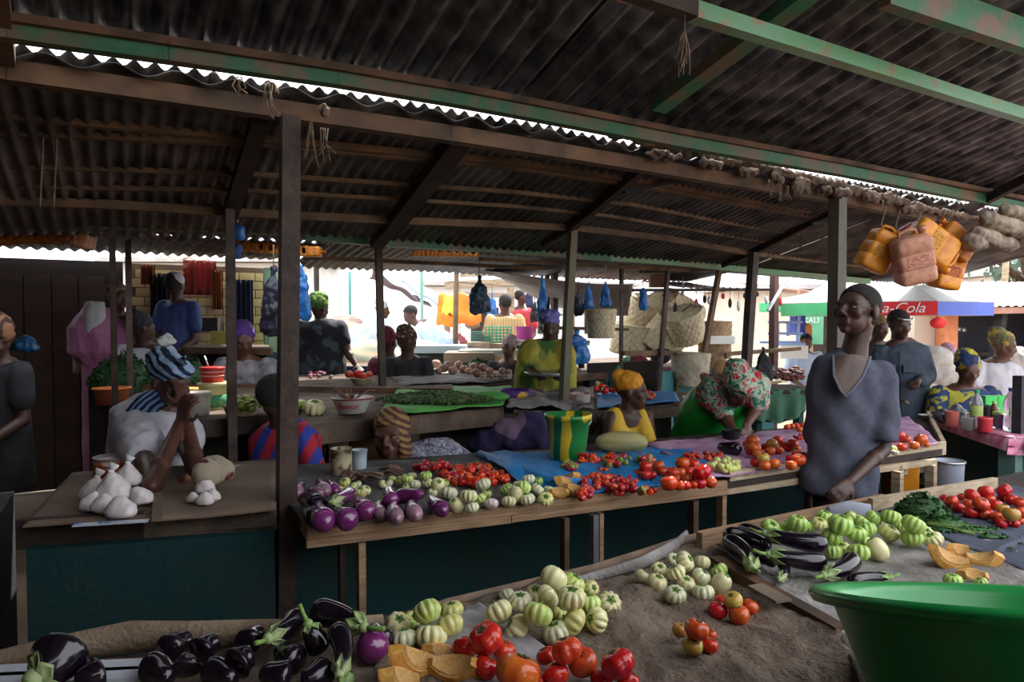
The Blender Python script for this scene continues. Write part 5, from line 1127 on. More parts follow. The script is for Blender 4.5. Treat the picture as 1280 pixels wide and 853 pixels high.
# left background
PINK = mat('pink_satin', (.52, .22, .38), (.38, .13, .26), scale=4, rough=.45, bump=.2)
o, P, Q = bust('standing woman in a pink robe behind the narrow dark post', 148, 372, 5.6, rot(60, 6), .95, SKIN2, PINK, mat('tan_patterned_wrap', (.34, .24, .16), (.10, .06, .04), scale=14, rough=.8), wd=.22, drop=1.5, shx=-.12)
g = MB(); g.loft([(B(118, 378, -.1), .08, .05), (B(118, 395, -.12), .09, .06), (B(114, 418, -.14), .05, .04)], 14); garment('white_scarf', o, g, mat('white_gauze', (.58, .58, .60), (.45, .45, .5), rough=.8), .012, .008)
g = MB(); g.loft([(B(128, 385, 0), .12, .1), (B(118, 415, -.04), .22, .14), (B(116, 440, -.04), .20, .12), (B(118, 458, -.04), .06, .05)], 18); garment('sleeve', o, g, PINK, .012, .014, 12, 3)
bust('seated woman in a white top, back turned, beside the leaf heap', 178, 411, 5.5, rot(140, 10), 1.0, SKIN, WHITECLOTH, mat('dark_print_wrap', (.02, .02, .03), (.4, .45, .4), scale=9, rough=.8, sharp=(.62, .66)), wd=.20, drop=.8)
o, P, Q = bust('standing person in a long navy robe and white cap by the tiled wall', 219, 357, 6.0, rot(170, 0), .95, SKIN, mat('navy_robe', (.02, .04, .14), (.03, .06, .2), scale=5, rough=.7), None, wd=.14, drop=1.6, hair=True)
mb = MB(); mb.ell(P(0, .01, .05), (.082, .09, .075), rot(0), 20, 12); put('white_cap', mb, WHITECLOTH, o)
bust('person in a striped rust headscarf at the far left edge', -6, 424, 4.0, rot(50, 20), 1.0, SKIN, BLACK, mat('rust_striped_scarf', (.22, .10, .05), (.04, .02, .015), scale=10, rough=.8, kind='wave', dist=1), wd=.12, hw=((0, .03, .04, .10, .12, .12), (0, .08, -.02, .08, .08, .12)))
bust('person in a purple wrap and print shawl beside the stacked buckets', 304, 426, 5.2, rot(30, 20), 1.0, SKIN2, mat('grey_print', (.10, .09, .10), (.3, .28, .32), scale=12, rough=.9), mat('purple_wrap', (.10, .03, .22), (.06, .02, .14), scale=5, rough=.7), wd=.20, drop=.5)
bust('crouching woman with leopard print headwrap at the onion stall', 509, 428, 6.0, rot(170, 10), 1.05, SKIN, BLACK, mat('leopard_print', (.32, .24, .14), (.06, .03, .02), scale=30, rough=.8, kind='spots', sharp=(.25, .4)), wd=.17, drop=.42)
bust('person with a crimson patterned headwrap left of the leopard headwrap', 485, 428, 6.2, rot(160, 10), 1.0, SKIN, mat('crimson_print', (.22, .03, .07), (.08, .02, .04), scale=14), mat('crimson_wrap', (.30, .04, .10), (.16, .02, .06), scale=14), wd=.13, drop=.4)
bust('man in a pale blue shirt bending in the bright yard', 513, 394, 8.2, rot(-60, 30), .95, SKIN2, mat('pale_blue_shirt', (.45, .55, .75), (.6, .68, .8)), None, wd=.22, hair=True, shx=.3)
bust('woman in a yellow striped top by the green crate', 631, 380, 8.5, rot(-160, 0), 1.0, SKIN2, mat('yellow_striped_top', (.65, .45, .15), (.5, .3, .2), scale=9, kind='wave'), None, wd=.2, hair=True)
bust('child in a coral pink shirt beyond the hanging canvas', 651, 372, 9.0, rot(100, 0), .8, SKIN2, mat('coral_shirt', (.7, .08, .10), (.6, .06, .08)), None, wd=.15, hair=True)
bust('person in white carrying goods in the bright yard', 478, 388, 9.2, rot(90, 10), 1.0, SKIN2, WHITECLOTH, mat('white_wrap', (.7, .7, .72), (.6, .6, .65)), wd=.2)
o, P, Q = bust('distant person under a yellow can beside the green sign', 1008, 428, 9.2, rot(0, 10), .95, SKIN2, mat('light_blue_shirt', (.5, .6, .75), (.4, .5, .7)), None, wd=.2, hair=True)
bust('person in dark clothes with grey-pink headscarf near the blue cloth', 636, 435, 6.6, rot(-30, 10), .85, SKIN2, BLACK, mat('greypink_scarf', (.45, .28, .28), (.3, .2, .2)), wd=.18, drop=.4)
# ================= GOODS AND VESSELS =================
def P6(px, py, z): return at_z(px, py, z)
# green tub in the front right corner, standing on a folded sack that tips it
TUB = mat('green_plastic', (.015, .30, .07), (.012, .24, .055), scale=2, rough=.28, spec=.5, bump=.05, bs=8)
tb = thing('plastic_tub', 'large bright green plastic tub in the front right corner', 'tub', (0, 0, 0))
mb = MB(); mb.lathe([(.001, .0), (.165, .0), (.180, .012), (.2, .06), (.262, .262), (.272, .268), (.292, .268), (.298, .278), (.292, .287), (.268, .285), (.256, .270), (.19, .06), (.165, .016), (.001, .012)], (0, 0, 0), 72, ex=(1.0, 1.0)); put('shell', mb, TUB, tb)
mb = MB(); mb.lathe([(.002, 0), (.012, .0), (.012, .002), (.002, .002)], (0, 0, 0), 12, ax=Vector((-.80, -.60, -.25)), ex=(1, .8)); 
c_ = Vector((-.80 * .2275, -.60 * .2275, .135)); mb.v = [tuple(Vector(v) + c_) for v in mb.v]; put('sticker', mb, mat('red_sticker', (.55, .05, .03), (.6, .5, .4), scale=60), tb)
tc = at_d(1282, 752, 1.0)
rimc = tc; tilt = Euler((R(-17.5), R(1), 0)).to_matrix()
tb.rotation_euler = (R(-17.5), R(1), 0); tb.location = rimc - tilt @ Vector((0, 0, .278)); tb.scale = (1, 1, 1)
mb = MB(); q = Vector(tb.location); mb.ell((q.x, q.y - .02, q.z - .05), (.15, .13, .06)); bundle('folded_sack', mb, BURLAP, 'folded sack under the green tub', 'sack', .012, .006)
# sugar bags
SUG = mat('white_sugar_bag', (.78, .70, .70), (.66, .58, .58), scale=8, rough=.4, bump=.25, spec=.5)
def bag(px, py, wpx, hpx, label, knot=True, z=TZ + .03, lean=0, up=0.0):
    p = P6(px, py, z); k = p.y / FPX; w_, h = wpx * k * .54, hpx * k * .88
    mb = MB(); p = p + ZX * up
    mb.loft([(p + ZX * h * .02, w_ * .75, w_ * .5), (p + ZX * h * .18, w_ * 1.0, w_ * .78), (p + ZX * h * .45, w_ * .92, w_ * .7), (p + ZX * h * .75 + UX * lean * w_ * .5, w_ * .5, w_ * .42), (p + ZX * h * .95 + UX * lean * w_, w_ * .16, w_ * .16)], 16)
    o = bundle('sugar_bag', mb, SUG, label, 'bag', .006, .005, 30, loc=p); o['group'] = 'white sugar bags on the cardboard'
    if knot:
        t = p + ZX * h * .95 + UX * lean * w_; mb = MB(); mb.ell(t, (.011, .011, .009)); mb.loft([(t, .007, .007), (t + ZX * .018 + UX * .008, .018, .010), (t + ZX * .026 + UX * .012, .020, .004)], 10); put('knot', mb, SACKWHITE, o)
    return o
bag(118, 628, 34, 38, 'white sugar bag at the left rear of the large group', lean=.2); bag(160, 618, 30, 36, 'white sugar bag at the right rear of the large group, knotted', up=.03)
bag(176, 631, 30, 26, 'white sugar bag leaning at the right end of the large group', False, lean=-.5); bag(113, 640, 26, 30, 'white sugar bag at the left end of the large group', False, lean=.5)
bag(142, 632, 40, 46, 'white sugar bag standing topmost in the middle of the large group', lean=-.1, up=.015); bag(130, 641, 32, 28, 'flat sugar bag low at the front left of the large group', False); bag(151, 647, 36, 34, 'plump sugar bag nearest the board edge in the large group', False, lean=-.2)
bag(241, 629, 18, 18, 'small white bag at the left of the small group', False); bag(266, 627, 20, 20, 'small white bag at the right of the small group', False); bag(256, 632, 22, 22, 'small white bag at the front of the small group', False); bag(257, 624, 24, 30, 'small white bag lying topmost in the small group', False, up=.02)
# tin buckets, bins, bowls
def bucket(px, py, wtop, h, m, label, z=None, d=None, taper=.82, name='bucket', parts=None, rim=None, handle=True, cat='bucket', lidm=None, tilt_=None, inside=None):
    p = P6(px, py, z) if z is not None else at_d(px, py, d); k = p.y / FPX; r1 = wtop * k / 2; H_ = h * k; r0 = r1 * taper
    t = thing(name, label, cat, p)
    mb = MB(); mb.lathe([(.001, 0), (r0 * .97, 0), (r0, H_ * .02), (r0 + (r1 - r0) * .5, H_ * .5), (r1, H_ * .98), (r1 * 1.045, H_ * .98), (r1 * 1.045, H_), (r1 * .96, H_), (r0 * .95, H_ * .06), (.001, H_ * .05)], p, 32); put('shell', mb, m, t)
    if rim: mb = MB(); mb.lathe([(r1 * 1.01, H_ * .90), (r1 * 1.07, H_ * .90), (r1 * 1.07, H_ * 1.01), (r1 * 1.0, H_ * 1.01)], p, 32); put('rim', mb, rim, t)
    for (f0, f1, mm) in parts or (): 
        mb = MB(); rr = lambda f: (r0 + (r1 - r0) * f) * 1.006
        mb.lathe([(rr(f0), H_ * f0), (rr(f0) + .001, H_ * f0), (rr(f1) + .001, H_ * f1), (rr(f1), H_ * f1)], p, 32); put('label_band', mb, mm, t)
    if inside: mb = MB(); mb.lathe([(.001, H_ * .9), (r1 * .5, H_ * .91), (r1 * .93, H_ * .86), (r1 * .9, H_ * .8), (.001, H_ * .8)], p, 24); put('contents', mb, inside, t)
    if lidm: mb = MB(); mb.lathe([(r1 * 1.06, H_ * .9), (r1 * 1.09, H_ * .9), (r1 * 1.09, H_ * 1.03), (r1 * .9, H_ * 1.05), (.001, H_ * 1.04)], p, 32); put('lid', mb, lidm, t)
    if handle:
        mb = MB(); mb.tube([p + Vector((math.cos(a) * r1 * 1.06, -math.sin(a) * r1 * .55, H_ * .93 - math.sin(a) * r1 * .6)) for a in [math.pi * i / 10 for i in range(11)]], max(.0016, r1 * .02), 6); put('handle', mb, METAL, t)
    return t
REDB = mat('red_band', (.50, .02, .02), (.45, .03, .02), rough=.35); ORB = mat('orange_band', (.60, .12, .03), (.7, .6, .5), scale=20, sharp=(.55, .6), rough=.4)
bucket(143, 596, 46, 26, mat('cream_tin', (.55, .50, .48), (.45, .4, .38)), 'tin of white sugar with orange-red label behind the sugar bags', z=TZ + .03, taper=.97, parts=((.12, .5, REDB), (.55, .85, ORB)), handle=False, cat='tin', name='sugar_tin', inside=SUG)
bucket(427, 593, 26, 33, mat('rusty_cream_tin', (.45, .38, .25), (.10, .05, .03), scale=22, sharp=(.5, .6), rough=.6), 'rusty cream tin can standing among the aubergines', z=TZ + .02, taper=1.0, handle=False, cat='tin', name='tin_can')
bucket(449, 586, 20, 24, mat('clear_blue_plastic', (.35, .45, .55), (.5, .55, .6), rough=.25), 'pale blue plastic tub right of the rusty tin', z=TZ + .02, taper=.9, handle=False, cat='tub', name='plastic_pot')
# striped bucket
SB = mat('green_yellow_swirl_plastic', (.012, .16, .035), (.60, .42, .02), scale=2.3, rough=.3, kind='wave', dist=4.5, sharp=(.52, .58), spec=.5, stretch=(1.6, 1.6, 1.3), rot=(0, 0, R(35)))
bucket(710, 573, 56, 56, SB, 'green and yellow swirl plastic bucket on the blue tarp', z=TZ + .04, taper=.76, rim=SB)
# stacked buckets at left
W2 = mat('white_bucket_plastic', (.55, .54, .47), (.45, .43, .37), scale=6, rough=.4)
bucket(247, 519, 32, 29, W2, 'white plastic bucket in front of the yellow-green one', z=1.0, taper=.88, rim=W2, handle=False)
bucket(268, 511, 36, 32, mat('cream_yellow_plastic', (.55, .50, .22), (.5, .45, .2), rough=.4), 'cream yellow bucket with green band, red tub on top', z=1.0, taper=.92, parts=((.1, .58, mat('green_band', (.05, .28, .12), (.3, .4, .1), scale=14, sharp=(.6, .65))),), lidm=mat('cream_lid', (.58, .54, .28), (.5, .45, .22), rough=.4), handle=False)
q = at_z(266, 511, 1.0); zt = 1.0 + 34 * q.y / FPX
bucket(266, 0, 28, 19, REDB, 'red tub with white rings on top of the cream yellow bucket', d=None, z=None, taper=.95, parts=((.42, .48, W2), (.72, .78, W2)), lidm=REDB, handle=False) if False else None
def vessel_at(p, r1, H_, m, label, cat, name, taper=.9, bands=(), lidm=None, rim=None, n=28, extra=None, group=None):
    t = thing(name, label, cat, p, group); r0 = r1 * taper
    mb = MB(); mb.lathe([(.001, 0), (r0 * .97, 0), (r0, H_ * .03), (r1, H_ * .97), (r1 * 1.03, H_), (r1 * .95, H_), (r0 * .93, H_ * .08), (.001, H_ * .07)], p, n); put('shell', mb, m, t)
    for f0, f1, mm in bands:
        mb = MB(); rr = lambda f: (r0 + (r1 - r0) * f) * 1.01; mb.lathe([(rr(f0) - .001, H_ * f0), (rr(f0), H_ * f0), (rr(f1), H_ * f1), (rr(f1) - .001, H_ * f1)], p, n); put('label_band', mb, mm, t)
    if rim: mb = MB(); mb.lathe([(r1 * .98, H_ * .93), (r1 * 1.08, H_ * .95), (r1 * 1.08, H_ * 1.02), (r1 * .97, H_ * 1.02)], p, n); put('rim', mb, rim, t)
    if lidm: mb = MB(); mb.lathe([(r1 * 1.05, H_ * .86), (r1 * 1.07, H_ * .86), (r1 * 1.07, H_ * 1.04), (r1 * .9, H_ * 1.06), (.001, H_ * 1.05)], p, n); put('lid', mb, lidm, t)
    return t
q = at_z(266, 511, 1.0); k = q.y / FPX
vt = vessel_at(Vector((q.x, q.y, 1.0 + 33.5 * k)), 14 * k, 18 * k, REDB, 'red tub with pale rings stacked on the cream yellow bucket', 'tub', 'plastic_tub', .96, ((.42, .48, W2), (.70, .76, W2)), REDB)
mb = MB(); mb.tube([Vector((q.x - .02, q.y, 1.0 + 52 * k)), Vector((q.x - .045, q.y, 1.0 + 66 * k))], .006, 6); put('ladle_handle', mb, METAL, vt)
vessel_at(at_z(234, 505, 1.0), .065, .09, mat('orange_plastic', (.40, .13, .02), (.35, .10, .02)), 'orange and white tub behind the white bucket', 'tub', 'plastic_tub', .9, ((.2, .5, W2),), mat('orange_lid', (.62, .3, .08), (.6, .25, .05)))
vessel_at(at_z(140, 505, .98), .10, .10, mat('brown_orange_basin', (.35, .09, .02), (.2, .05, .02)), 'dark orange basin behind the white-clad woman', 'basin', 'basin', .85, (), None, mat('orange_rim', (.6, .18, .03), (.5, .15, .02)))
mb = MB(); a_ = at_z(300, 506, 1.01); mb.box(a_, (.20, .12, .10)); one('clear_bag', mb, mat('cloudy_polythene', (.30, .28, .27), (.2, .19, .18), rough=.3, bump=.5), 'cloudy polythene packet between white bucket and lime basket', 'bag') if False else None
# lime basket
WICK = mat('pale_wicker', (.46, .38, .24), (.28, .22, .13), scale=30, rough=.8, bump=.4)
WICK2 = mat('tan_basket_weave', (.72, .62, .42), (.50, .41, .26), scale=26, rough=.85, bump=.5)
def weave(p, r0, r1, H_, rows, n, m, label, name='basket', group=None, ax=ZX, lidded=False, r_mid=None, cat='basket', strap=False):
    """woven basket: staggered strands on the wall, coiled rim"""
    p = Vector(p); t = thing(name, label, cat, p, group); prof = []; N_ = n * 2
    for i in range(rows * 2 + 1):
        f = i / (rows * 2); r = r0 + (r1 - r0) * f + (r_mid or 0) * math.sin(math.pi * f); prof.append((r, H_ * f))
    def mod(a, i): return 1 + .04 * math.sin(a * n) * (1 if (i // 2) % 2 else -1) + (.02 if i % 2 else -.012)
    mb = MB(); mb.lathe(prof, p, N_ * 2, ax, mod); inner = [(r * .94, h) for r, h in reversed(prof)]
    mb2 = MB(); mb2.lathe(inner + [(.001, H_ * .02)], p, N_, ax); mb.add(mb2.v, mb2.f, True)
    mb3 = MB(); mb3.lathe([(r0 * .98, 0), (.001, 0)], p, N_, ax); mb.add(mb3.v, mb3.f, True)
    put('wall', mb, m, t)
    xx, yy, zz = frame(ax, Vector((1, 0, 0)))
    mb = MB(); mb.tube([p + zz * H_ + xx * math.cos(a) * r1 + yy * math.sin(a) * r1 for a in [2 * math.pi * i / 32 for i in range(33)]], r1 * .045, 8); put('rim', mb, m, t)
    if lidded: mb = MB(); mb.lathe([(r1 * .98, H_), (r1 * .6, H_ * 1.02), (.001, H_ * 1.03)], p, N_, ax); put('base_weave', mb, m, t)
    if strap: mb = MB(); mb.tube([p + zz * H_ * .9 + xx * r1 * 1.02, p + zz * H_ * 1.15 + xx * r1 * .5, p + zz * H_ * 1.03], r1 * .05, 6, flat=.4); put('strap', mb, ROPE, t)
    return t
q = at_z(302, 519, 1.0); weave(q, .070, .088, .05, 4, 22, WICK, 'small shallow wicker basket of limes on the second row stall')
LIMEM = skinmat('lime_skin', (.22, .34, .05), (.34, .40, .08), rough=.35); PR['limef'] = proto('lime', ribbed(3, .01, 1.05, .03, 4, .03, 16, 9), LIMEM); LOOK['limef'] = 'green lime'
pile([(291, 508, 6, 'limef'), (300, 506, 6, 'limef', .3), (309, 508, 6, 'limef'), (316, 505, 6, 'limef', .3), (323, 498, 6, 'limef', .5), (307, 499, 5, 'limef', .7), (296, 500, 5, 'limef', .6), (315, 510, 5, 'limef'), (325, 505, 5, 'limef')], 1.04, 'in the shallow wicker basket', 'limes in the wicker basket', 'lime')
# enamel basin with lettering
q = at_z(440, 516, .97); k = q.y / FPX
ENW = mat('white_enamel', (.60, .58, .58), (.5, .47, .47), scale=8, rough=.25); bs_ = vessel_at(q, 25 * k, 19 * k, ENW, 'white enamel basin with dark red rim and red lettering', 'basin', 'enamel_basin', .66, (), None, mat('dark_red_enamel', (.25, .01, .02), (.2, .01, .02), rough=.3))
place_text('douce', 11 * k, REDB, q + Vector((0, -22.5 * k, 10 * k)), (1, 0, 0), (0, -.28, 1), bs_, 'lettering', bendr=22 * k)
mb = MB()
for i in range(16):
    a = random.uniform(0, 6.28); p0 = q + Vector((math.cos(a) * .04, math.sin(a) * .04, 18 * k)); mb.tube([p0, p0 + Vector((math.cos(a) * .07, math.sin(a) * .07, .04)), p0 + Vector((math.cos(a) * .12, math.sin(a) * .12, .02 + random.uniform(0, .06)))], .003, 5)
one('root_bundle', mb, mat('dried_roots', (.22, .14, .09), (.12, .06, .05)), 'tangle of dried roots heaped in the enamel basin', 'roots')
PR['turnip'] = proto('onion', ribbed(5, .02, .85, .05, 3, .06, 18, 10), mat('onion_skin', (.42, .26, .18), (.34, .17, .12), scale=3, rough=.5, vary=.25, stretch=(1, 1, .3)), (('stem', stem(.75, .35, .08), ROPE),)); LOOK['turnip'] = 'brown onion'
spawn('turnip', at_z(437, 497, 1.06), .028, (0, .3, 0), 'pale onion on top of the roots in the enamel basin', 'onion')
spawn('cream', at_z(393, 510, 1.0), .064, (R(15), R(10), 0), 'big pale ribbed melon beside the enamel basin', 'melon')
mb = ribbed(7, .05, .8, .1, 3); mb.v = [tuple(Vector(v) * .045 + at_z(375, 507, 1.0)) for v in mb.v]; one('melon', mb, PALEG, 'small green melon left of the big pale one', 'melon')
# flower enamel basin below
q = at_d(412, 574, 3.75); k = q.y / FPX
fb = vessel_at(q, 26 * k, 32 * k, mat('yellow_enamel', (.42, .30, .12), (.35, .24, .09), rough=.35), 'yellowish enamel basin painted with red flowers, under the second row stall', 'basin', 'enamel_basin', .78, (), None, mat('yellow_enamel_rim', (.5, .38, .18), (.42, .3, .12), rough=.3))
for dx, dz, c in ((-16, 14, 0), (-8, 20, 0), (2, 18, 0), (12, 20, 0), (7, 12, 0), (-2, 10, 1), (4, 7, 1)):
    mb = MB(); a = math.asin(max(-.95, min(.95, dx / 24))); pp = q + Vector((math.sin(a) * 24.5 * k, -math.cos(a) * 24.5 * k, dz * k))
    for j in range(5 if c == 0 else 3): mb.ell(pp + Vector((math.cos(j * 1.257) * 2.2 * k, 0, math.sin(j * 1.257) * 2.2 * k)), (2.0 * k, 1.2 * k, 2.0 * k), None, 8, 5)
    put('leaf_motif' if c else 'flower_motif', mb, mat('painted_leaf', (.02, .08, .05), (.02, .06, .04)) if c else REDB, fb)
mb = MB(); p = at_d(465, 560, 3.9); mb.box(p, (.22, .18, .34)); one('wooden_crate', mb, PLANK, 'brown board crate left of the girl in the headscarf', 'crate')
# long gourd
GO = mat('tan_green_gourd', (.36, .30, .13), (.14, .15, .06), scale=5, rough=.5, bump=.2, stretch=(.4, 3, 3), rot=(0, 0, 0))
p = at_z(777, 561, TZ + .05); mb = ribbed(10, .05, 1.0, .0, 2, .03, 40, 16); k = p.y / FPX
mb.v = [(p.x + v[2] * 33 * k, p.y + v[0] * 14 * k, p.z + .03 + v[1] * 14.5 * k) for v in mb.v]; one('gourd', mb, GO, 'long mottled tan and green gourd lying on the blue tarp', 'gourd')
# black bowl, pink tray, knife
q = at_z(914, 549, TZ + .03); vessel_at(q, .055, .05, BLACK, 'small black bowl by the hands of the green dress woman', 'bowl', 'bowl', .8)
mb = MB(); mb.beam(at_z(975, 549, TZ + .035), at_z(1025, 548, TZ + .035), .10, .012); one('pink_tray', mb, mat('pink_plastic', (.65, .12, .25), (.6, .15, .3), rough=.4), 'shallow pink tray with small peppers on mauve sacking', 'tray')
kn = thing('knife', 'dark knife lying on mauve sacking above the tomato heap', 'knife', at_z(845, 572, TZ + .04))
mb = MB(); mb.beam(at_z(828, 566, TZ + .045), at_z(848, 576, TZ + .045), .028, .003); put('blade', mb, mat('dark_blade', (.05, .05, .05), (.08, .08, .08), metal=.8, rough=.4), kn); mb = MB(); mb.beam(at_z(848, 576, TZ + .045), at_z(860, 582, TZ + .045), .02, .014); put('handle', mb, BLACK, kn)
# dried roots in the tray
for i_, (cx, cy, w_, lab) in enumerate(((465, 596, 26, 'pale dried root lying behind the trio of tiny garden eggs'), (490, 590, 26, 'forked dried root stalks behind the violet aubergines'), (445, 598, 18, 'curled dried husk right of the rusty tin'))):
    mb = MB()
    for j in range(7):
        a = at_z(cx - w_ * .5 + random.uniform(-3, 3), cy + random.uniform(-4, 4), TZ + .02 + random.uniform(0, .02)); b = at_z(cx + w_ * .5 + random.uniform(-8, 3), cy + random.uniform(-8, 4), TZ + .02 + random.uniform(0, .04))
        mb.tube([a, a.lerp(b, .5) + ZX * .012, b], [.006, .008, .004], 6)
    one('dried_root', mb, mat('dried_roots', (0, 0, 0)) if i_ else mat('pale_husk', (.34, .26, .19), (.2, .14, .1)), lab, 'root')
# leaf heaps
def leafheap(name, c, rx, ry, h, n, ls, m, label, cat='leaves', kind=None, spread=1.0, fr=None):
    c = Vector(c); mb = MB(); core = MB()
    for i in range(n):
        a = random.uniform(0, 6.283); q = random.random() ** .5; u_, v_ = q * math.cos(a), q * math.sin(a)
        z = h * (1 - q * q) * random.uniform(.7, 1.08); p = c + Vector((u_ * rx, v_ * ry, z))
        R3 = Euler((random.uniform(-1.1, 1.1), random.uniform(-1.1, 1.1), random.uniform(0, 6.28))).to_matrix(); s_ = ls * random.uniform(.6, 1.3)
        pts = [R3 @ Vector(t) * s_ + p for t in ((-.5, 0, 0), (-.1, .22, .05), (.5, 0, -.08), (-.1, -.22, .05), (0, 0, .0))]
        mb.add(pts, [(0, 3, 4), (3, 2, 4), (4, 2, 1), (0, 4, 1)])
    core.ell(c + ZX * h * .1, (rx * .85, ry * .85, h * .75)); mb.add(core.v, core.f, True)
    o = one(name, mb, m, label, cat, loc=c)
    if kind: o['kind'] = kind
    return o
HERB = mat('dark_herb_leaf', (.012, .055, .014), (.04, .13, .03), scale=9, rough=.6, vary=.1); HERBD = mat('deep_green_leaf', (.012, .05, .015), (.03, .09, .03), scale=9, rough=.6); HERBY = mat('olive_leaf', (.04, .09, .03), (.10, .15, .05), scale=14, rough=.7)
hb = thing('herb_bunch', 'bunch of fresh dark green herbs with stems at the corner of the dark cloth', 'herbs', at_z(1153, 650, TZ + .03))
c = at_z(1153, 649, TZ + .03)
def leafpart(nm, par, c, rx, ry, h, n, ls, m):
    o = leafheap(nm, c, rx, ry, h, n, ls, m, None, None); o.parent = par; o.location = Vector(o.location) - Vector(par.location); o['kind'] = 'stuff'; return o
leafpart('leaves', hb, c, .10, .09, .085, 620, .026, HERB); leafpart('leaves', hb, at_z(1180, 657, TZ + .03), .08, .06, .03, 180, .022, HERB)
leafpart('stem_leaves', hb, at_z(1208, 663, TZ + .035), .12, .025, .012, 90, .02, HERB); leafpart('stem_leaves', hb, at_z(1240, 671, TZ + .035), .05, .02, .008, 30, .02, HERB)
mb = MB()
for i in range(16): a = at_z(1165 + random.uniform(-8, 8), 652 + random.uniform(-4, 4), TZ + .05); b = at_z(1215 + random.uniform(-20, 30), 664 + random.uniform(-5, 5), TZ + .036); mb.tube([a, a.lerp(b, .5), b], .0018, 4)
o = put('stems', mb, STEMG, hb); o['kind'] = 'stuff'
for i_, (x, y) in enumerate(((1236, 700), (1222, 692), (1262, 686), (1214, 728), (1250, 700), (1275, 680))):
    mb = MB(); p = at_z(x, y, TZ + .04); R3 = Euler((0, 0, i_)).to_matrix(); mb.add([R3 @ Vector(t) * .018 + p for t in ((-1, 0, 0), (0, .4, .2), (1, 0, 0), (0, -.4, .2), (-1, 0, -.05), (0, .4, .15), (1, 0, -.05), (0, -.4, .15))], [(0, 3, 2, 1), (4, 5, 6, 7), (0, 1, 5, 4), (1, 2, 6, 5), (2, 3, 7, 6), (3, 0, 4, 7)]); one('loose_leaf', mb, HERB, 'loose green leaf fallen on the lower part of the dark cloth', 'leaf', 'loose leaves on the dark cloth')
leafheap('leaf_heap', at_z(545, 500, 1.0), .38, .22, .05, 1500, .03, HERBY, 'wide low heap of small olive leaves on the green cloth', kind='stuff')
leafheap('leaf_heap', at_z(455, 448, 1.06), .22, .18, .13, 500, .05, HERBD, 'rounded mound of dark leaves right of the green headwrapped woman', kind='stuff')
leafheap('leaf_heap', at_z(152, 480, 1.02), .25, .13, .23, 600, .055, HERBD, 'dark leafy heap behind the blue striped headwrap, at left', kind='stuff')
leafheap('leaf_heap', at_z(236, 479, 1.02), .18, .12, .20, 300, .055, HERBD, 'dark leafy heap left of the red tub', kind='stuff')
leafheap('leaf_heap', at_z(325, 474, 1.02), .22, .1, .05, 220, .04, HERBY, 'small green leaf scatter behind the limes', kind='stuff')
leafheap('leaf_heap', at_z(598, 462, 1.02), .16, .1, .10, 200, .045, HERBD, 'dark leaf mound behind the onions', kind='stuff')
leafheap('leaf_heap', at_z(645, 461, 1.02), .26, .1, .06, 260, .04, HERBD, 'long dark leaf heap left of the yellow-green dress', kind='stuff')
leafheap('green_cloth_lump', at_z(533, 459, 1.02), .12, .08, .05, 4, .01, mat('green_plastic_bag', (.04, .35, .10), (.03, .28, .08), rough=.4), 'crumpled bright green bag beside the leopard headwrap', 'bag')
mb = MB(); p = at_z(612, 500, .985); mb.ell(p + ZX * .02, (.13, .08, .035)); one('cloth_lump', mb, mat('green_sheet', (0, 0, 0)), 'raised fold of the green cloth at its right end', 'cloth')
# onions on the third row
pile([(536, 461, 6, 'turnip'), (545, 455, 6, 'turnip', .4), (548, 464, 5, 'turnip'), (555, 460, 6, 'turnip', .3), (560, 457, 6, 'turnip', .5), (566, 463, 6, 'turnip'), (573, 457, 6, 'turnip', .4), (580, 462, 6, 'turnip'), (586, 464, 5, 'turnip'), (592, 459, 6, 'turnip', .3), (596, 466, 6, 'turnip'), (604, 460, 6, 'turnip', .2), (612, 464, 5, 'turnip'), (628, 464, 5, 'turnip'), (636, 465, 4, 'turnip')], 1.01, 'in the row behind the green leaf cloth', 'onions on the third row stall', 'onion', .5)
pile([(442, 470, 5, T), (448, 468, 6, T, .3), (454, 471, 5, T), (461, 469, 5, T, .2), (436, 468, 5, T)], 1.03, 'in the bowl left of the grey brown post', 'tomatoes in the far bowl', 'tomato', .5)
weave(at_z(452, 481, 1.0) - ZX * .0, .055, .085, .05, 3, 20, WICK, 'small round basket bowl holding red tomatoes by the grey post')
pile([(744, 486, 5, T), (752, 483, 5, T, .4), (760, 486, 5, T), (768, 487, 5, T), (756, 489, 5, T), (764, 482, 4, 'lime', .3), (748, 480, 4, 'lime', .3)], .92, 'on the far blue tarp left of the yellow headwrap', 'small tomatoes on the far tarp', 'tomato', .5)
pile([(806, 494, 4, T), (811, 491, 4, T, .3), (816, 494, 4, T), (812, 497, 4, T)], .92, 'on the far blue tarp right of the yellow headwrap', 'few tomatoes right of the yellow headwrap', 'tomato', .5)
vessel_at(at_z(567, 457, 1.0), .075, .165, mat('purple_plastic', (.13, .06, .32), (.1, .04, .26), rough=.4), 'tall purple ribbed bin on the third row stall', 'bin', 'plastic_bin', .8)
PR['orf'] = proto('orange', ribbed(3, .01, 1.0, .02, 4, .02, 14, 8), mat('orange_skin', (.65, .22, .02), (.6, .18, .02))); LOOK['orf'] = 'orange'
q = at_z(567, 457, 1.0); spawn('orf', Vector((q.x - .02, q.y, 1.19)), .028, (0, 0, 0), 'left orange on top of the purple bin', 'orange', 'oranges in the bin'); spawn('orf', Vector((q.x + .03, q.y - .01, 1.19)), .028, (0, 0, 0), 'right orange on top of the purple bin', 'orange', 'oranges in the bin')
q = at_z(645, 499, .96); vessel_at(q, .105, .065, mat('violet_plastic', (.10, .03, .22), (.08, .02, .18), rough=.4), 'low purple basin with yellow patches beside the green cloth', 'basin', 'plastic_basin', .92, ((.1, .9, mat('violet_yellow', (.10, .03, .22), (.6, .35, .03), scale=7, sharp=(.6, .64))),))
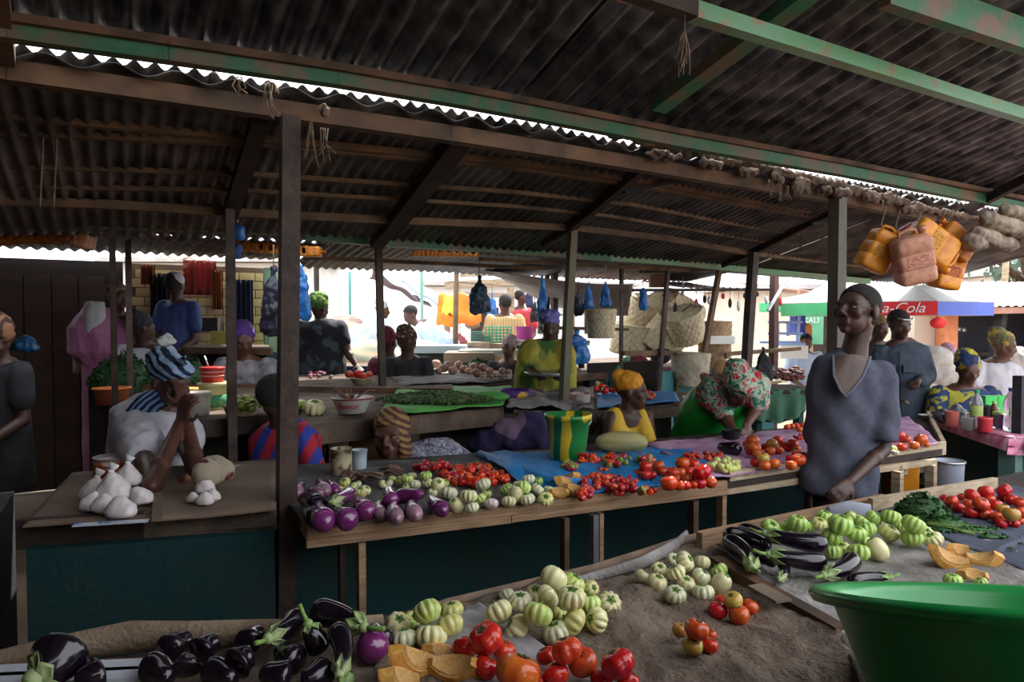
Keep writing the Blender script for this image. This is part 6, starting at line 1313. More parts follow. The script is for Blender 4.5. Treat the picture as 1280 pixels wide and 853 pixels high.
vessel_at(at_z(722, 506, .94), .085, .075, mat('red_white_tin', (.5, .1, .1), (.55, .5, .48), scale=14, sharp=(.4, .5)), 'red and white tin right of the draped sacking', 'tin', 'tin', .95)
PR['cabb'] = proto('cabbage', ribbed(9, .10, .9, .1, 7, .25, 20, 10), mat('cabbage_leaf', (.35, .48, .2), (.6, .65, .42), scale=5)); spawn('cabb', at_z(692, 483, .97), .05, (0, 0, 0), 'small pale cabbage in front of the yellow-green dress', 'cabbage')
def bits(cx, cy, w_, h_, n, z, m, label, cat, name, r=.018):
    mb = MB()
    for i in range(n): p = at_z(cx + random.uniform(-w_, w_), cy + random.uniform(-h_, h_), z); mb.ell(p + ZX * random.uniform(0, .03), (r * random.uniform(.6, 1.4), r, r * .6), None, 8, 5)
    o = one(name, mb, m, label, cat); o['kind'] = 'stuff'
bits(618, 472, 16, 4, 40, 1.0, mat('dried_ginger', (.42, .24, .12), (.25, .12, .06), scale=20), 'scatter of small tan ginger pieces on the third row stall', 'ginger', 'ginger_pieces')
bits(665, 487, 14, 5, 34, .96, mat('dried_fish', (.25, .18, .12), (.12, .08, .06), scale=20), 'scatter of small brown dried goods by the purple basin', 'dried goods', 'dried_goods')
bits(385, 456, 10, 4, 30, 1.03, mat('pale_dried', (.5, .38, .3), (.35, .22, .18), scale=20), 'small heap of pale dried fish right of the thick post', 'dried fish', 'dried_fish')
bits(690, 478, 20, 3, 30, .98, mat('grey_goods', (.3, .3, .34), (.15, .15, .17), scale=20), 'grey packets at the feet of the yellow-green dress', 'packets', 'small_packets')
bits(400, 470, 14, 4, 26, 1.01, mat('red_goods', (.4, .05, .08), (.3, .2, .25), scale=20), 'red and mauve packets on the brown board stall', 'packets', 'small_packets')
bits(980, 470, 22, 8, 50, 1.0, mat('dark_goods', (.05, .04, .04), (.25, .05, .03), scale=14), 'dark mixed goods heaped right of the floral headwrap', 'goods', 'mixed_goods', .03)
bits(745, 484, 1, 1, 2, .9, BLACK, 'x', 'x', 'x') if False else None
# white basin behind the purple wrap
q = at_z(333, 448, 1.1); vessel_at(q, .12, .07, ENW, 'pale enamel basin of white goods right of the purple wrap', 'basin', 'enamel_basin', .7, (), None, W2)
# drinks table on the right
dt = thing('drinks_table', 'teal box table with pink checked oilcloth at the right', 'table', at_z(1200, 560, 0))
A_, B_, C2_, D2_ = at_z(1152, 521, TZ), at_z(1264, 549, TZ), at_z(1275, 533, TZ), at_z(1190, 505, TZ)
A_ = Vector((3.0, 4.95, TZ)); B_ = Vector((2.94, 4.03, TZ)); E_ = Vector((4.6, 3.95, TZ)); F_ = Vector((4.6, 4.9, TZ))
def prism(P, z0, z1):
    n = len(P); mb = MB(); mb.add([Vector((p.x, p.y, z1)) for p in P] + [Vector((p.x, p.y, z0)) for p in P], [tuple(reversed(range(n))), tuple(range(n, 2 * n))] + [(i, (i + 1) % n, (i + 1) % n + n, i + n) for i in range(n)]); return mb
ins = [A_ + Vector((.06, -.04, 0)), B_ + Vector((.06, .06, 0)), E_ + Vector((-.06, .06, 0)), F_]
put('body', prism(ins, 0, TZ - .06), TEAL, dt); put('top_board', prism([A_, B_, E_, F_], TZ - .06, TZ), DARKWOOD, dt)
mb = MB(); mb.beam(B_ + Vector((.05, .04, -.06)), Vector((B_.x + .05, B_.y + .04, 0)), .09, .09, UX); put('corner_pillar', mb, mat('teal_grey_pillar', (.10, .20, .19), (.07, .13, .13), scale=3), dt)
cloth('oilcloth', [(0, 0), (1, 0), (1, 1), (0, 1)], TZ, 1, 1, PINKCLOTH, '') if False else None
mb = grid(A_ + Vector((-.01, .02, .004)), B_ + Vector((-.01, -.02, .004)), E_ + Vector((0, -.02, .004)), F_ + Vector((0, 0, .004)), 20, 20, crumple(.003, 4, 3), .003)
gm = grid(A_ + Vector((-.015, 0, -.045)), B_ + Vector((-.02, -.02, -.075)), B_ + Vector((-.01, -.02, .004)), A_ + Vector((-.01, .02, .004)), 24, 2, None, .003); mb.add(gm.v, gm.f, True)
gm = grid(B_ + Vector((-.02, -.02, -.10)), E_ + Vector((0, -.03, -.06)), E_ + Vector((0, -.02, .004)), B_ + Vector((-.01, -.02, .004)), 24, 2, None, .003); mb.add(gm.v, gm.f, True)
one('oilcloth', mb, PINKCLOTH, 'pink checked oilcloth hanging over the edge of the drinks table', 'oilcloth', loc=B_)
GL = mat('clear_bottle_plastic', (.75, .85, .88), (.7, .8, .85), rough=.08, trans=.75, spec=.5)
def bottle(x, y, r, H_, m, capm, label, band=None, name='bottle', cat='bottle'):
    p = Vector((x, y, TZ + .006)); t = thing(name, label, cat, p)
    mb = MB(); mb.lathe([(.001, 0), (r * .92, 0), (r, H_ * .04), (r, H_ * .3), (r * .95, H_ * .33), (r, H_ * .37), (r, H_ * .62), (r * .75, H_ * .78), (r * .34, H_ * .9), (r * .32, H_ * .97), (.001, H_ * .97)], p, 20); put('body', mb, m, t)
    mb = MB(); mb.lathe([(r * .40, H_ * .92), (r * .42, H_), (.001, H_)], p, 14); put('cap', mb, capm, t)
    if band: mb = MB(); mb.lathe([(r * 1.01, H_ * .32), (r * 1.02, H_ * .34), (r * 1.02, H_ * .58), (r * 1.01, H_ * .6)], p, 20); put('paper_label', mb, band, t)
    return t
def onT(px, dd): 
    d = ray(px, 500); return Vector((d.x / d.y * dd, dd, TZ))
GRC = mat('green_cap', (.03, .4, .15), (.03, .3, .1)); BLC = mat('blue_cap', (.04, .12, .5), (.03, .1, .4)); YLB = mat('yellow_label', (.6, .65, .2), (.3, .5, .15), scale=20)
q = onT(1221, 4.35); bottle(q.x, q.y, .035, .245, GL, GRC, 'clear bottle with green cap and yellowish label', YLB)
q = onT(1264, 4.25); bottle(q.x, q.y, .040, .27, GL, BLC, 'clear water bottle with blue cap at the right end')
q = onT(1243, 4.45); bottle(q.x, q.y, .03, .16, mat('brown_bottle', (.15, .08, .03), (.1, .05, .02), rough=.2), YLB, 'small brown bottle with yellow top behind the red mug')
RP = mat('red_plastic', (.62, .05, .07), (.55, .04, .06), rough=.35); PKP = mat('coral_plastic', (.75, .20, .17), (.7, .16, .14), rough=.35)
def vt_(px, dd, r, H_, m, label, cat, name, **k): return vessel_at(onT(px, dd) + ZX * .006, r, H_, m, label, cat, name, **k)
vt_(1191, 4.45, .038, .095, PKP, 'coral pink plastic cup on the drinks table', 'cup', 'plastic_cup', taper=.9)
vt_(1202, 4.62, .03, .085, mat('light_blue_plastic', (.2, .45, .75), (.2, .4, .7), rough=.35), 'light blue cup behind the coral pink one', 'cup', 'plastic_cup', taper=.9)
vt_(1211, 4.28, .036, .08, METAL, 'silver tin can in the middle of the drinks table', 'can', 'tin_can', taper=.99)
vt_(1232, 4.22, .040, .09, RP, 'red plastic mug left of the water bottle', 'mug', 'plastic_mug', taper=.95, bands=((.9, .97, PKP),))
vt_(1231, 4.45, .03, .13, BLACK, 'dark jar behind the red mug', 'jar', 'jar', taper=1.0, lidm=BLACK)
vt_(1247, 4.36, .026, .10, GL, 'clear jar between red mug and water bottle', 'jar', 'glass_jar', taper=1.0, lidm=YLB)
vt_(1254, 4.32, .022, .09, mat('blue_red_tin', (.05, .15, .6), (.6, .1, .1), scale=20), 'blue and red can beside the clear jar', 'can', 'drink_can', taper=1.0)
vt_(1160, 4.75, .06, .03, W2, 'white dish at the far left corner of the drinks table', 'dish', 'dish', taper=.7)
for i_, (px, dd) in enumerate(((1236, 4.75), (1252, 4.75))):
    q = onT(px, dd) + ZX * .09; mb = MB(); mb.box(q, (.085, .06, .16)); one('green_box', mb, mat('bright_green_carton', (.05, .6, .12), (.05, .5, .1), rough=.5), ('left', 'right')[i_] + ' bright green carton behind the bottles', 'carton')
mb = MB(); q = onT(1180, 4.6); mb.ell(q + ZX * .05, (.07, .05, .05)); mb.ell(q + Vector((.09, 0, .06)), (.05, .04, .07)); bundle('plastic_bag', mb, mat('grey_black_plastic', (.06, .06, .08), (.3, .3, .34), scale=8, rough=.25, sharp=(.5, .6)), 'crumpled grey plastic bag on the drinks table', 'bag', .008, .012, 30)
# phone like tag on cloth
mb = MB(); mb.beam(B_ + Vector((.10, -.05, -.01)), B_ + Vector((.10, -.055, -.08)), .07, .006, Vector((0, -1, 0))); one('price_tag', mb, mat('tag_cream', (.4, .3, .25), (.15, .1, .1), scale=20), 'small dark framed tag hanging at the corner of the pink oilcloth', 'tag')
# aluminium pot on the ground stool
vessel_at(Vector((2.57, 4.0, .53)), .085, .14, mat('white_enamel_blue', (.50, .55, .66), (.4, .45, .58), rough=.35), 'pale blue-white pot under the drinks table, beside the tray leg', 'pot', 'enamel_pot', .96, (), None, METAL)
mb = MB(); mb.box((2.57, 4.0, .265), (.3, .3, .53)); one('low_stool', mb, DARKWOOD, 'dark block stool under the pale pot', 'stool')
mb = MB(); mb.box((2.13, 3.72, .62), (.14, .12, .2)); mb.box((2.13, 3.72, .74), (.05, .04, .04)); one('yellow_container', mb, YELLOWCAN, 'yellow plastic container on the ground behind the pale tray legs', 'container') 
mb = MB(); mb.box((2.13, 3.72, .26), (.25, .25, .52)); one('crate_block', mb, DARKWOOD, 'dark crate under the yellow container', 'crate')
# ================= JERRYCANS, HANGING BAGS =================
def rrect(w_, h, r, n=4):
    pts = []
    for cx, cy, a0 in ((w_ - r, h - r, 0), (-w_ + r, h - r, 90), (-w_ + r, -h + r, 180), (w_ - r, -h + r, 270)):
        for i in range(n + 1): a = R(a0 + 90 * i / n); pts.append((cx + r * math.cos(a), cy + r * math.sin(a)))
    return pts
def jerry(p, s, rot_, m, label, group, labelm=None, hang=None):
    """20 litre can: ribbed body, grip, neck and cap; local z is its height"""
    t = thing('jerrycan', label, 'jerrycan', p, group); t.rotation_euler = rot_; t.scale = (s,) * 3
    mb = MB(); rows = [(-.5, .82), (-.47, .96), (-.40, 1), (-.2, 1), (-.185, .96), (-.16, .96), (-.145, 1), (.12, 1), (.135, .96), (.16, .96), (.175, 1), (.36, 1), (.44, .94), (.5, .72)]
    vs = []; fs = []; base = rrect(.36, .26, .09); n = len(base)
    for z, q in rows: vs += [Vector((x * q, y * q, z)) for x, y in base]
    for i in range(len(rows) - 1):
        for k in range(n): fs.append((i * n + k, i * n + (k + 1) % n, i * n + n + (k + 1) % n, i * n + n + k))
    fs += [tuple(reversed(range(n))), tuple((len(rows) - 1) * n + k for k in range(n))]; mb.add(vs, fs, True)
    def lp(nm, mb, mm): me = mb.mesh(nm); me.materials.append(mm); o = bpy.data.objects.new(nm, me); link(o); o.parent = t; return o
    lp('body', mb, m)
    mb = MB(); mb.tube([(-.22, 0, .48), (-.19, 0, .60), (.0, 0, .63), (.12, 0, .60), (.14, 0, .48)], [.04, .035, .035, .035, .04], 8); lp('grip', mb, m)
    mb = MB(); mb.lathe([(.07, .46), (.07, .56), (.085, .56), (.085, .64), (.001, .64)], (.25, 0, 0), 14); lp('cap', mb, m)
    for sy in (-1, 1):
        mb = MB(); mb.obox(Vector((0, sy * .262, -.02)), (Vector((1, 0, 0)), Vector((0, 1, 0)), ZX), (.20, .004, .13)); lp('side_panel', mb, labelm or m)
    return t
REDLAB = mat('dark_red_print', (.30, .02, .05), (.65, .28, .03), scale=22, sharp=(.5, .56), stretch=(1, 1, 3)); BLK = mat('black_print', (.10, .05, .02), (.7, .32, .03), scale=26, sharp=(.42, .5), stretch=(1, 1, 3)); PKL = mat('faded_print', (.40, .14, .09), (.62, .32, .22), scale=20, sharp=(.45, .55), stretch=(1, 1, 3))
GJ = 'jerrycans hung under the right end of the roof'
def jr(px, py, d, hpx, rot_, m, lab, lm=None, g=GJ):
    p = at_d(px, py, d); return jerry(p, hpx * d / FPX, tuple(R(q) for q in rot_), m, lab, g, lm)
JD = 3.55
jr(1098, 314, JD, 50, (10, 25, 5), YELLOWCAN, 'yellow-orange jerrycan at the left end of the hanging cluster', BLK)
jr(1141, 324, JD - .12, 60, (15, -14, -10), PINKCAN, 'faded pinkish jerrycan hanging lowest at left in the cluster', PKL)
jr(1162, 306, JD - .1, 58, (10, 128, 8), YELLOWCAN, 'bright yellow jerrycan lying slanted at the centre of the cluster', BLK)
jr(1184, 338, JD + .05, 46, (5, 12, 10), YELLOWCAN, 'yellow jerrycan with dark red print hanging lowest at right', REDLAB)
jr(1192, 303, JD, 48, (0, -55, 10), ORANGECAN, 'orange jerrycan at the upper right of the cluster')
jr(1134, 295, JD + .08, 34, (0, 60, 0), mat('red_jerrycan', (.30, .02, .02), (.22, .02, .02), rough=.4), 'dark red can half hidden at the top of the cluster')
jr(1150, 326, JD + .25, 30, (0, 0, 0), YELLOWCAN, 'yellow can peeping out behind the pinkish one')
for i_, (px, py) in enumerate(((1104, 292), (1122, 294), (1147, 306), (1150, 290), (1178, 312), (1188, 288))):
    a = at_d(px, py, JD); mb = MB(); mb.tube([a, a + Vector((.0, .02, .05)), at_d(px + 3, 262, JD + .02)], .004, 5); one('hanging_rope', mb, ROPE, 'short sisal cord holding the right jerrycan cluster', 'rope', 'cords of the jerrycan cluster')
# rolled sacks on top of the beam to the right
for i_, (a, b, r, lab) in enumerate((((1235, 275), (1290, 292), .045, 'long rolled pale sack stuffed under the roof edge at right'), ((1222, 292), (1262, 306), .04, 'rolled sack end below the long pale roll'), ((1215, 302), (1232, 300), .05, 'grey rolled cloth beside the orange jerrycan'), ((1255, 262), (1290, 270), .03, 'upper rolled sack at the right frame edge'))):
    mb = MB(); A, B3 = at_d(*a, 3.4), at_d(*b, 3.5); mb.cap(A, B3, r, r); bundle('sack_roll', mb, mat('dusty_pale_sack', (.34, .28, .22), (.16, .12, .09), scale=14, rough=.95, bump=.6), lab, 'sack', .008, .010, 25)
# rags and debris stuffed between the two roofs
for i_, (px, py, w_, h) in enumerate(((770, 168, 16, 8), (830, 196, 34, 8), (880, 203, 30, 10), (935, 215, 26, 10), (968, 222, 16, 16), (1000, 232, 22, 16), (1030, 236, 14, 10), (1052, 240, 20, 14), (1085, 250, 20, 12), (1110, 252, 16, 14), (1140, 262, 22, 10), (404, 140, 10, 14), (340, 112, 8, 8))):
    p = at_v(px, py, 2.58); k = p.y / FPX; mb = MB()
    for j in range(4): mb.ell(p + UX * random.uniform(-.5, .5) * w_ * k + ZX * random.uniform(-.4, .4) * h * k, (w_ * k * .4, .035, h * k * random.uniform(.3, .6)))
    bundle('rag', mb, RAG, ('brown', 'dusty', 'grey-brown', 'torn', 'matted', 'frayed', 'small dusty', 'dark', 'clumped', 'faded', 'long dusty', 'tangled', 'tiny')[i_] + ' rag stuffed in the gap between the two roofs, ' + ('by the last light slit', 'right of the last light slit', 'centre right', 'left of the hanging tatters', 'hanging as tatters', 'right of the tatters', 'left of the half-lit post', 'above the half-lit post', 'right of the two-tone post', 'third right of the two-tone post', 'above the jerrycans', 'above the thick left post', 'over the left light slits')[i_], 'rag', .009, .016, 40)
mb = MB(); mb.tube([at_v(x, y, 2.60) + ZX * random.uniform(-.01, .01) for x, y in ((775, 168), (800, 176), (830, 185), (860, 189), (905, 199), (940, 208), (975, 214), (1010, 224), (1050, 233), (1090, 244), (1130, 254), (1170, 264), (1230, 276))], [.012] + [.026] * 11 + [.012], 8)
bundle('rag_strip', mb, RAG, 'long dirty rag strip packed along the gap between the roofs at the right', 'rag', .009, .018, 30)
for i_, (px, py, L) in enumerate(((963, 225, .09), (975, 228, .12), (985, 232, .08), (1105, 250, .09), (388, 150, .16), (405, 160, .12), (336, 105, .14), (300, 96, .07))):
    p = at_v(px, py, 2.55); mb = MB()
    for j in range(5): q = p + UX * random.uniform(-.015, .015); mb.tube([q, q - ZX * L * .5 + UX * random.uniform(-.02, .02), q - ZX * L * random.uniform(.7, 1.1) + UX * random.uniform(-.03, .03)], .0022, 4)
    one('frayed_strand', mb, ROPE, ('first', 'second', 'third')[i_] + ' frayed fibre strand left of the half-lit post' if i_ < 3 else ('frayed fibre strand right of the half-lit post', 'longest frayed strand beside the thick left post top', 'short frayed strand right of the thick left post', 'frayed strand hanging from the left light slits', 'tiny frayed strand near the leftmost light slit')[i_ - 3], 'strand')
# left and centre jerrycans
GL_ = 'old jerrycans stored under the dark left roof'
for i_, (px, py, hp) in enumerate(((-6, 296, 34), (20, 294, 34), (46, 294, 34), (72, 294, 34))):
    jr(px, py, 4.6, hp, (90, 8, 90), ORANGECAN, ('leftmost', 'second', 'third', 'fourth')[i_] + ' orange can from left in the row under the dark roof', None, GL_)
jr(104, 298, 4.5, 36, (80, -80, 20), mat('orange_pink_can', (.55, .20, .08), (.6, .4, .3), scale=3, rough=.45), 'tilted orange-pink can at the right end of the dark left row', None, GL_)
for i_, px in enumerate((300, 312, 324, 336, 348, 376, 390)):
    jr(px, 306 + i_ * 1.5, 4.9, 24, (90, 0, 90), ORANGECAN, ('leftmost', 'second', 'third', 'fourth', 'fifth', 'sixth', 'rightmost')[i_] + ' orange can in the row beside the thick post', None, 'orange cans by the thick post')
for i_, px in enumerate((524, 540, 556, 572, 588)):
    jr(px, 317, 5.0, 16, (90, 0, 90), ORANGECAN, ('leftmost', 'second', 'middle', 'fourth', 'rightmost')[i_] + ' amber can in the row under the green beam', None, 'amber cans under the green beam')
# hanging plastic bags
def hbag(px, ytop, ybot, wpx, d, m, label, name='plastic_bag', cat='bag', top=True):
    a, b = at_d(px, ytop, d), at_d(px, ybot, d); w_ = wpx * d / FPX / 2; mb = MB(); f = lambda t: a.lerp(b, t)
    mb.loft([(f(.0), w_ * .25, w_ * .2), (f(.14), w_ * .18, w_ * .15), (f(.3), w_ * .6, w_ * .35), (f(.6), w_ * .95, w_ * .5), (f(.9), w_ * 1.0, w_ * .5), (f(1.0), w_ * .7, w_ * .3)], 16)
    o = bundle(name, mb, m, label, cat, .012, .022, 20, loc=b)
    if top: mb = MB(); mb.tube([f(.05), a + ZX * .14], .004, 5); put('string', mb, ROPE, o)
    return o
BB = mat('blue_plastic_bag', (.02, .12, .42), (.03, .2, .55), scale=7, rough=.35, spec=.5); BKB = mat('black_plastic_bag', (.015, .015, .03), (.04, .04, .07), scale=7, rough=.3)
hbag(736, 355, 388, 16, 5.6, BB, 'blue plastic bag hanging third from right above the pale basket'); hbag(757, 353, 385, 15, 5.6, BB, 'blue plastic bag hanging right above the pale basket'); hbag(723, 360, 395, 14, 5.6, BKB, 'black plastic bag hanging left of the blue ones')
hbag(804, 355, 388, 13, 5.6, BB, 'narrow blue bag hanging left of the stacked baskets'); hbag(599, 344, 393, 28, 6.2, mat('dark_navy_bag', (.02, .04, .07), (.06, .10, .16), scale=4, rough=.4), 'dark navy bag hanging in front of the orange sheet')
hbag(678, 335, 402, 14, 5.8, BB, 'long blue sheet bag hanging beside the twin posts')
hbag(373, 318, 402, 30, 4.6, BB, 'tall blue plastic sheet hanging right of the thick post'); hbag(342, 332, 420, 34, 4.7, BKB, 'tall black sheet hanging behind the thick post')
hbag(299, 276, 300, 14, 3.7, BB, 'small blue bag tied high on the post by the buckets'); hbag(297, 302, 325, 16, 3.75, mat('blue_dark', (.02, .07, .2), (.03, .1, .3)), 'dark blue bag tied below the small blue one')
hbag(720, 412, 455, 36, 5.4, BB, 'big full blue sack standing right of the leaning post', top=False)
for i_, (px, py, w_, h, m, lab) in enumerate(((250, 347, 38, 42, mat('red_star_cloth', (.30, .05, .04), (.48, .22, .16), scale=7, sharp=(.6, .66)), 'dark red cloth with pale flowers hung on the tiled wall'), (185, 343, 16, 24, mat('rust_cloth', (.22, .06, .03), (.15, .04, .02)), 'small rust coloured cloth hung at the left of the tiled wall'), (272, 362, 12, 48, mat('orange_cloth', (.38, .14, .04), (.28, .08, .03)), 'narrow orange cloth at the right of the tiled wall'), (200, 372, 22, 60, BLACK, 'long black garment hung left of the navy robe'), (305, 385, 22, 70, mat('indigo_cloth', (.015, .02, .06), (.02, .03, .08)), 'indigo cloth hanging in the dark right of the tiled wall'))):
    c = at_v(px, py, 7.12); k = c.y / FPX; a = c - UX * w_ * k * .5 - ZX * h * k * .5; b = a + UX * w_ * k
    one('hung_cloth', grid(a, b, b + ZX * h * k, a + ZX * h * k, 14, 10, lambda s, t, p: VX * (-.02 * math.sin(s * 25)), .006), m, lab, 'cloth')
mb = MB(); c = at_v(258, 406, 7.0); mb.box(c, (.26, .12, .13)); one('dark_crate', mb, DARKWOOD, 'dark wooden crate at the foot of the tiled wall', 'crate')
mb = MB(); c = at_v(276, 415, 6.6); mb.box((c.x, c.y, .7), (.16, .05, 1.4)); one('yellow_board', mb, mat('olive_yellow', (.4, .36, .08), (.3, .28, .06)), 'olive yellow panel standing left of the brown post', 'panel')
hbag(209, 416, 432, 24, 5.3, mat('white_green_bag', (.6, .62, .6), (.3, .6, .4), scale=5, sharp=(.6, .64)), 'white and green plastic bag beside the white top woman', top=False)
hbag(32, 418, 440, 36, 4.6, mat('teal_blue_bag', (.01, .05, .12), (.01, .06, .14), rough=.4), 'blue bag beside the striped rust headscarf', top=False)
for i_, (px, lab) in enumerate(((55, 'faint rope hanging in the dark left roof'), (72, 'second faint rope hanging in the dark left roof'))):
    mb = MB(); mb.tube([at_v(px, 150, 3.2), at_v(px - 2, 200, 3.25), at_v(px - 5, 260, 3.2)], .004, 5); one('hanging_rope', mb, ROPE, lab, 'rope')
# ================= BASKET STAND =================
st = thing('basket_stand', 'timber rail stand with turquoise front holding stacked baskets', 'stand', at_v(880, 500, 4.9))
def vb(par, nm, a, b, v, wd, ht, m): mb = MB(); mb.beam(at_v(*a, v), at_v(*b, v), wd, ht); put(nm, mb, m, par)
vb(st, 'rail', (780, 442), (850, 441), 4.95, .03, .045, PURLIN); vb(st, 'rail', (848, 447), (1000, 436), 4.95, .03, .04, PURLIN); vb(st, 'shelf_board', (838, 496), (965, 476), 4.92, .25, .03, PALEWOOD); vb(st, 'shelf_board', (690, 410), (778, 412), 5.4, .2, .03, RUSTWOOD)
vb(st, 'rail', (770, 363), (970, 362), 5.2, .03, .03, DARKWOOD); vb(st, 'rail', (800, 340), (965, 334), 5.3, .03, .03, DARKWOOD)
vb(st, 'upright', (846, 446), (846, 492), 4.93, .03, .03, PURLIN); vb(st, 'upright', (908, 442), (908, 482), 4.93, .03, .03, PURLIN); vb(st, 'strut', (988, 342), (960, 388), 4.9, .025, .025, METAL)
a, b = at_v(822, 505, 4.98), at_v(966, 484, 4.98); a.z = b.z = .52; mb = MB(); mb.beam(a, b, .04, .96); put('front_panel', mb, mat('turquoise_board', (.06, .24, .27), (.12, .3, .32), scale=3, rough=.7), st)
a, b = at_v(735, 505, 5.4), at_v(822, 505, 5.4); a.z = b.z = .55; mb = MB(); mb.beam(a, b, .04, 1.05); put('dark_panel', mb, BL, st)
GB = 'stacked woven baskets on the stand'
def bk(px, py, d, r0, r1, H_, ax, lab, m=WICK2, rows=7, n=20, lid=True, rm=.0, strap=False):
    q_ = 1.0 if n == 12 else 1.22; d *= 1.36; r0 *= q_; r1 *= q_; H_ *= q_ * 1.05
    return weave(at_d(px, py, d), r0, r1, H_, rows, n, m, lab, 'woven_basket', GB, Vector(ax), lid, rm, strap=strap)
weave(at_d(751, 423, 5.5), .10, .125, .23, 9, 26, WICK2, 'pale upright basket standing alone below the hanging blue bags', 'woven_basket', GB)
bk(792, 442, 5.7, .22, .20, .25, (.1, -.1, 1), 'large basket at the lower left of the stack'); bk(822, 434, 5.6, .2, .18, .26, (.5, -.3, .8), 'basket leaning right at the bottom of the stack')
bk(800, 410, 5.8, .2, .18, .26, (.3, -.4, .9), 'basket lying behind at the upper left of the stack'); bk(838, 405, 5.7, .17, .15, .28, (-.35, -.4, .8), 'basket tilted left at the top of the stack', strap=True)
bk(862, 425, 5.4, .14, .17, .26, (-.3, -.3, .8), 'square shouldered basket at the centre front of the stack', strap=True); bk(868, 400, 5.8, .15, .14, .30, (-.8, -.3, .45), 'basket lying on its side at the upper right of the stack', strap=True)
bk(862, 482, 4.9, .145, .185, .30, (.03, 0, 1), 'big coarse woven basket standing on the turquoise stand', mat('coarse_weave', (.60, .54, .42), (.36, .31, .23), scale=9, rough=.9, bump=.6), 8, 12, False, .01); bk(893, 456, 5.7, .14, .15, .38, (0, 0, 1), 'tall tan basket behind the coarse woven one', mat('tan_rattan', (.42, .28, .17), (.28, .17, .1), scale=20, rough=.9))
mb = MB(); c = at_d(823, 345, 7.6); mb.box(c, (.2, .1, .26)); one('carton', mb, mat('brown_carton', (.25, .13, .07), (.2, .1, .05)), 'brown carton on the rail above the baskets', 'carton')
mb = MB(); c = at_d(905, 462, 6.9); mb.ell(c, (.13, .12, .11)); one('gourd_bowl', mb, mat('tan_calabash', (.45, .28, .14), (.3, .18, .1)), 'round tan calabash right of the coarse basket', 'calabash')
for i_, (px, py, r, m, lab) in enumerate(((796, 455, .10, mat('dk_red_cloth', (.2, .02, .03), (.1, .01, .02)), 'dark red bundle under the left baskets'), (812, 466, .12, mat('beige_bundle', (.38, .32, .26), (.25, .2, .17)), 'beige bundle behind the turquoise stand'), (838, 470, .08, mat('mauve_bundle', (.28, .14, .28), (.2, .1, .2)), 'mauve bundle left of the coarse basket'), (787, 452, .06, mat('mint_bundle', (.2, .45, .3), (.15, .35, .25)), 'mint green bag under the left baskets'), (826, 445, .09, BLACK, 'black bag hung on the thin brown post'))):
    r *= 1.24; mb = MB(); c = at_d(px, py, 7.4); mb.ell(c, (r, r * .8, r * .9)); bundle('cloth_bundle', mb, m, lab, 'bundle', .014, .02, 12)
# green draped table right of the green dress
mb = MB(); 
t = thing('draped_table', 'table with grey-green drape right of the floral headwrap', 'table', at_d(980, 560, 5.0))
A, B4 = at_d(945, 488, 4.75), at_d(1008, 486, 4.75); mb = grid(A - ZX * .20, B4 - ZX * .16, B4, A, 20, 8, lambda s, q, p: Vector((0, -.02 * math.sin(s * 18) * (1 - q), -.05 * math.sin(s * 3.1) * (1 - q))), .005); put('drape', mb, mat('grey_green_cloth', (.05, .14, .09), (.08, .18, .12), scale=7, rough=.9, bump=.4), t)
mb = MB(); c = (A + B4) / 2; mb.box(c + Vector((.02, .22, -.02)), ((B4 - A).length + .1, .44, .03)); put('top', mb, DARKWOOD, t)
for s_ in (0, 1): p = A.lerp(B4, s_) + Vector((-.03 if s_ else .03, .06, 0)); mb = MB(); mb.beam(Vector((p.x, p.y, 0)), p - ZX * .04, .05, .05, UX); put('leg', mb, TEAL, t)
mb = MB(); p = at_d(932, 488, 4.7); mb.lathe([(.001, 0), (.10, .0), (.12, .03), (.115, .03), (.001, .01)], p, 20); one('flat_bowl', mb, mat('yellow_green_tray', (.3, .3, .1), (.25, .25, .08)), 'flat yellowish tray on the draped table', 'tray')
# hung garment
hbag(955, 434, 478, 24, 5.0, BLACK, 'small black garment hung from the rail at the right of the stand', 'hung_garment', 'garment', False)
for i_ in range(16):
    px = 845 + i_ * 8.6 + random.uniform(-2, 2); L = random.uniform(.10, .34); p = at_v(px, 356, 5.45); mb = MB(); mb.tube([p + ZX * .1, p, p - ZX * L * .6], .003, 4); mb.ell(p - ZX * L * .8, (.022, .01, L * .22), None, 8, 6)
    one('hanging_utensil', mb, [BLACK, METAL, DARKWOOD, REDB][i_ % 4], ORD[i_] + ' utensil in the row hanging over the basket stand', 'utensil', 'utensils hung over the basket stand')
vb(st, 'rail', (850, 336), (985, 346), 5.45, .02, .02, DARKWOOD)
rr = thing('roof', 'small pale tin canopy over the basket stand', 'roof', at_v(900, 330, 5.5), kind='structure')
ua, ub = uv_of(at_v(840, 330, 5.6))[0], uv_of(at_v(985, 345, 5.6))[0]
roof_sheet(rr, ua, ub, (5.5, 1.86), (6.6, 2.02), .11, .012, mat('pale_tin', (.5, .48, .48), (.38, .36, .36), scale=5, rough=.5))
for f in (.9, 1.0):
    mb = MB(); u_ = ua + (ub - ua) * f; mb.beam(UV(u_, 5.3, 1.83), UV(u_, 6.5, 2.0), .05, .04); put('rafter', mb, mat('pink_wood', (.4, .2, .15), (.3, .15, .1)), rr)
# hanging canvas under far roof
CAN = mat('grey_canvas', (.42, .38, .36), (.30, .27, .26), scale=4, rough=.9, bump=.3)
A, B5, C5, D5 = at_d(606, 338, 6.6), at_d(792, 352, 6.0), at_d(785, 392, 7.2), at_d(640, 352, 8.2)
one('canvas_awning', grid(A, B5, C5, D5, 36, 16, lambda s, t, p: -.16 * math.sin(math.pi * s) * (.3 + .7 * t) + .02 * math.sin(t * 18 + s * 5), .005), CAN, 'sagging grey canvas awning under the far roof in the centre', 'awning')
